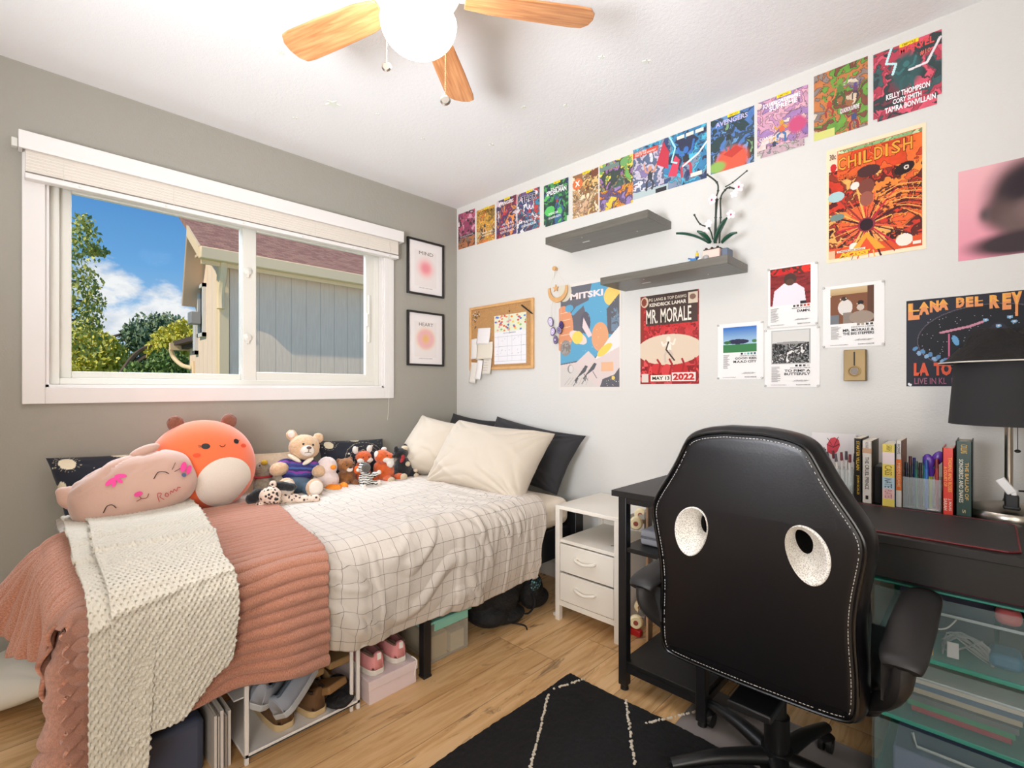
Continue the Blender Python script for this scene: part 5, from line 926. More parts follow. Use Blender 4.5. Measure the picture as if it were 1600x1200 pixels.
linen = mat('beige_linen', (200, 188, 170), .9, bump=(300, .3, .0015), sheen=.15); blackc = mat('charcoal_cotton', (44, 42, 44), .9, bump=(300, .3, .0015), sheen=.05)
pillow('pillow', 'beige pillow at the front of the bed head', (.445, -.60, .59), (1.17, -.575, .552), (1.125, -.25, .888), (.46, -.36, .935), .24, linen, nu=120, nv=84, seed=3, wr=.011, pinch=.085, power=.42, nrm=(0, -1, 0), group=None)
pillow('pillow', 'beige pillow propped in the corner behind the front beige pillow', (.10, -.66, .59), (.50, -.40, .585), (.53, -.20, .88), (.16, -.42, .96), .22, linen, nu=80, nv=60, seed=9, wr=.010, pinch=.08, power=.42, nrm=(.5, -1, 0))
pillow('pillow', 'large charcoal pillow leaning on the white wall', (.47, -.24, .60), (1.09, -.19, .545), (1.20, -.075, .870), (.50, -.075, .950), .15, blackc, nu=80, nv=60, seed=5, wr=.008, pinch=.07, nrm=(0, -1, 0))
pillow('pillow', 'charcoal pillow whose top shows in the room corner', (.06, -.26, .60), (.46, -.14, .60), (.50, -.06, .915), (.07, -.09, .955), .10, blackc, seed=6, wr=.003, nrm=(0, -1, 0))
def celest(seed):
    w_, h_ = .44, .30; cv = Canvas(w_, h_, .0032, '1b1f2b')
    rn = random.Random(seed)
    cv.ell(.12, .87, .06, .09, 'e8dcc0'); cv.ell(.52, 1.0, .07, .07, 'e8dcc0'); cv.ell(.03, .55, .03, .06, 'd8ccb0')
    for k in range(22): a = k*2*PI/22; cv.line([(.12+.07*math.cos(a), .87+.10*math.sin(a)), (.12+.10*math.cos(a), .87+.14*math.sin(a))], .0008, 'a89c80')
    for R in (.34, .27, .20):
        pts = [(.62+R*math.cos(a), .42+R*1.4*math.sin(a)) for a in np.linspace(0, 2*PI, 40)]; cv.line(pts, .0011, 'b8b098')
    for (u, v, r_) in ((.36, .62, .016), (.5, .76, .02), (.33, .42, .014), (.75, .8, .018), (.88, .45, .016), (.64, .42, .05)): cv.ell(u, v, r_, r_*1.4, 'e8dcc8')
    cv.dots(70, 'c8c4b4', seed, .0018); cv.line([(.08, .3), (.14, .2), (.08, .12), (.16, .08)], .001, '8c8878')
    return cv.a
def celp(lb, c, seed):
    a = celest(seed); ny, nx = a.shape[:2]; U, V = np.meshgrid(np.linspace(-1, 1, 130), np.linspace(-1, 1, 88), indexing='ij'); U = np.sign(U)*np.abs(U)**.85; V = np.sign(V)*np.abs(V)**.85
    cols = a[np.clip(((V+1)/2*ny).astype(int), 0, ny-1), np.clip(((U+1)/2*nx).astype(int), 0, nx-1)]
    return pillow('throw_pillow', lb, *c, .11, fabcol, 'dark sun and moon patterned throw pillows', 130, 88, seed, .04, .002, cols, 'pillow', nrm=(1, 0, 0))
celp('dark pillow with suns and orbits at the foot corner behind the pink cat plush', ((.17, -2.13, .585), (.15, -1.72, .585), (.055, -1.74, .84), (.065, -2.185, .85)), 3)
celp('dark pillow with suns and orbits behind the small foxes', ((.15, -1.06, .585), (.15, -.67, .585), (.06, -.65, .815), (.06, -1.07, .835)), 4)
# cream ribbed cushion
U, V = np.meshgrid(np.linspace(-1, 1, 40), np.linspace(-1, 1, 70), indexing='ij')
rb = pillow('throw_pillow', 'cream ribbed cushion behind the teddy bear', (.13, -1.52, .58), (.13, -1.12, .58), (.06, -1.12, .79), (.06, -1.50, .80), .10, mat('cream_corduroy', (226, 206, 178), .9, bump=(90, .6, .01), sheen=.2), seed=2, wr=.002, nrm=(1, 0, 0))
pillow('pillow', 'white pillow lying on the floor by the foot of the bed', (.10, -2.42, .05), (.36, -2.42, .04), (.52, -2.14, .12), (.12, -2.12, .16), .15, mat('white_cotton', (222, 220, 210), .9, bump=(300, .2, .001)), seed=8, wr=.004, nrm=(.3, -.3, 1))

# ================================================================== NIGHTSTAND
ns = thing('nightstand', 'white nightstand with an open shelf and two drawers', 'nightstand', (1.44, -.22, 0)); nw = mat('cream_lacquer', (232, 226, 214), .45); x0, x1, y0, y1, h = 1.262, 1.622, -.42, -.025, .56
m = MB(); m.b2((x0, y0, h-.018), (x1, y1, h)); m.build('top', nw, ns, world=True, bevel=.002)
for (x, y) in ((x0, y0), (x1-.026, y0), (x0, y1-.026), (x1-.026, y1-.026)): m = MB(); m.b2((x, y, 0), (x+.026, y+.026, h-.018)); m.build('leg', nw, ns, world=True, bevel=.002)
m = MB(); m.b2((x0+.026, y0+.006, .382), (x1-.026, y1, .398)); m.build('shelf', nw, ns, world=True, bevel=.001)
m = MB(); m.b2((x0+.026, y0+.004, .075), (x1-.026, y0+.022, .10)); m.b2((x0+.026, y1-.01, .075), (x1-.026, y1-.004, h-.018)); m.b2((x0+.006, y0+.026, .075), (x0+.018, y1-.026, .385)); m.b2((x1-.018, y0+.026, .075), (x1-.006, y1-.026, .385)); m.b2((x0+.02, y0+.02, .085), (x1-.02, y1-.01, .095)); m.build('carcass', nw, ns, world=True, smooth=False)
for z in (.103, .244):
    m = MB(); m.b2((x0+.029, y0+.002, z), (x1-.029, y0+.018, z+.132)); m.b2((x0+.035, y0+.018, z+.005), (x1-.035, y1-.03, z+.11)); dr = m.build('drawer', nw, ns, world=True, bevel=.002)
    xm = (x0+x1)/2; zc = z+.075; m = MB(); m.curve([(xm-.052, y0+.004, zc+.004), (xm-.048, y0-.014, zc+.002), (xm, y0-.022, zc-.006), (xm+.048, y0-.014, zc+.002), (xm+.052, y0+.004, zc+.004)], [.007, .008, .0075, .008, .007], 10)
    o = m.build('handle', nw, ns, world=True); o.parent = dr
m = MB(); m.b2((1.54, -.33, .399), (1.575, -.325, .4005)); m.cyl((1.53, -.34, .400), (1.585, -.30, .4005), .0012, n=6); tag(m.build('hair_pin', dark_metal, loc=(1.55, -.33, .398), world=True), 'thin dark pin lying on the open shelf of the nightstand', 'pin')

# ================================================================== DESK
dk_ = thing('desk', 'black desk with open side shelves along the white wall', 'desk', (2.4, -.4, 0)); DX0, DX1, DY0, DY1 = 1.772, 2.99, -.715, -.035
m = MB(); m.b2((DX0, DY0, .728), (DX1, DY1, .75)); m.build('desktop', black_wood, dk_, world=True, bevel=.0015)
for (x, y) in ((1.803, -.672), (2.10, -.672), (1.803, -.08), (2.10, -.08), (2.96, -.672), (2.96, -.08)):
    m = MB(); m.b2((x-.017, y-.017, .018), (x+.017, y+.017, .728)); l = m.build('leg', black_metal, dk_, world=True, bevel=.003); m = MB(); m.cyl((x, y, 0), (x, y, .022), .016, .013, 14); o = m.build('foot', black_plastic, None, loc=None); o.data.transform(Matrix.Translation(-Vector(dk_.location))); o.parent = l
for lo_, hi_ in (((1.803, -.685, .70), (2.96, -.66, .728)), ((1.80, -.092, .70), (2.96, -.068, .728)), ((1.79, -.66, .70), (1.815, -.09, .728)), ((2.088, -.66, .07), (2.112, -.09, .094)), ((1.79, -.66, .07), (1.815, -.09, .094)), ((1.803, -.685, .07), (2.10, -.66, .094))): m = MB(); m.b2(lo_, hi_); m.build('rail', black_metal, dk_, world=True, smooth=False)
for z in (.094, .52): m = MB(); m.b2((1.80, -.683, z), (2.105, -.07, z+.016)); m.build('shelf', black_wood, dk_, world=True, bevel=.001)
m = MB(); m.b2((2.13, -.702, .638), (2.985, -.684, .728)); m.b2((2.13, -.684, .638), (2.985, -.10, .648)); m.b2((2.13, -.684, .638), (2.145, -.10, .728)); m.build('drawer', black_wood, dk_, world=True, bevel=.0015)
m = MB(); x0_, x1_, y0_, y1_ = 2.12, 2.842, -.69, -.345
rp = [(x0_+.02, y0_), (x1_-.02, y0_), (x1_, y0_+.02), (x1_, y1_-.02), (x1_-.02, y1_), (x0_+.02, y1_), (x0_, y1_-.02), (x0_, y0_+.02)]
m.prism(rp, (0, 0, .7502), (1, 0, 0), (0, 1, 0), (0, 0, .003)); dm = thing('desk_mat', 'black desk mat with red stitched edge on the desk', 'desk mat', (2.45, -.5, .7502)); m.build('mat_surface', mat('mat_rubber', (40, 37, 37), .55, bump=(400, .2, .0005)), dm, world=True)
m = MB(); pr = rp+[rp[0]]; m.sweep([(a, b_, .7525) for a, b_ in pr], .0022, 6); m.build('stitched_edge', mat('red_thread', (112, 34, 36), .6), dm, world=True)

# ================================================================== CHAIR
ch = thing('desk_chair', 'black leather racing style desk chair with two white rimmed holes in the back', 'chair', (2.379, -.86, 0))
leather = mat('black_leather', (13, 12, 15), .33, bump=(220, .12, .0015), spec=.45); CXc = 2.379
half = [(.412, .02), (.414, .15), (.42, .205), (.435, .222), (.46, .230), (.53, .231), (.60, .226), (.65, .226), (.70, .231), (.76, .242), (.80, .2475), (.83, .243), (.86, .228), (.90, .202), (.94, .178), (.98, .159), (1.005, .146), (1.022, .125), (1.033, .09), (1.039, .04)]
hz = np.array([a for a, b_ in half]); hw = np.array([b_ for a, b_ in half])
out = []
dense = []
for i in range(len(half)-1):
    for t in (0, .34, .67): dense.append((hw[i]*(1-t)+hw[i+1]*t, hz[i]*(1-t)+hz[i+1]*t))
dense.append((hw[-1], hz[-1]))
for k in range(2): dense = [dense[0]]+[((dense[i-1][0]+2*dense[i][0]+dense[i+1][0])/4, (dense[i-1][1]+2*dense[i][1]+dense[i+1][1])/4) for i in range(1, len(dense)-1)]+[dense[-1]]
out = [(x, z) for x, z in dense]+[(-x, z) for x, z in dense[::-1]]
def inset(poly, d):
    n = len(poly); r_ = []
    for i in range(n):
        a = np.array(poly[i-1]); b = np.array(poly[(i+1) % n]); t = b-a; t /= np.linalg.norm(t)+1e-9; nn = np.array((-t[1], t[0])); r_.append(tuple(np.array(poly[i])+nn*d))
    return r_
YB = -1.09; tilt = .05
from mathutils.geometry import tessellate_polygon
def cb(x, y, z): return (CXc+x, YB+y+(z-.7)*-tilt, z)
rings = [(.034, 0.0), (.018, .002), (.006, .010), (0, .024), (-.002, .05), (0, .065), (.008, .080), (.03, .085)]
def hole(x, sgn, s_=1.0): return [(x+s_*.041*math.cos(t)*(1+.12*math.sin(t)), .770+s_*.060*math.sin(t)+s_*sgn*.012*math.cos(t)) for t in np.linspace(0, 2*PI, 41)[:-1]]
m = MB(); n = len(out); V = []
for (ins, y) in rings: V += [cb(x, y, z) for x, z in inset(out, ins)]
F = [(i*n+k, i*n+(k+1) % n, (i+1)*n+(k+1) % n, (i+1)*n+k) for i in range(len(rings)-1) for k in range(n)]
m.add(V, F)
for (ins, y), hs_, fl in ((rings[0], 1.0, True), (rings[-1], .47, False)):
    loops = [inset(out, ins)]
    for sgn in (-1, 1): loops.append([(.128*sgn+(x-.128*sgn)+(1-hs_)*(-.045 if sgn > 0 else .014), z+(1-hs_)*.012) for x, z in hole(.128*sgn, -sgn, hs_)][::-1])
    flatv = [p for l in loops for p in l]; tri = tessellate_polygon([[Vector((p[0], p[1], 0)) for p in l] for l in loops])
    m.add([cb(x, y, z) for x, z in flatv], [tuple(t) if not fl else tuple(t)[::-1] for t in tri])
bk = m.build('backrest', leather, ch, world=True, angle=50)
import bmesh
bm = bmesh.new(); bm.from_mesh(bk.data); bmesh.ops.remove_doubles(bm, verts=bm.verts, dist=1e-5); bmesh.ops.recalc_face_normals(bm, faces=bm.faces); bm.to_mesh(bk.data); bm.free()
meshm = bpy.data.materials.new('white_spacer_mesh'); meshm.use_nodes = True; nt = meshm.node_tree; b = nt.nodes['Principled BSDF']; b.inputs['Roughness'].default_value = .7
tc = N(nt, 'ShaderNodeTexCoord'); vo = N(nt, 'ShaderNodeTexVoronoi', i_Scale=300.0); nt.links.new(tc.outputs['Object'], vo.inputs['Vector']); nt.links.new(ramp(nt, vo.outputs['Distance'], [(.25, lin((176, 168, 158))), (.5, lin((240, 236, 228)))]), b.inputs['Base Color'])
for sgn in (-1, 1):
    m = MB(); V = []; prof = [(1.05, .001), (1.04, -.004), (1.0, -.006), (.95, -.002), (.86, .012), (.74, .032), (.62, .052), (.53, .068), (.48, .084), (.47, .100)]; hl = hole(.128*sgn, -sgn); cx_ = .128*sgn
    for (s_, y) in prof: V += [cb(cx_+(x-cx_)*s_+(1-s_)*(-.045 if sgn > 0 else .014), y*.85, .770+(z-.770)*s_+(1-s_)*.012) for x, z in hl]
    nn = len(hl); m.add(V, [(i*nn+k, (i+1)*nn+k, (i+1)*nn+(k+1) % nn, i*nn+(k+1) % nn) for i in range(len(prof)-1) for k in range(nn)]); m.build('mesh_rim', meshm, ch, world=True, angle=80)
ins = inset(out, .014); m = MB(); m.sweep([cb(x, .001, z) for x, z in ins+[ins[0]]], .0042, 8, caps=False); m.build('piping', mat('glossy_black_piping', (12, 12, 13), .2), ch, world=True)
ins = inset(out, .024); m = MB(); pts = [np.array(cb(x, -.0025, z)) for x, z in ins+[ins[0]]]; acc = 0
L = 0
for a, b_ in zip(pts[:-1], pts[1:]):
    d = np.linalg.norm(b_-a); t = (-L) % .0075
    while t < d-.001: p = a+(b_-a)*t/d; q = a+(b_-a)*min(d, t+.0048)/d; m.sweep([p, q], .0007, 5); t += .0075
    L += d
m.build('stitching', mat('white_thread', (206, 202, 196), .7), ch, world=True)
prof = [(.46, .03), (.5, .06), (.62, .07), (.74, .06), (.82, .03)]
for sgn in (-1, 1): m = MB(); m.curve([(CXc+sgn*.18, YB+.12-(z-.7)*tilt, z) for z, d in prof], [d*.5+.01 for z, d in prof], 12); m.build('side_bolster', leather, ch, world=True)
m = MB(); m.box((CXc, YB+.26, .455), (.50, .36, .09)); m.build('seat', leather, ch, world=True, bevel=.035, seg=5)
m = MB(); m.box((CXc, YB+.30, .38), (.22, .26, .05)); m.box((CXc, YB+.10, .36), (.10, .16, .02)); m.build('seat_plate', black_metal, ch, world=True, bevel=.004)
bx, by = 2.365, -.80
m = MB(); m.cyl((bx, by, .10), (bx, by, .22), .032, n=24); m.cyl((bx, by, .22), (bx, by, .37), .024, n=24); m.build('gas_column', black_plastic, ch, world=True)
m = MB(); m.cyl((bx, by, .07), (bx, by, .13), .045, .04, 24)
for k in range(5):
    a = math.radians(150+72*k); c_, s_ = math.cos(a), math.sin(a); m.curve([(bx+.03*c_, by+.03*s_, .105), (bx+.16*c_, by+.16*s_, .10), (bx+.29*c_, by+.29*s_, .075)], [.028, .022, .017], 12, flat=.8)
m.build('star_base', black_plastic, ch, world=True)
for k in range(5):
    a = math.radians(150+72*k); x, y = bx+.29*math.cos(a), by+.29*math.sin(a); m = MB(); m.cyl((x-.018, y, .027), (x-.004, y, .027), .026, n=18); m.cyl((x+.004, y, .027), (x+.018, y, .027), .026, n=18); m.cyl((x, y, .03), (x, y, .08), .006, n=8); m.lathe([(.022, .0), (.024, .012), (.012, .022), (0, .024)], (x, y, .035), 16); m.build('caster', black_plastic, ch, world=True)
armm = mat('arm_pad_plastic', (34, 33, 33), .5)
for sgn, xa in ((-1, 2.128), (1, 2.672)):
    m = MB(); m.curve([(xa, -1.13, .602), (xa, -1.10, .617), (xa, -.95, .622), (xa, -.76, .620), (xa, -.66, .605)], [.030, .038, .041, .040, .032], 24, flat=.42, up=(0, 0, 1)); o = m.build('armrest', armm, ch, world=True)
    m = MB(); m.curve([(xa, -1.10, .60), (xa-.004*sgn, -1.10, .56), (xa-.03*sgn, -1.05, .50), (xa-.08*sgn, -.98, .44), (xa-.14*sgn, -.92, .40)], [.038, .034, .026, .02, .016], 14, flat=.55, up=(1, 0, 0)); m.curve([(xa, -.72, .60), (xa-.01*sgn, -.72, .53), (xa-.05*sgn, -.78, .43), (xa-.12*sgn, -.85, .40)], [.020, .020, .020, .016], 12, flat=.6, up=(1, 0, 0)); m.box((xa-.022*sgn, -1.02, .555), (.03, .13, .09)); m.build('arm_support', armm, ch, world=True)
# floor mat under chair, rug
m = MB(); m.prism([(2.02, -.45), (2.95, -.45), (2.95, -1.35), (2.2, -1.35), (2.05, -1.15)], (0, 0, .0005), (1, 0, 0), (0, 1, 0), (0, 0, .0022)); tag(m.build('chair_mat', mat('grey_chair_mat', (168, 162, 160), .22, alpha=.55), loc=(2.4, -.8, 0), world=True, smooth=False), 'thin greyish see-through chair mat under the desk chair', 'floor mat')
rug = thing('rug', 'black shaggy rug with cream diamond lines', 'rug', (1.6, -.75, 0)); S, T = gridUV(0, 1.15, 0, 1.9, 150, 230)
Zr = .008+.005*fbm(S*70, T*70, 3, 2)+.003*vn(S*180, T*180, 5); X = 1.597+S+.004*np.sin(T*9); Yr = -.742-T-.004*np.sin(S*11)
for e_ in (S < .006, T < .006, S > 1.144, T > 1.894): Zr = np.where(e_, .001, Zr)
surf('pile', np.stack([X, Yr, Zr], -1), np.stack([S, T], -1), mat('black_wool', (26, 25, 26), 1.0, bump=(350, 1.0, .01), var=(200, .5)), rug, thick=0)
cw_ = mat('cream_wool', (232, 220, 200), 1.0, bump=(400, .8, .005)); rn = random.Random(3)
def dl(a, b_):
    m = MB()
    a = np.array(a); b_ = np.array(b_); L = np.linalg.norm(b_-a); n = int(L/.007)
    for i in range(n):
        if rn.random() < .12: continue
        p = a+(b_-a)*(i+.5)/n+[rn.gauss(0, .0018), rn.gauss(0, .0018)]; m.ell((p[0], p[1], .0135), (.0036+.002*rn.random(), .0036+.002*rn.random(), .0038), n=7, m=5)
    m.build('pattern_line', cw_, rug, world=True)
kx0 = 1.60; ky0 = -.745
g0, g1 = onZ(865, 1078, .01), onZ(913, 1062, .01); h0, h1 = onZ(857, 1085, .01), onZ(846, 1131, .01); i0, i1 = onZ(978, 1095, .01), onZ(983, 1131, .01); j0, j1 = onZ(1008, 1132, .01), onZ(1042, 1124, .01)
dl(g0[:2], g1[:2]); dl(h0[:2], h0[:2]+(h1-h0)[:2]*3.0); dl(i0[:2], i0[:2]+(i1-i0)[:2]*2.5); dl(j1[:2]+(j1-j0)[:2]*1.5, j0[:2])
dl((1.95, -1.25), (2.25, -1.6)); dl((1.95, -1.25), (1.7, -1.6)); dl((1.7, -1.6), (1.95, -2.0)); dl((2.25, -1.6), (1.95, -2.0)); dl((2.25, -1.6), (2.6, -1.2))
# ================================================================== SOFT TOYS
tex = bpy.data.textures.new('fuzz', 'CLOUDS'); tex.noise_scale = .007; tex.noise_depth = 2
def fur(name, col, v=.25, s=150, bump_=.9): return mat('fur_'+name, col, 1.0, bump=(s, bump_, .006), var=(s*.4, v), sheen=.35)
def soft(name, ells, m, parent, vox=.0045, fz=.006, sm=4):
    mb = MB()
    for e in ells: mb.ell(*e)
    o = mb.build(name, m, parent); r = o.modifiers.new('r', 'REMESH'); r.mode = 'VOXEL'; r.voxel_size = vox; r.use_smooth_shade = True
    s = o.modifiers.new('s', 'SMOOTH'); s.factor = .5; s.iterations = sm
    if fz: d = o.modifiers.new('d', 'DISPLACE'); d.texture = tex; d.strength = fz; d.mid_level = .4
    return o
def pt(name, shapes, m, parent, **k):
    mb = MB()
    for s_ in shapes:
        if s_[0] == 'e': mb.ell(*s_[1:])
        elif s_[0] == 'c': mb.curve(*s_[1:])
        elif s_[0] == 'p': mb.patch(*s_[1:])
        elif s_[0] == 'Q': mb.patch(*s_[1:5], s_[5], s_[6]+.004 if len(s_) > 6 else .006, *(s_[7:] if len(s_) > 7 else ()), ex=2.7)
    return mb.build(name, m, parent, **k)
eyeb = mat('glossy_eye', (18, 15, 15), .45); blackfur = fur('black', (24, 23, 26), .3); thread = mat('dark_thread', (60, 34, 30), .8); pinkt = mat('pink_thread', (214, 60, 130), .7)
# 1 round orange plush
R = (.155, .212, .205)
t = thing('round_plush', 'big round orange plush toy with a cream belly and brown ears', 'plush toy', (.285, -1.685, .785), (0, -.12, .05))
org = mat('orange_plush', (246, 112, 62), .9, bump=(260, .4, .002), sheen=.5); mb = MB(); V = []
mb.ell((0, 0, 0), R, n=64, m=40); mb.v = [(x*(1 if z > -.12 else 1.0), y*(1+.06*max(0, -z/.2)), max(z, -.192)) for x, y, z in mb.v]; mb.build('body', org, t)
pt('belly_patch', [('p', R, .045, -.075, .118, .105, .004, 48, 12, 0, None)], mat('cream_fleece', (236, 224, 208), .95, bump=(200, .9, .004), sheen=.3), t)
for sy in (-1, 1): soft('ear', [((-.01, sy*.105+.01, .195), (.022, .034, .036), (sy*-.5, 0, 0)), ((-.01, sy*.09+.008, .165), (.02, .02, .04), (sy*-.5, 0, 0))], fur('brown_ear', (146, 88, 66)), t)
pt('eye', [('p', R, -.030, .085, .016, .012, .0025)], eyeb, t); pt('eye', [('p', R, .098, .097, .012, .011, .0025)], eyeb, t)
sx = lambda y, z, o=.003: (R[0]*math.sqrt(max(0, 1-(y/R[1])**2-(z/R[2])**2))+o, y, z)
pt('smile', [('c', [sx(.022, .084), sx(.030, .078), sx(.040, .079), sx(.046, .086)], .0013, 5)], thread, t)
pt('eyelash', [('c', [sx(-.047, .088), sx(-.056, .092)], .001, 5), ('c', [sx(-.047, .084), sx(-.056, .085)], .001, 5), ('c', [sx(.110, .098), sx(.116, .102)], .001, 5)], thread, t)
for (y, z) in ((-.065, .050), (.130, .075)): pt('cheek', [('p', R, y, z, .014, .009, .0025)], mat('cheek_thread', (232, 78, 40), .8), t)
# 2 pink cat pillow plush
t = thing('cat_plush', 'large dusty pink cat plush pillow with embroidered closed eyes', 'plush toy', (.40, -1.945, .735), (.30, -.30, -.12)); R = (.125, .205, .130)
pkp = mat('dusty_pink_velour', (198, 160, 142), .75, bump=(30, .3, .006), sheen=.5)
EX = 2.7; mb = MB(); mb.ell((0, 0, 0), R, n=90, m=60); mb.v = [(lambda k: (x*k, y*k, z*k))((abs(x/R[0])**EX+abs(y/R[1])**EX+abs(z/R[2])**EX)**(-1/EX)) for x, y, z in mb.v]; VV = np.array(mb.v); lump = 1+.09*(fbm(VV[:, 1]*9+3, VV[:, 2]*9+VV[:, 0]*7, 5, 2)-.5); up_ = np.clip((VV[:, 2]-.035)*25, 0, 1); cr_ = wrinkle(VV[:, 1]*2+5, VV[:, 2]*9-VV[:, 1]*2.5, 3, 2.2, 5); VV = VV*lump[:, None]; VV[:, 0] -= .010*cr_*up_; VV[:, 2] -= .008*cr_*up_; mb.v = [tuple(v_) for v_ in VV]; mb.build('body', pkp, t)
soft('ear', [((.02, -.175, .045), (.024, .042, .048), (.5, 0, 0)), ((.02, -.195, .075), (.015, .02, .022), (.5, 0, 0))], pkp, t, fz=0); soft('ear', [((.045, .070, .128), (.024, .055, .020), (.1, .3, 0))], pkp, t, fz=0)
sx = lambda y, z, o=.006: (R[0]*max(0, 1-abs(y/R[1])**EX-abs(z/R[2])**EX)**(1/EX)+o, y, z)
pt('embroidered_eye', [('c', [sx(-.115, -.055), sx(-.10, -.038), sx(-.085, -.040), sx(-.078, -.055)], .0016, 5), ('c', [sx(-.135, -.075), sx(-.11, -.082)], .001, 5), ('c', [sx(-.128, -.092), sx(-.105, -.092)], .001, 5)], thread, t)
pt('embroidered_eye', [('c', [sx(.055, .0), sx(.075, .018), sx(.095, .012), sx(.105, .0)], .0016, 5), ('c', [sx(.12, .012), sx(.140, .035)], .001, 5), ('c', [sx(.125, .002), sx(.150, .008)], .001, 5)], thread, t)
pt('nose', [('Q', R, -.005, -.035, .013, .009, .003)], pinkt, t); pt('mouth', [('c', [sx(-.005, -.044), sx(-.003, -.054), sx(-.018, -.058)], .0013, 5), ('c', [sx(-.003, -.054), sx(.014, -.058), sx(.024, -.046)], .0013, 5)], mat('brown_thread', (130, 60, 60), .8), t)
pt('bow', [('Q', R, -.066, .042, .018, .008, .003, 20, 4, .5), ('Q', R, -.032, .050, .018, .008, .003, 20, 4, -.4), ('Q', R, -.058, .030, .006, .012, .003, 20, 4, -.5), ('Q', R, -.040, .034, .006, .012, .003, 20, 4, .4), ('Q', R, -.050, .046, .008, .007, .004)], mat('hot_pink', (240, 70, 150), .7), t)
pt('stitched_flower', [('Q', R, .160, .010, .022, .010, .004, 20, 4, 1.0), ('Q', R, .175, -.006, .020, .009, .004, 20, 4, .9)], mat('hot_pink', (240, 70, 150), .7), t)
pt('stitched_bead', [('Q', R, .150, -.022, .008, .008, .006)], mat('slate_thread', (84, 96, 130), .7), t)
pt('signature', [('c', [sx(.045, -.088), sx(.048, -.058), sx(.060, -.062), sx(.052, -.072), sx(.062, -.086)], .0012, 5), ('c', [sx(.068, -.074), sx(.074, -.066), sx(.080, -.074), sx(.074, -.080), sx(.068, -.074)], .0012, 5), ('c', [sx(.086, -.076), sx(.090, -.064), sx(.096, -.072), sx(.102, -.062), sx(.108, -.072), sx(.116, -.060), sx(.124, -.064)], .0012, 5)], mat('red_thread2', (190, 60, 70), .7), t)
def toy(lb, loc, yaw, tilt=(0, 0), name='plush_toy', grp=None): return thing(name, lb, 'plush toy', loc, (tilt[0], tilt[1], yaw), grp)
ZB = .588
# 3 grey bird
t = toy('small speckled grey bird plush with a yellow beak and red scarf', (.19, -1.40, ZB), -.2, (0, -.1)); gf = fur('grey', (164, 154, 134), .35)
soft('body', [((0, 0, .055), (.045, .045, .062)), ((0, 0, .135), (.036, .036, .042)), ((.0, 0, .10), (.03, .032, .04))], gf, t); pt('beak', [('e', (.026, .003, .172), (.014, .016, .013))], mat('mustard_felt', (190, 158, 50), .9), t); pt('eye', [('e', (.030, -.018, .158), .004)], eyeb, t)
pt('scarf', [('c', [(.036*math.cos(a), .037*math.sin(a), .100) for a in np.linspace(0, 2*PI, 14)], .006, 6)], mat('red_ribbon', (158, 40, 46), .7), t)
# 4 teddy in a striped shirt
t = toy('beige teddy bear in a blue and purple striped rugby shirt', (.24, -1.265, ZB), -.25, (-.12, -.12)); t.scale = (1.12, 1.12, 1.12); bf = fur('beige', (228, 190, 150), .2)
soft('head', [((.02, .015, .215), (.056, .068, .058)), ((.058, .022, .200), (.032, .034, .028)), ((0, -.042, .268), (.018, .024, .024)), ((0, .075, .262), (.018, .024, .024))], bf, t)
pt('muzzle', [('e', (.072, .022, .198), (.025, .031, .025))], fur('cream', (238, 226, 212), .08), t); pt('inner_ear', [('e', (.012, -.044, .270), (.010, .016, .016))], fur('cream', (238, 226, 212), .08), t)
pt('eye', [('e', (.072, .002, .228), .005)], eyeb, t); pt('eye', [('e', (.070, .044, .226), .005)], eyeb, t); pt('nose', [('e', (.096, .024, .212), (.007, .011, .007))], mat('brown_nose', (92, 66, 58), .4), t)
pt('mouth', [('c', [(.098, .024, .204), (.098, .022, .192), (.094, .008, .188)], .0012, 5), ('c', [(.098, .022, .192), (.095, .036, .189)], .0012, 5)], thread, t)
shirt = bpy.data.materials.new('striped_jersey'); shirt.use_nodes = True; nt = shirt.node_tree; b = nt.nodes['Principled BSDF']; b.inputs['Roughness'].default_value = .85
tc = N(nt, 'ShaderNodeTexCoord'); sp = N(nt, 'ShaderNodeSeparateXYZ'); nt.links.new(tc.outputs['Object'], sp.inputs[0]); nz = N(nt, 'ShaderNodeTexNoise', i_Scale=14.0); nt.links.new(tc.outputs['Object'], nz.inputs['Vector'])
f_ = math_n(nt, 'FRACT', math_n(nt, 'ADD', math_n(nt, 'MULTIPLY', sp.outputs[2], 21.0), math_n(nt, 'MULTIPLY', nz.outputs[0], .9))); nt.links.new(ramp(nt, f_, [(0, lin((52, 48, 110))), (.3, lin((58, 78, 140))), (.45, lin((130, 60, 150))), (.6, lin((44, 42, 96))), (.8, lin((60, 92, 150)))], 'CONSTANT'), b.inputs['Base Color'])
soft('shirt', [((0, 0, .105), (.062, .072, .058)), ((.01, -.062, .130), (.034, .040, .028), (.5, 0, 0)), ((.01, .062, .130), (.034, .036, .028), (-.5, 0, 0))], shirt, t, fz=.0015)
pt('collar', [('e', (.050, -.025, .162), (.012, .034, .010), (-.5, .3, 0)), ('e', (.052, .032, .152), (.012, .028, .010), (.7, .3, 0))], mat('cream_collar', (236, 228, 206), .8), t)
soft('arm', [((.035, -.082, .112), (.036, .040, .030), (.3, 0, 0))], bf, t); soft('arm', [((.035, .085, .108), (.030, .03, .028))], bf, t)
soft('trousers', [((.03, 0, .045), (.060, .070, .040)), ((.080, -.045, .030), (.05, .032, .030)), ((.080, .045, .030), (.05, .032, .030))], mat('denim', (84, 106, 126), .9, bump=(300, .4, .002)), t, fz=0)
for sy in (-1, 1): soft('foot', [((.135, sy*.058, .038), (.030, .037, .040))], bf, t); pt('foot_pad', [('e', (.160, sy*.058+.002, .038), (.012, .029, .032))], fur('cream', (238, 226, 212), .08), t)
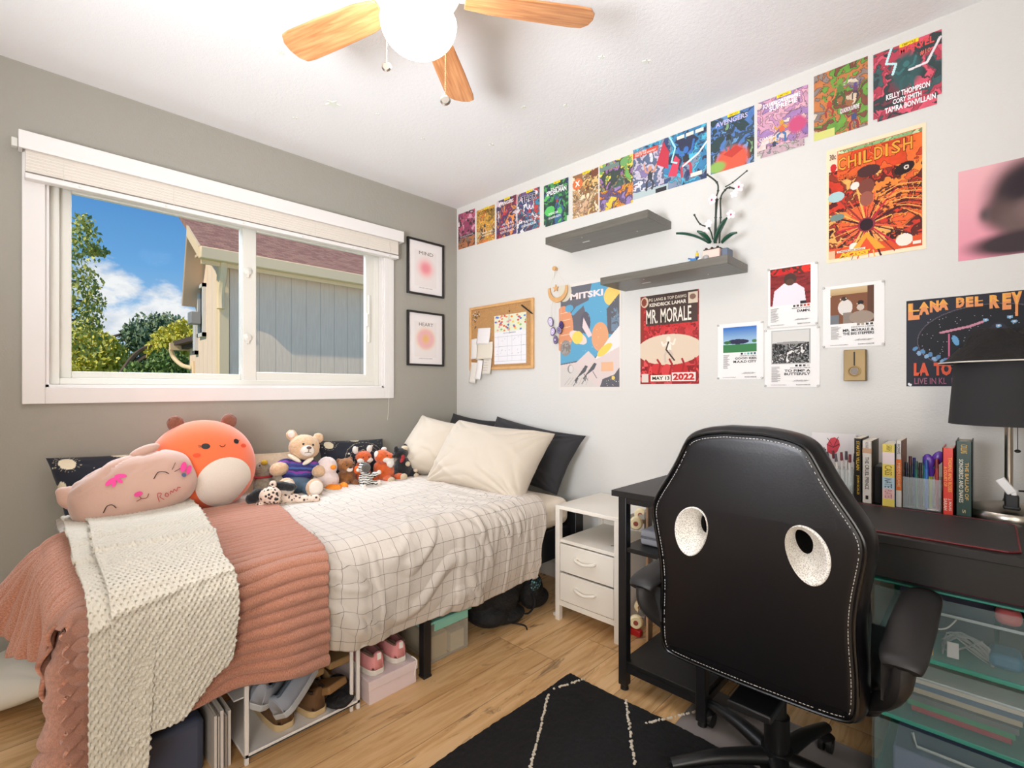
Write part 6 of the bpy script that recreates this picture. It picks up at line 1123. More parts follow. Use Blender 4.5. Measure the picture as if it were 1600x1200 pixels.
# 5 spotted puppy lying
t = toy('spotted leopard print puppy plush with black ears lying in front of the teddy', (.48, -1.47, ZB+.012), -.2); lp = bpy.data.materials.new('leopard_fur'); lp.use_nodes = True; nt = lp.node_tree; b = nt.nodes['Principled BSDF']; b.inputs['Roughness'].default_value = 1
tc = N(nt, 'ShaderNodeTexCoord'); vo = N(nt, 'ShaderNodeTexVoronoi', i_Scale=62.0); nt.links.new(tc.outputs['Object'], vo.inputs['Vector']); nt.links.new(ramp(nt, vo.outputs['Distance'], [(0, lin((70, 50, 50))), (.30, lin((60, 44, 50))), (.36, lin((220, 196, 176))), (1, lin((232, 214, 196)))]), b.inputs['Base Color'])
soft('body', [((.0, .0, .035), (.045, .048, .034)), ((-.02, .075, .022), (.03, .06, .024)), ((.0, .15, .016), (.020, .055, .018)), ((.01, .19, .016), (.02, .022, .018)), ((.03, -.045, .020), (.022, .020, .018))], lp, t, fz=.003)
soft('head', [((.025, -.005, .055), (.042, .046, .040)), ((.050, .01, .040), (.022, .025, .020)), ((0, .01, .10), (.016, .016, .018))], lp, t, fz=.003)
soft('ear', [((.0, -.052, .060), (.020, .034, .026), (.3, 0, 0)), ((.0, -.075, .045), (.018, .026, .024))], blackfur, t); soft('ear', [((-.02, .050, .085), (.018, .045, .020), (-.2, 0, 0)), ((-.02, .085, .075), (.018, .03, .018))], blackfur, t)
for y, z in ((-.016, .068), (.016, .070)): pt('eye', [('e', (.064, y, z), .0055)], eyeb, t)
pt('nose', [('e', (.074, .012, .046), (.006, .009, .006))], eyeb, t)
# 6 chick
t = toy('pale pink round chick plush with an orange beak and feet', (.27, -1.115, ZB), -.15); cf = fur('palepink', (236, 218, 212), .1)
soft('body', [((0, 0, .055), (.058, .068, .058)), ((0, .005, .125), (.048, .052, .055))], cf, t); mo = mat('orange_felt', (240, 142, 40), .9, bump=(300, .3, .002)); pt('beak', [('e', (.052, .022, .130), (.013, .015, .013))], mo, t)
soft('foot', [((.060, .01, .022), (.035, .034, .022)), ((.075, .035, .022), (.03, .024, .020))], mo, t, fz=.001); soft('foot', [((.055, .075, .026), (.030, .022, .020))], mo, t, fz=.001)
# 7 brown tiger/lion cub
t = toy('small brown and ginger cub plush with a cream muzzle', (.24, -.985, ZB), -.1); br_ = mat('fur_ginger', (168, 108, 56), 1.0, bump=(150, .9, .006), var=(38, .62), sheen=.3)
soft('body', [((0, 0, .05), (.045, .052, .048)), ((.045, -.02, .02), (.035, .02, .02)), ((.045, .035, .02), (.035, .02, .02))], br_, t); soft('head', [((.02, -.010, .120), (.042, .046, .040)), ((.0, -.042, .145), (.014, .014, .014)), ((.0, .022, .150), (.014, .014, .014))], br_, t)
pt('muzzle', [('e', (.055, -.002, .102), (.015, .018, .014))], fur('cream', (238, 226, 212), .08), t); pt('nose', [('e', (.064, -.002, .112), (.006, .009, .005))], thread, t); pt('eye', [('e', (.058, -.020, .125), .004)], eyeb, t); pt('eye', [('e', (.058, .016, .126), .004)], eyeb, t)
pt('paw', [('e', (.05, .040, .095), (.016, .018, .022))], mat('orange_felt2', (226, 100, 40), .9), t)
# 8 zebra
t = toy('small black and white striped zebra plush in front of the upright fox', (.34, -.925, ZB), -.1); zb = bpy.data.materials.new('zebra_fur'); zb.use_nodes = True; nt = zb.node_tree; b = nt.nodes['Principled BSDF']; b.inputs['Roughness'].default_value = 1
tc = N(nt, 'ShaderNodeTexCoord'); wv = N(nt, 'ShaderNodeTexWave', i_Scale=30.0, i_Distortion=7.0, i_Detail=2.0, bands_direction='Z'); nt.links.new(tc.outputs['Object'], wv.inputs['Vector']); nt.links.new(ramp(nt, wv.outputs[0], [(.36, lin((30, 32, 30))), (.42, lin((228, 226, 218)))]), b.inputs['Base Color'])
soft('body', [((0, 0, .045), (.036, .038, .044)), ((.03, -.028, .016), (.028, .016, .016)), ((.03, .040, .022), (.028, .018, .016)), ((.02, .045, .070), (.018, .026, .014), (.4, 0, 0))], zb, t, fz=.002)
pt('hoof', [('e', (.050, .058, .028), (.012, .013, .014)), ('e', (.052, -.030, .016), (.012, .013, .013)), ('e', (.03, .066, .080), (.010, .012, .012)), ('e', (.0, -.04, .10), (.010, .012, .010))], fur('cream', (238, 226, 212), .08), t)
soft('head', [((.01, -.012, .110), (.032, .032, .032))], zb, t, fz=.002); pt('snout', [('e', (.030, -.010, .112), (.020, .026, .027))], fur('greysnout', (92, 88, 82), .2), t)
# 9 upright fox
t = toy('orange fox plush with white furry ears sitting against the dark pillow', (.20, -.865, ZB), -.1); of = fur('fox', (222, 98, 38), .25); wf = fur('white', (238, 232, 222), .1)
soft('body', [((0, 0, .05), (.045, .048, .052)), ((.045, .05, .025), (.035, .028, .022)), ((.0, .0, .10), (.032, .036, .03))], of, t); soft('head', [((.015, .0, .150), (.038, .046, .034))], of, t)
for sy in (-1, 1): soft('ear', [((0, sy*.042, .190), (.010, .017, .024), (sy*-.25, 0, 0))], wf, t); soft('cheek', [((.038, sy*.026, .133), (.014, .022, .015))], wf, t); pt('eye', [('e', (.050, sy*.016, .152), .0035)], eyeb, t)
# 10 large fox
t = toy('largest orange fox plush with a white bib sitting beside the black cat plush', (.27, -.765, ZB), .05); 
soft('body', [((0, 0, .060), (.052, .058, .062)), ((.055, -.012, .022), (.035, .026, .022)), ((.045, .072, .024), (.036, .030, .022)), ((-.0, -.045, .085), (.028, .022, .035))], of, t, fz=.006); soft('head', [((.005, -.018, .150), (.042, .046, .040)), ((.030, .008, .150), (.03, .028, .022))], of, t, fz=.005)
soft('bib', [((.036, .0, .135), (.022, .038, .018)), ((.046, .010, .112), (.014, .024, .026))], wf, t); pt('ear', [('e', (.005, -.055, .165), (.014, .014, .020))], wf, t); pt('ear', [('e', (.0, -.002, .190), (.012, .018, .012))], wf, t)
pt('nose', [('e', (.060, .022, .152), (.008, .009, .009))], eyeb, t); pt('eye', [('e', (.046, -.012, .158), .004)], eyeb, t)
pt('foot_pad', [('e', (.086, -.012, .022), (.010, .024, .018)), ('e', (.078, .080, .026), (.012, .024, .022))], fur('beigepad', (216, 196, 166), .1), t)
# 11 black cat
t = toy('black plush animal with cream paws and a red ribbon beside the beige pillows', (.27, -.635, ZB), .1, (0, -.05)); pd = fur('beigepad', (216, 196, 166), .1)
soft('body', [((0, 0, .065), (.048, .056, .068)), ((.03, .045, .030), (.03, .025, .028)), ((.0, .06, .095), (.025, .026, .024))], blackfur, t); soft('head', [((.0, -.015, .155), (.040, .044, .036)), ((0, -.048, .180), (.014, .014, .022)), ((0, .02, .19), (.014, .014, .02))], blackfur, t)
pt('muzzle', [('e', (.012, .006, .183), (.022, .024, .016))], pd, t); pt('paw', [('e', (.046, .0, .092), (.013, .017, .015)), ('e', (.022, .076, .092), (.016, .018, .015)), ('e', (.05, .052, .045), (.014, .016, .014)), ('e', (.062, .048, .018), (.014, .018, .014))], pd, t)
pt('ribbon', [('e', (.035, -.032, .120), (.008, .022, .012), (.8, 0, 0)), ('e', (.036, -.028, .135), (.008, .012, .014))], mat('red_ribbon', (158, 40, 46), .7), t)

# ================================================================== ON THE DESK
DZ = .7502
def book(lb, x0, x1, yf, dep, h, cover, bands=(), texts=(), group=None, hard=False, z=DZ, side=None):
    t = thing('book', lb, 'book', (x0, yf, z), group=group); w_ = x1-x0; m = MB(); c = .0012 if not hard else .0025; e = .004 if hard else 0
    m.color(cover); m.b2((0, 0, 0), (w_, c, h)); m.b2((0, 0, 0), (c, dep, h)); m.b2((w_-c, 0, 0), (w_, dep, h))
    if side: m.color(side); m.b2((w_-c*.5, c, 0), (w_+.0003, dep, h)); m.b2((-.0003, c, 0), (c*.5, dep, h))
    for (a, b_, col) in bands: m.color(col); m.b2((.0003, -.0004, a*h), (w_-.0003, .0006, b_*h))
    for i, (s_, z0, z1, a, b_, col) in enumerate(texts):  # vertical lettering reads downwards
        m.color(col); y = -.0006-.00015*i
        m.text(s_, (a*w_, y, z1*h), (0, 0, -(z1-z0)*h), ((b_-a)*w_, 0, 0), .015)
    m.build('cover', plasticcol if hard else paper, t, smooth=False)
    m = MB().color('e8dfcc'); m.b2((c, c, e), (w_-c, dep-e, h-e)); m.build('pages', paper, t, smooth=False); return t
book('black paperback with yellow spine lettering', 2.464, 2.484, -.307, .14, .212, '221e1c', [(0, .10, '221e1c')], [('STARTER VILLAIN', .50, .96, .28, .72, 'e0b838'), ('JOHN SCALZI', .12, .42, .3, .7, 'e0b838')])
book('white paperback titled THE CRUEL PRINCE', 2.486, 2.512, -.307, .14, .206, 'ded8d0', [(.80, .88, 'c8a080')], [('THE CRUEL PRINCE', .22, .74, .3, .72, '282424'), ('HOLLY BLACK', .88, .98, .35, .65, '706860'), ('1', .06, .12, .35, .65, '282424')], side='6a5c44')
m = MB(); m.b2((2.515, -.29, DZ), (2.537, -.17, DZ+.122)); tag(m.build('card_box', black_plastic, loc=(2.525, -.23, DZ), world=True, bevel=.002), 'plain black box standing between the white and the multicoloured book', 'box')
book('paperback with a spine of yellow white and pale blue blocks', 2.541, 2.573, -.317, .14, .200, '3a7488', [(.0, .12, 'e8d468'), (.12, .28, 'e8c8c4'), (.28, .47, 'bcd4e0'), (.47, .68, 'e8d468'), (.68, .87, 'ecdcdc'), (.87, 1, 'e8d468')], [('SARAH J', .88, .98, .2, .8, '806818'), ('CASS', .5, .66, .2, .8, '907820'), ('NATE', .3, .45, .2, .8, '506878'), ('PLATES', .13, .27, .2, .8, 'c07880')], side='3a7488')
book('slim paperback with an orange middle band', 2.575, 2.589, -.303, .14, .212, 'd8d4d0', [(.25, .72, 'e87838'), (.0, .25, 'dcd8d4')], [('MIDDLEGAME', .30, .66, .25, .75, 'f0c8a0'), ('HOWE', .80, .95, .25, .75, '605850')], side='9a6848')
book('red hardback A COURT OF THORNS AND ROSES', 2.688, 2.7145, -.320, .15, .200, 'e04030', [], [('A COURT OF', .42, .72, .12, .42, 'f0a848'), ('THORNS AND ROSES', .34, .86, .50, .82, 'f0a848'), ('SARAH', .06, .24, .12, .42, 'f0d8c8'), ('J. MAAS', .06, .24, .5, .8, 'f0d8c8')], hard=True)
book('dark green hardback THE BALLAD OF SONGBIRDS AND SNAKES', 2.718, 2.755, -.315, .16, .222, '2c443c', [], [('THE BALLAD OF', .22, .72, .55, .78, 'c8a458'), ('SONGBIRDS AND SNAKES', .18, .76, .20, .46, 'dcd8c8'), ('COLLINS', .84, .96, .3, .7, 'c8a040'), ('S', .04, .09, .4, .6, 'c8b890')], hard=True)
# translucent bins
clearp = mat('frosted_plastic', (222, 232, 234), .2, alpha=.26)
def bin_(lb, x0, x1, y0, y1, h, mt_=clearp):
    m = MB(); th = .002; m.b2((x0, y0, DZ), (x1, y1, DZ+.002)); m.b2((x0, y0, DZ), (x1, y0+th, DZ+h)); m.b2((x0, y1-th, DZ), (x1, y1, DZ+h)); m.b2((x0, y0, DZ), (x0+th, y1, DZ+h)); m.b2((x1-th, y0, DZ), (x1, y1, DZ+h))
    return tag(m.build('pen_bin', mt_, loc=((x0+x1)/2, (y0+y1)/2, DZ), world=True, smooth=False), lb, 'pen holder')
bin_('frosted plastic bin full of coloured pens between the slim and the red book', 2.592, 2.684, -.300, -.215, .098)
bin_('clear plastic organiser holding white pens beside the black paperback', 2.352, 2.460, -.318, -.235, .105)
bin_('low clear plastic tray in front of the white pen organiser', 2.385, 2.458, -.335, -.3195, .055)
def pen(lb, x, y, top, col, cap, lean=(0, 0), grp=None, r=.0042, name='pen'):
    t = thing(name, lb, 'pen', (x, y, DZ+.003), (lean[0], lean[1], 0), grp); m = MB(); m.cyl((0, 0, 0), (0, 0, top*.82), r, n=10); m.build('barrel', mat('pen_'+col, tuple(int(col[i:i+2], 16) for i in (0, 2, 4)), .3), t)
    m = MB(); m.cyl((0, 0, top*.82), (0, 0, top), r*1.08, r*.9, 10); m.box((0, -r*1.1, top*.88), (r*.5, .0015, top*.14)); m.build('cap', mat('pen_'+cap, tuple(int(cap[i:i+2], 16) for i in (0, 2, 4)), .3), t); return t
for i in range(8):
    x = 2.392+.009*i; pen('white gel pen in the clear organiser, number from the left not distinguishable' if False else 'white capped pen standing in the clear organiser', x, -.29+.012*(i % 3), .152+.004*(i % 3), 'ece8e4', ['803840', '585058', '803840', '686068'][i % 4], (.05*(i % 2), -.16+.03*i), 'white pens in the clear organiser')
cols_ = [('18203a', '10182c', 'dark navy pen leftmost in the frosted bin'), ('242028', '502028', 'black pen with dark red cap in the frosted bin'), ('2c3a9a', '202878', 'blue pen at the back of the frosted bin'), ('1f6a58', '174a40', 'dark green marker in the frosted bin'), ('3a3434', '1c1818', 'black marker in the middle of the frosted bin'), ('3a9a8a', '2a7a6c', 'teal marker in the frosted bin'), ('3878c8', '2858a8', 'bright blue pen right of the scissors'), ('b8cc48', '90b030', 'lime green highlighter right of the scissors'), ('e8e4e0', '40b0c0', 'white pen with turquoise cap at the right of the frosted bin'), ('a83838', '802828', 'red pen at the right edge of the frosted bin')]
for i, (a, b_, lb) in enumerate(cols_): pen(lb, 2.600+.0083*i, -.286+.021*(i % 3), .140+.006*((i*7) % 4), a, b_, (.04*((i*3) % 3-1), .05+.03*((i*5) % 5-2)), r=.0046)
t = thing('scissors', 'scissors with purple handles standing in the frosted bin', 'scissors', (2.648, -.262, DZ+.004), (0, .10, 0)); m = MB(); m.sweep([(0, 0, .0), (0, 0, .12)], [.002, .006], 6, flat=.3); m.build('blades', chrome, t)
for sy, q in ((-1, .145), (1, .158)):
    m = MB(); m.ell((sy*.010, .004*sy, q), (.014, .007, .024), (0, sy*.25, 0), n=16, m=10); m.curve([(0, 0, .10), (sy*.004, .003*sy, .125)], [.006, .007], 8); m.build('handle', mat('purple_plastic', (92, 54, 158), .25), t)
# note pads behind the chair side
t = thing('sketch_pad', 'spiral sketch pad page with a red rose drawing leaning on the wall', 'sketch pad', (2.352, -.055, DZ), (-.10, 0, 0)); m = MB(); m.b2((-.075, 0, 0), (.075, .010, .205)); m.build('pages', mat('white_page', (232, 226, 224), .8), t, bevel=.0005)
m = MB(); 
for k in range(24): m.lathe([(.0045+.0006*math.cos(a), .0006*math.sin(a)) for a in np.linspace(0, 2*PI, 7)[:-1]], (.073, .004, .008+k*.0083), 12, (0, 0, 0), closed=True)
m.build('spiral', black_metal, t)
m = MB(); m.color('d03a48'); m.flat([(-.020, .13), (-.022, .16), (-.010, .185), (.004, .19), (.018, .18), (.022, .16), (.014, .135), (.0, .12)], (0, -.0006, 0), (1, 0, 0), (0, 0, 1)); m.color('2a2020')
for pl in ([(-.020, .185), (.0, .15), (.016, .192)], [(-.022, .16), (0, .15), (.02, .165)], [(0, .12), (.002, .08)]): m.sweep([(a, -.0008, b_) for a, b_ in pl], .0011, 4)
m.build('rose_drawing', paper, t, smooth=False)
m = MB(); m.b2((-.035, 0, 0), (.035, .012, .155)); t = thing('notebook', 'small black notebook standing in front of the rose sketch', 'notebook', (2.318, -.185, DZ), (-.06, 0, 0)); m.build('cover', mat('black_card', (38, 37, 38), .6), t, bevel=.001); m = MB(); [m.box((-.03+.006*k, .006, .157), (.0015, .010, .006)) for k in range(11)]; m.build('spiral', dark_metal, t); m = MB(); m.sweep([(.0, -.001, .05), (.0, -.001, .09), (.025, -.001, .09), (.025, -.001, .05), (0, -.001, .05)], .0008, 4); m.build('printed_square', mat('grey_print', (150, 146, 140), .6), t)
m = MB(); m.b2((2.33, -.30, DZ), (2.349, -.28, DZ+.135)); m.color('e8d040'); tag(m.build('sticky_notes', mat('yellow_note', (226, 208, 70), .7), loc=(2.34, -.29, DZ), world=True, smooth=False), 'yellow sticky note stack beside the clear organiser', 'sticky notes')
m = MB(); m.prism([(-.012, -.004), (.004, -.007), (.014, .002), (.006, .008), (-.004, .004)], tuple(onZ(1457, 797, .7538)), (1, 0, 0), (0, 1, 0), (0, 0, .0015)); tag(m.build('paper_scrap', mat('scrap_white', (226, 220, 212), .8), loc=tuple(onZ(1457, 797, .7538)), world=True, smooth=False), 'torn white paper scrap in front of the frosted pen bin', 'paper scrap')
# lamp
LX, LY = 2.832, -.228
t = thing('table_lamp', 'table lamp with black drum shade and brushed steel stem', 'lamp', (LX, LY, DZ)); m = MB(); m.lathe([(0, .0), (.098, 0), (.100, .010), (.094, .022), (.06, .036), (.022, .042), (.013, .046), (0, .046)], n=56); m.build('base', chrome, t)
m = MB(); m.lathe([(.0, .045), (.014, .045), (.011, .055), (.0095, .07), (.0095, .33), (.013, .34), (.013, .38), (0, .38)], n=24); m.build('stem', chrome, t)
sh = mat('black_shade_cloth', (42, 41, 42), .85, bump=(500, .3, .001)); zs0, zs1 = .272, .462; SR = .135
m = MB(); m.lathe([(SR, zs0), (SR*.90, zs1), (SR*.895, zs1), (SR*.985, zs0)], n=72, closed=True); m.build('lamp_shade', sh, t)
m = MB(); 
for a in (0, 2*PI/3, 4*PI/3): m.sweep([(0, 0, .375), (SR*.9*math.cos(a), SR*.9*math.sin(a), zs1-.012)], .0015, 5)
m.build('shade_spider', dark_metal, t)
m = MB(); m.ell((0, 0, .415), (.028, .028, .034)); m.build('bulb', mat('bulb_glass', (236, 232, 224), .2), t)
m = MB(); cp = onY(1590, 705, -.26)-np.array((LX, LY, DZ)); m.sweep([(cp[0]*.5, cp[1]*.5, .36), (cp[0], cp[1], .34), tuple(cp)], .001, 5); m.ell(tuple(cp), (.007, .007, .005)); m.build('pull_chain', dark_metal, t)
# bucket hat
t = thing('bucket_hat', 'black bucket hat with a pale brim edge lying on the lamp shade', 'hat', (LX, LY, DZ+zs1+.001)); n = 64; m = MB(); V = []
prof = [(.150, -.004), (.147, -.002), (.134, .008), (.112, .024), (.098, .036), (.092, .050), (.086, .068), (.072, .080), (.042, .086), (.0, .080)]
for i, (r_, z) in enumerate(prof):
    for k in range(n): a = 2*PI*k/n; f_ = 1+.06*math.sin(2*a+1)+.03*math.sin(5*a+i*.6); V.append((r_*f_*math.cos(a), r_*f_*math.sin(a), z*(1+.10*math.sin(3*a+2))+.045*(fbm(np.array(r_*28*math.cos(a)+9), np.array(r_*28*math.sin(a)+9), 2, 3)-.5)*(1 if 2 < i < 9 else 0)))
m.add(V, [(i*n+k, i*n+(k+1) % n, (i+1)*n+(k+1) % n, (i+1)*n+k) for i in range(len(prof)-1) for k in range(n)]); hm = mat('black_twill', (34, 31, 29), .95, bump=(90, .7, .006), var=(30, .4)); o = m.build('crown', hm, t); s_ = o.modifiers.new('s', 'SOLIDIFY'); s_.thickness = .003
m = MB(); m.sweep([(V[k][0]*1.003, V[k][1]*1.003, V[k][2]-.001) for k in list(range(n))+[0]], .0022, 6, caps=False); m.build('brim_edge', mat('pale_piping', (214, 208, 196), .8), t)
m = MB(); px_ = onY(1581, 795, -.315); a = MB(); a.b2((px_[0]-.014, -.325, DZ+.030), (px_[0]+.014, -.300, DZ+.070)); 
t = thing('charger', 'white charger in a black plug adapter on the lamp base', 'charger', (px_[0], -.31, DZ+.046)); m.box((0, 0, .012), (.030, .026, .040)); m.box((0, 0, -.004), (.036, .030, .010)); m.build('plug_adapter', black_plastic, t, bevel=.004); m = MB(); m.box((-.012, 0, .056), (.022, .018, .046), (0, -.6, 0)); m.box((.004, 0, .038), (.012, .014, .02)); m.build('charger_head', mat('white_plastic', (236, 234, 232), .35), t, bevel=.003)
m = MB(); m.curve([(.014, 0, .045), (.04, .01, .04), (.075, .02, .0), (.12, .04, -.044)], .0025, 8); m.build('cable', black_plastic, t)
# grey case on side shelf
p = onZ(1012, 849, .5365); t = thing('glasses_case', 'grey zipped fabric case on the desk side shelf', 'case', (1.915, -.56, .5365)); gc = mat('grey_case_cloth', (150, 150, 154), .85, bump=(300, .4, .002)); m = MB(); m.box((0, 0, .014), (.16, .11, .026)); m.build('bottom', gc, t, bevel=.010, seg=4); m = MB(); m.box((0, 0, .043), (.16, .11, .028)); m.build('lid', gc, t, bevel=.011, seg=4); m = MB(); m.box((0, 0, .028), (.161, .111, .005)); m.build('zip', mat('grey_zip', (112, 112, 116), .6), t, bevel=.002)
# skateboard standing between nightstand and desk
t = thing('skateboard', 'skateboard standing upright beside the nightstand with cream wheels', 'skateboard', (1.752, -.40, .0), (0, 0, .40)); m = MB(); pl = [(.095*math.cos(a)*1, (.36-.09)*(1 if math.sin(a) >= 0 else -1)+.09*math.sin(a)) for a in np.linspace(0, 2*PI, 40)]
m.prism([(x, z+.362) for x, z in pl], (.010, 0, 0), (0, 1, 0), (0, 0, 1), (-.009, 0, 0)); m.build('deck', mat('maple_deck', (206, 160, 120), .5, var=(20, .2)), t, bevel=.002)
for z in (.168, .575):
    m = MB(); m.box((-.008, 0, z), (.012, .05, .075)); m.cyl((-.040, -.062, z), (-.040, .062, z), .005, n=10); m.box((-.025, 0, z), (.034, .085, .018)); tk = m.build('truck', mat('cast_metal', (150, 146, 140), .4, metal=.8), t, bevel=.002)
    for sy in (-1, 1):
        m = MB(); m.lathe([(.010, -.015), (.022, -.015), (.0265, -.009), (.0265, .009), (.022, .015), (.010, .015)], (-.040, sy*.075, z), 26, (PI/2, 0, 0), closed=True); wh = m.build('wheel', mat('cream_urethane', (232, 216, 172), .35), t)
        m = MB(); m.cyl((-.040, sy*.075-.0155, z), (-.040, sy*.075+.0155, z), .0102, n=16); m.build('bearing', mat('red_bearing', (150, 70, 52), .4), wh)
m = MB(); q = onZ(996, 980, .03); m.b2((q[0]-.03, -.30, 0), (q[0]+.03, -.27, .03)); tag(m.build('plastic_clip', mat('red_plastic', (186, 34, 34), .35), loc=(q[0], -.285, 0), world=True, bevel=.006), 'small red plastic piece on the floor below the skateboard', 'clip')
# ================================================================== UNDER THE DESK
dt = thing('drawer_tower', 'clear plastic drawer tower with teal edges under the desk', 'drawer unit', (2.76, -.40, 0)); teal = mat('teal_plastic', (82, 176, 158), .3, alpha=.85); clr = mat('clear_drawer_plastic', (170, 200, 202), .1, alpha=.15)
TX0, TX1, TY0, TY1 = 2.555, 2.955, -.63, -.17
m = MB()
for z in (.035, .245, .425, .605): m.b2((TX0, TY0+.01, z-(.012 if z < .6 else .006)), (TX1, TY1, z))
m.b2((TX0, TY1-.004, .03), (TX1, TY1, .60)); m.build('frame', teal, dt, world=True, bevel=.002)
m = MB(); m.b2((TX0, TY0+.02, .03), (TX0+.004, TY1, .60)); m.b2((TX1-.004, TY0+.02, .03), (TX1, TY1, .60)); m.build('side_panel', clr, dt, world=True, smooth=False)
for (z0, z1) in ((.040, .228), (.250, .408), (.430, .588)):
    m = MB(); a, b_, c_, d = TX0+.008, TX1-.008, TY0, TY1-.02; m.b2((a, c_, z0), (b_, c_+.003, z1)); m.b2((a, c_, z0), (a+.002, d, z1-.02)); m.b2((b_-.002, c_, z0), (b_, d, z1-.02)); m.b2((a, c_, z0), (b_, d, z0+.002)); dr = m.build('drawer', clr, dt, world=True, smooth=False)
    m = MB(); xm = (a+b_)/2; m.sweep([(xm-.11, c_-.004, z1-.004), (xm-.10, c_-.016, z1-.030), (xm+.10, c_-.016, z1-.030), (xm+.11, c_-.004, z1-.004)], .004, 6); m.build('handle', mat('clear_handle', (190, 206, 208), .2, alpha=.6), dr, world=True); bpy.context.view_layer.update() if False else None
    dr.children[0].parent = dr; dr.children[0].location = (0, 0, 0)
    ch_ = dr.children[0]; ch_.data.transform(Matrix.Translation(-Vector(dt.location)))
def item(name, lb, cat, lo, hi, col, bev=.001, grp=None, rot=0): m = MB(); m.b2(lo, hi); c_ = ((lo[0]+hi[0])/2, (lo[1]+hi[1])/2, lo[2]); o = m.build(name, mat('item_'+str(col), col, .6), loc=c_, world=True, bevel=bev, rot=(0, 0, rot)); return tag(o, lb, cat, grp)
item('box', 'dark navy box in the top clear drawer', 'box', (2.60, -.45, .433), (2.80, -.25, .545), (44, 48, 72)); item('envelope', 'yellow folded envelope in the top clear drawer', 'envelope', (2.645, -.615, .433), (2.685, -.608, .485), (228, 190, 104), rot=.1); item('card', 'white card with red and blue print in the top clear drawer', 'card', (2.712, -.612, .440), (2.735, -.609, .480), (226, 226, 230), rot=.1); item('card', 'pale blank card at the left of the top clear drawer', 'card', (2.60, -.605, .433), (2.655, -.60, .462), (206, 210, 218))
item('pouch', 'blue pouch at the right of the top clear drawer', 'pouch', (2.79, -.58, .433), (2.85, -.50, .468), (46, 120, 160), .01); item('pouch', 'coral pink pouch near the top right of the clear drawer', 'pouch', (2.80, -.56, .535), (2.85, -.50, .572), (220, 110, 110), .015); item('box', 'dark patterned box at the right of the top clear drawer', 'box', (2.81, -.48, .433), (2.92, -.25, .53), (36, 36, 44))
item('folder', 'magenta folder on top of the plastic drawer tower', 'folder', (2.60, -.60, .6055), (2.90, -.25, .613), (150, 30, 80))
m = MB(); rn = random.Random(5)
for i in range(12): a = rn.random()*6; m.curve([(2.75+.05*math.cos(a+k*1.1), -.58+.012*k % .03+.01*rn.random(), .46+.03*math.sin(a*2+k*1.7)) for k in range(6)], .0015, 5)
o = m.build('cable_tangle', mat('grey_cable', (170, 170, 172), .5), loc=(2.75, -.57, .435), world=True); tag(o, 'tangle of thin grey cables inside the top clear drawer', 'cables')
m = MB(); m.curve([(2.64, -.611, .52), (2.68, -.613, .505), (2.71, -.612, .512), (2.73, -.611, .54)], .0018, 6); tag(m.build('white_cable', mat('white_plastic', (236, 234, 232), .35), loc=(2.68, -.612, .52), world=True), 'white cable hanging in a curve inside the top clear drawer', 'cable')
for i, (c, lb) in enumerate([((226, 222, 214), 'white paper sheaf topmost in the middle clear drawer'), ((96, 120, 150), 'blue folder in the middle clear drawer'), ((200, 190, 170), 'cream paper pad in the middle clear drawer'), ((110, 112, 116), 'grey folder in the middle clear drawer'), ((70, 150, 110), 'green folder near the bottom of the middle clear drawer'), ((170, 40, 60), 'red folder lowest in the middle clear drawer')]):
    item('paper_stack' if i in (0, 2) else 'folder', lb, 'papers' if i in (0, 2) else 'folder', (2.60+.008*i, -.615+.006*(i % 3), .3495-.0165*i), (2.86-.006*i, -.22, .365-.0165*i), c, .001, None, 0)
item('storage_case', 'blue grey flat case in the lowest clear drawer', 'case', (2.60, -.60, .046), (2.88, -.25, .15), (120, 132, 168), .006)

# ================================================================== UNDER THE BED
sb = thing('storage_box', 'see-through storage box with mint green lid under the bed', 'storage box', (.99, -.965, 0)); m = MB(); x0, x1, y0, y1 = .72, 1.150, -1.085, -.885; t_ = .003
for lo, hi in (((x0, y0, .001), (x1, y1, .005)), ((x0, y0, .001), (x1, y0+t_, .165)), ((x0, y1-t_, .001), (x1, y1, .165)), ((x0, y0, .001), (x0+t_, y1, .165)), ((x1-t_, y0, .001), (x1, y1, .165))): m.b2(lo, hi)
m.build('tub', mat('cloudy_plastic', (206, 200, 184), .3, alpha=.32), sb, world=True, bevel=.001); m = MB(); m.b2((x0-.012, y0-.012, .165), (x1+.012, y1+.012, .176)); m.b2((x1+.006, y0+.01, .135), (x1+.013, y1-.01, .172)); m.b2((x0+.02, y0-.014, .135), (x1-.02, y0-.006, .172)); m.build('lid', mat('mint_plastic', (142, 206, 188), .35), sb, world=True, bevel=.004)
item('wooden_tray', 'pale wooden tray inside the see-through storage box', 'tray', (.80, -1.07, .006), (1.135, -.99, .10), (206, 184, 140)); item('paper_stack', 'cream papers inside the see-through storage box', 'papers', (.80, -.975, .006), (1.14, -.90, .085), (216, 204, 176)); item('paper_stack', 'small dark folder inside the see-through storage box', 'folder', (.85, -.97, .086), (1.12, -.905, .12), (110, 104, 96))
t = thing('bag', 'black fabric bag slumped under the bed by the nightstand', 'bag', (1.00, -.62, 0)); bc = mat('black_nylon', (22, 21, 22), .75, bump=(25, .8, .02)); soft('body', [((.02, 0, .12), (.14, .14, .13)), ((.06, -.08, .06), (.12, .09, .06)), ((0, .09, .17), (.13, .14, .13)), ((.02, -.10, .16), (.12, .10, .11)), ((-.02, .22, .12), (.12, .12, .12)), ((.09, .02, .03), (.09, .12, .03)), ((.05, -.06, .16), (.08, .08, .09))], bc, t, vox=.009, fz=0)
m = MB(); m.curve([(.13, .05, .05), (.17, .10, .03), (.18, .14, .07), (.13, .16, .12)], [.008]*4, 8, flat=.3); m.curve([(.14, -.02, .02), (.20, .04, .004), (.24, .02, .004)], .004, 6); m.build('strap', bc, t)
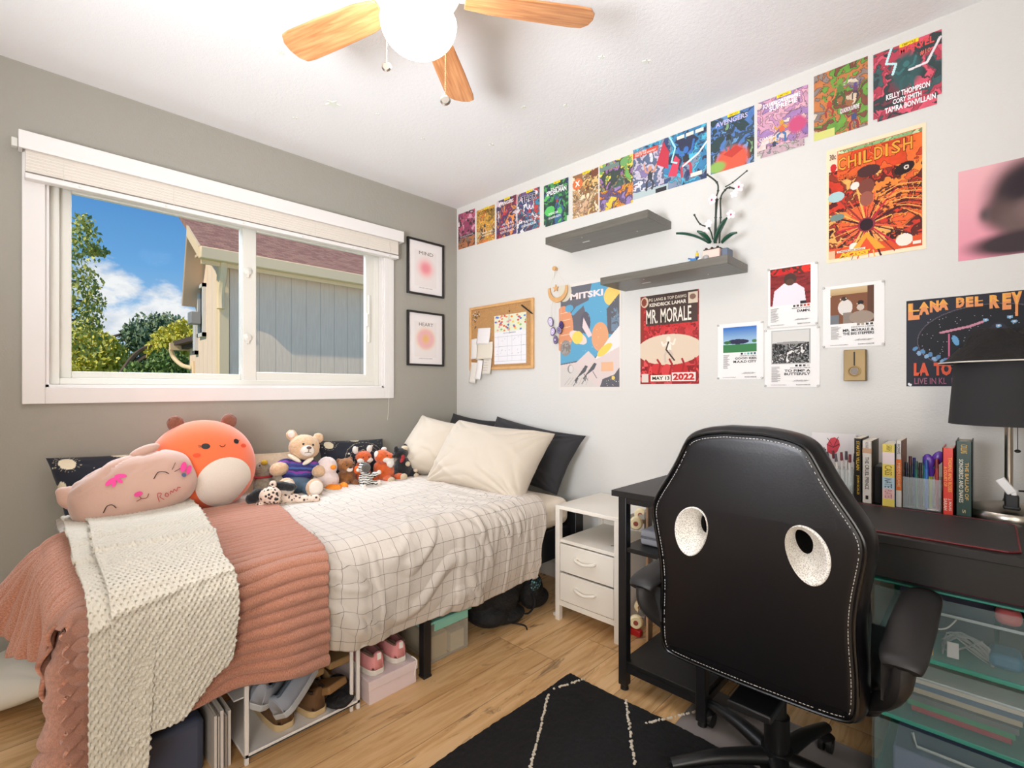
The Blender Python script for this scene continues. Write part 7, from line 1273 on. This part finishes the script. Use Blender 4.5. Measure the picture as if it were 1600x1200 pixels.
t = thing('bag', 'patterned pouch in teal and black beside the bed head leg', 'pouch', (1.10, -.42, 0)); m = MB(); soft('body', [((0, 0, .10), (.06, .07, .10)), ((0, .04, .05), (.06, .08, .05))], bc, t, vox=.008, fz=0)
tp = bpy.data.materials.new('teal_print'); tp.use_nodes = True; nt = tp.node_tree; tc = N(nt, 'ShaderNodeTexCoord'); vo = N(nt, 'ShaderNodeTexVoronoi', i_Scale=110.0); nt.links.new(tc.outputs['Object'], vo.inputs['Vector']); nt.links.new(ramp(nt, vo.outputs['Distance'], [(.3, lin((120, 190, 200))), (.45, lin((30, 40, 44)))]), nt.nodes['Principled BSDF'].inputs['Base Color'])
m.ell((.052, -.02, .15), (.016, .04, .035)); m.build('print_panel', tp, t)
m = MB(); m.box((1.237, -.39, .008), (.018, .014, .016)); tag(m.build('tissue_scrap', mat('scrap_white', (226, 220, 212), .8), loc=(1.237, -.39, 0), world=True, bevel=.004), 'crumpled white scrap at the foot of the nightstand', 'paper scrap')
# shoe box with pink shoes
bx_ = thing('shoe_box', 'low white and pink shoe box on the floor under the bed', 'shoe box', (1.06, -1.295, 0)); wb = mat('pale_pink_card', (226, 208, 208), .6); m = MB(); m.b2((.91, -1.395, 0), (1.205, -1.195, .06)); m.build('base', wb, bx_, world=True, bevel=.001); m = MB(); m.b2((.906, -1.399, .052), (1.209, -1.191, .085)); m.build('lid', wb, bx_, world=True, bevel=.001)
def shoe(lb, loc, rot, L, Wd, colr, sole, lining, cat='shoe', name='sneaker', grp=None, high=.0, laces=None, tab=None, hgt=.085):
    """toe points to +x, heel at the origin"""
    t = thing(name, lb, cat, loc, rot, grp); n = 22; k_ = 28
    def wid(u): return Wd*(.34+.16*math.sin(min(1, u*1.35)*PI*.5)+.02*math.sin(u*PI*2))*(1 if u < .8 else math.sqrt(max(0, 1-((u-.8)/.2)**2)))*(1 if u > .08 else math.sqrt(max(.4, 1-((.08-u)/.08)**2)))
    m = MB(); pl = [(L*u, wid(u)) for u in np.linspace(0, 1, n)]; poly = pl+[(x, -y) for x, y in pl[::-1]]
    m.prism([(x*1.02-.01*L, y*1.06) for x, y in poly], (0, 0, 0), (1, 0, 0), (0, 1, 0), (0, 0, .022)); m.build('sole', mat('sole_'+str(sole), sole, .5), t, bevel=.004)
    def top(u): return (hgt+high*(1-u))*(1 if u < .35 else 1-.62*min(1, (u-.35)/.5)) if u < .92 else hgt*.38*(1-(u-.92)/.08*.45)
    m = MB(); V = []
    us = np.linspace(0, 1, n)
    for u in us:
        w_ = wid(u); h_ = top(u)
        for j in range(k_+1):
            a = PI*j/k_; c_ = math.cos(a); s_ = math.sin(a); op = .22 if .07 < u < .52 else 0
            z = .017+(h_-.017)*(s_**.55); y = w_*c_*(1-.12*s_)
            V.append((L*u+(.012*(1-u))*s_*0, y, z))
    F = []
    for i in range(n-1):
        for j in range(k_):
            if .045 < us[i] < .46 and .20*k_ < j < .80*k_-1: continue
            a = i*(k_+1)+j; F.append((a, a+1, a+k_+2, a+k_+1))
    F.append(tuple(range(k_+1))); m.add(V, F); o = m.build('upper', mat('upper_'+str(colr), colr, .7, bump=(200, .4, .002)), t, angle=70); s_ = o.modifiers.new('s', 'SOLIDIFY'); s_.thickness = .003; s_.offset = -1
    m = MB(); m.ell((L*.30, 0, .024), (L*.24, Wd*.33, .006)); m.build('insole', mat('lin_'+str(lining), lining, .8), t)
    rim = [V[i*(k_+1)+int(.20*k_)+1] for i in range(1, 10)]; rim2 = [V[i*(k_+1)+int(.80*k_)-1] for i in range(1, 10)]
    m = MB(); m.curve(rim+rim2[::-1]+[rim[0]], .0045, 7, 3); m.build('collar', mat('lin_'+str(lining), lining, .8), t)
    if laces:
        m = MB()
        for q in range(4): x = L*(.50+.07*q); zz = top(.50+.07*q)+.004; m.curve([(x, -Wd*.17, zz-.010), (x+.004, 0, zz+.002), (x, Wd*.17, zz-.010)], .0022, 5)
        for sy in (-1, 1): m.curve([(L*.49, 0, top(.49)+.006), (L*.46, sy*.022, top(.46)+.014), (L*.50, sy*.038, top(.5)), (L*.52, sy*.02, top(.5)+.008)], .0022, 5); m.curve([(L*.49, 0, top(.49)+.006), (L*.56, sy*.03, top(.5)-.02), (L*.60, sy*.045, .04)], .002, 5)
        m.build('laces', mat('lace_'+str(laces), laces, .8), t)
    if tab: m = MB(); m.box((-.001, 0, hgt*.80), (.005, .016, .024)); m.build('heel_tab', mat('tab_'+str(tab), tab, .6), t, bevel=.001)
    return t
pinkc = (226, 150, 150); shoe('pink sneaker on the shoe box, the one nearer the shoe rack', (1.190, -1.348, .0855), (0, 0, PI), .225, .082, pinkc, (226, 218, 206), (120, 92, 76), laces=(224, 214, 204), tab=(236, 232, 228)); shoe('pink sneaker on the shoe box, the one nearer the black bed leg', (1.180, -1.248, .0855), (0, 0, PI-.08), .225, .082, pinkc, (226, 218, 206), (120, 92, 76), laces=(224, 214, 204), tab=(236, 232, 228))
m = MB(); m.curve([(1.195, -1.21, .10), (1.213, -1.20, .088), (1.214, -1.205, .06), (1.213, -1.212, .03)], .0025, 6); m.build('loose_ribbon', mat('lace_w', (226, 218, 210), .8), bx_, world=True)
# shoe rack
rk = thing('shoe_rack', 'white metal shoe rack standing under the bed', 'shoe rack', (1.08, -1.62, 0)); m = MB(); ry0, ry1, rx0, rx1 = -1.80, -1.425, .86, 1.195
m.b2((rx0, ry0, .02), (rx1, ry1, .028)); m.b2((rx1-.004, ry0, .02), (rx1, ry1, .034)); m.build('shelf', white_paint, rk, world=True, bevel=.002); m = MB(); m.b2((rx0, ry0, .145), (1.09, ry1, .150)); m.build('shelf', white_paint, rk, world=True, bevel=.002)
for (x, y) in ((rx0, ry0), (rx0, ry1-.012), (rx1-.012, ry1-.012), (rx1-.012, ry0)): m = MB(); m.b2((x, y, 0), (x+.012, y+.012, .245)); m.build('post', white_paint, rk, world=True, bevel=.002)
m = MB(); m.b2((rx1-.012, ry1-.035, .0), (rx1-.004, ry1-.023, .245)); m.build('post', white_paint, rk, world=True, bevel=.002)
brn = (104, 74, 46); sol = (206, 178, 132)
shoe('dark brown boot with cream sole on the bottom tier of the rack', (1.17, -1.56, .0285), (0, 0, PI+.1), .24, .085, brn, sol, (60, 44, 32), high=.01, name='boot', laces=(70, 50, 34)); shoe('dark brown boot farther left on the bottom tier', (1.16, -1.665, .0285), (0, 0, PI), .24, .085, brn, sol, (60, 44, 32), high=.01, name='boot', laces=(70, 50, 34))
def slide(lb, loc, rot, col, sole):
    t = thing('sandal', lb, 'sandal', loc, rot); m = MB(); pl = [(x, .040+.006*math.sin(x*26)) for x in np.linspace(0, .24, 14)]; m.prism(pl+[(x, -y) for x, y in pl[::-1]], (0, 0, 0), (1, 0, 0), (0, 1, 0), (0, 0, .025)); m.build('sole', mat('sole_'+str(sole), sole, .6), t, bevel=.006)
    for x0 in (.09, .15):
        m = MB(); pts = [(x0, .043*math.cos(a), .022+.05*math.sin(a)) for a in np.linspace(0, PI, 14)]; V = []
        for p in pts: V += [p, (p[0]+.045, p[1], p[2])]
        m.add(V, [(2*i, 2*i+1, 2*i+3, 2*i+2) for i in range(13)]); o = m.build('strap', mat('strap_'+str(col), col, .6), t); s_ = o.modifiers.new('s', 'SOLIDIFY'); s_.thickness = .003
        m = MB(); m.box((x0+.022, -.030, .062), (.02, .004, .016), (.5, 0, 0)); m.build('buckle', dark_metal, o)
slide('olive strapped sandal on the upper tier nearest the rack post', (1.15, -1.475, .151), (0, 0, PI), (128, 104, 70), (150, 118, 76)); slide('olive strapped sandal in the middle of the upper tier', (1.16, -1.575, .151), (0, 0, PI+.1), (128, 104, 70), (150, 118, 76))
slide('tan strapped sandal tilted in front of the middle of the rack', (1.19, -1.50, .10), (0, .35, PI+.3), (120, 92, 58), (140, 104, 62))
blu = (150, 156, 168); shoe('grey blue canvas shoe lying tilted at the left end of the rack', (1.19, -1.775, .155), (.35, .0, PI-.7), .25, .092, blu, (176, 178, 180), (84, 96, 112), laces=(190, 190, 190), tab=None); shoe('grey blue canvas shoe lying open in front of the rack, laces undone', (1.215, -1.700, .105), (-.35, -.30, PI-.9), .25, .092, blu, (176, 178, 180), (84, 96, 112), laces=(190, 190, 190))
t = thing('cloth', 'crumpled black fabric at the right end of the rack bottom tier', 'cloth', (1.12, -1.47, .03)); soft('folds', [((.02, 0, .02), (.07, .04, .02)), ((.045, -.03, .012), (.05, .03, .014), (0, 0, .5)), ((-.02, .01, .035), (.05, .035, .025))], bc, t, vox=.006, fz=0)
for i, (w_, h_, c) in enumerate([(.007, .168, (214, 206, 198)), (.005, .160, (190, 182, 172)), (.009, .172, (222, 214, 208)), (.006, .155, (150, 140, 132)), (.008, .165, (206, 198, 190))]):
    t = thing('magazine', 'pale magazine standing on edge between the shoe rack and the dark bin', 'magazine', (1.05, -1.868+.0095*i, 0), group='magazines standing beside the shoe rack'); m = MB(); m.box((0, 0, h_/2), (.215-.008*(i % 3), w_*.7, h_-.002)); m.build('pages', mat('page_edges', (226, 220, 210), .8), t, smooth=False)
    m = MB(); l_ = .218-.008*(i % 3); m.box((0, -w_*.42, h_/2), (l_, .0008, h_)); m.box((0, w_*.42, h_/2), (l_, .0008, h_)); m.box((l_/2, 0, h_/2), (.001, w_*.9, h_)); m.build('cover', mat('mag_'+str(i), c, .45), t, smooth=False)
item('fabric_bin', 'dark blue grey fabric bin behind the knit throw', 'bin', (.80, -2.08, 0), (1.14, -1.89, .17), (66, 72, 92), .02)
# small wall details
# ------------------------------------------------------------------ end
bpy.context.view_layer.update()
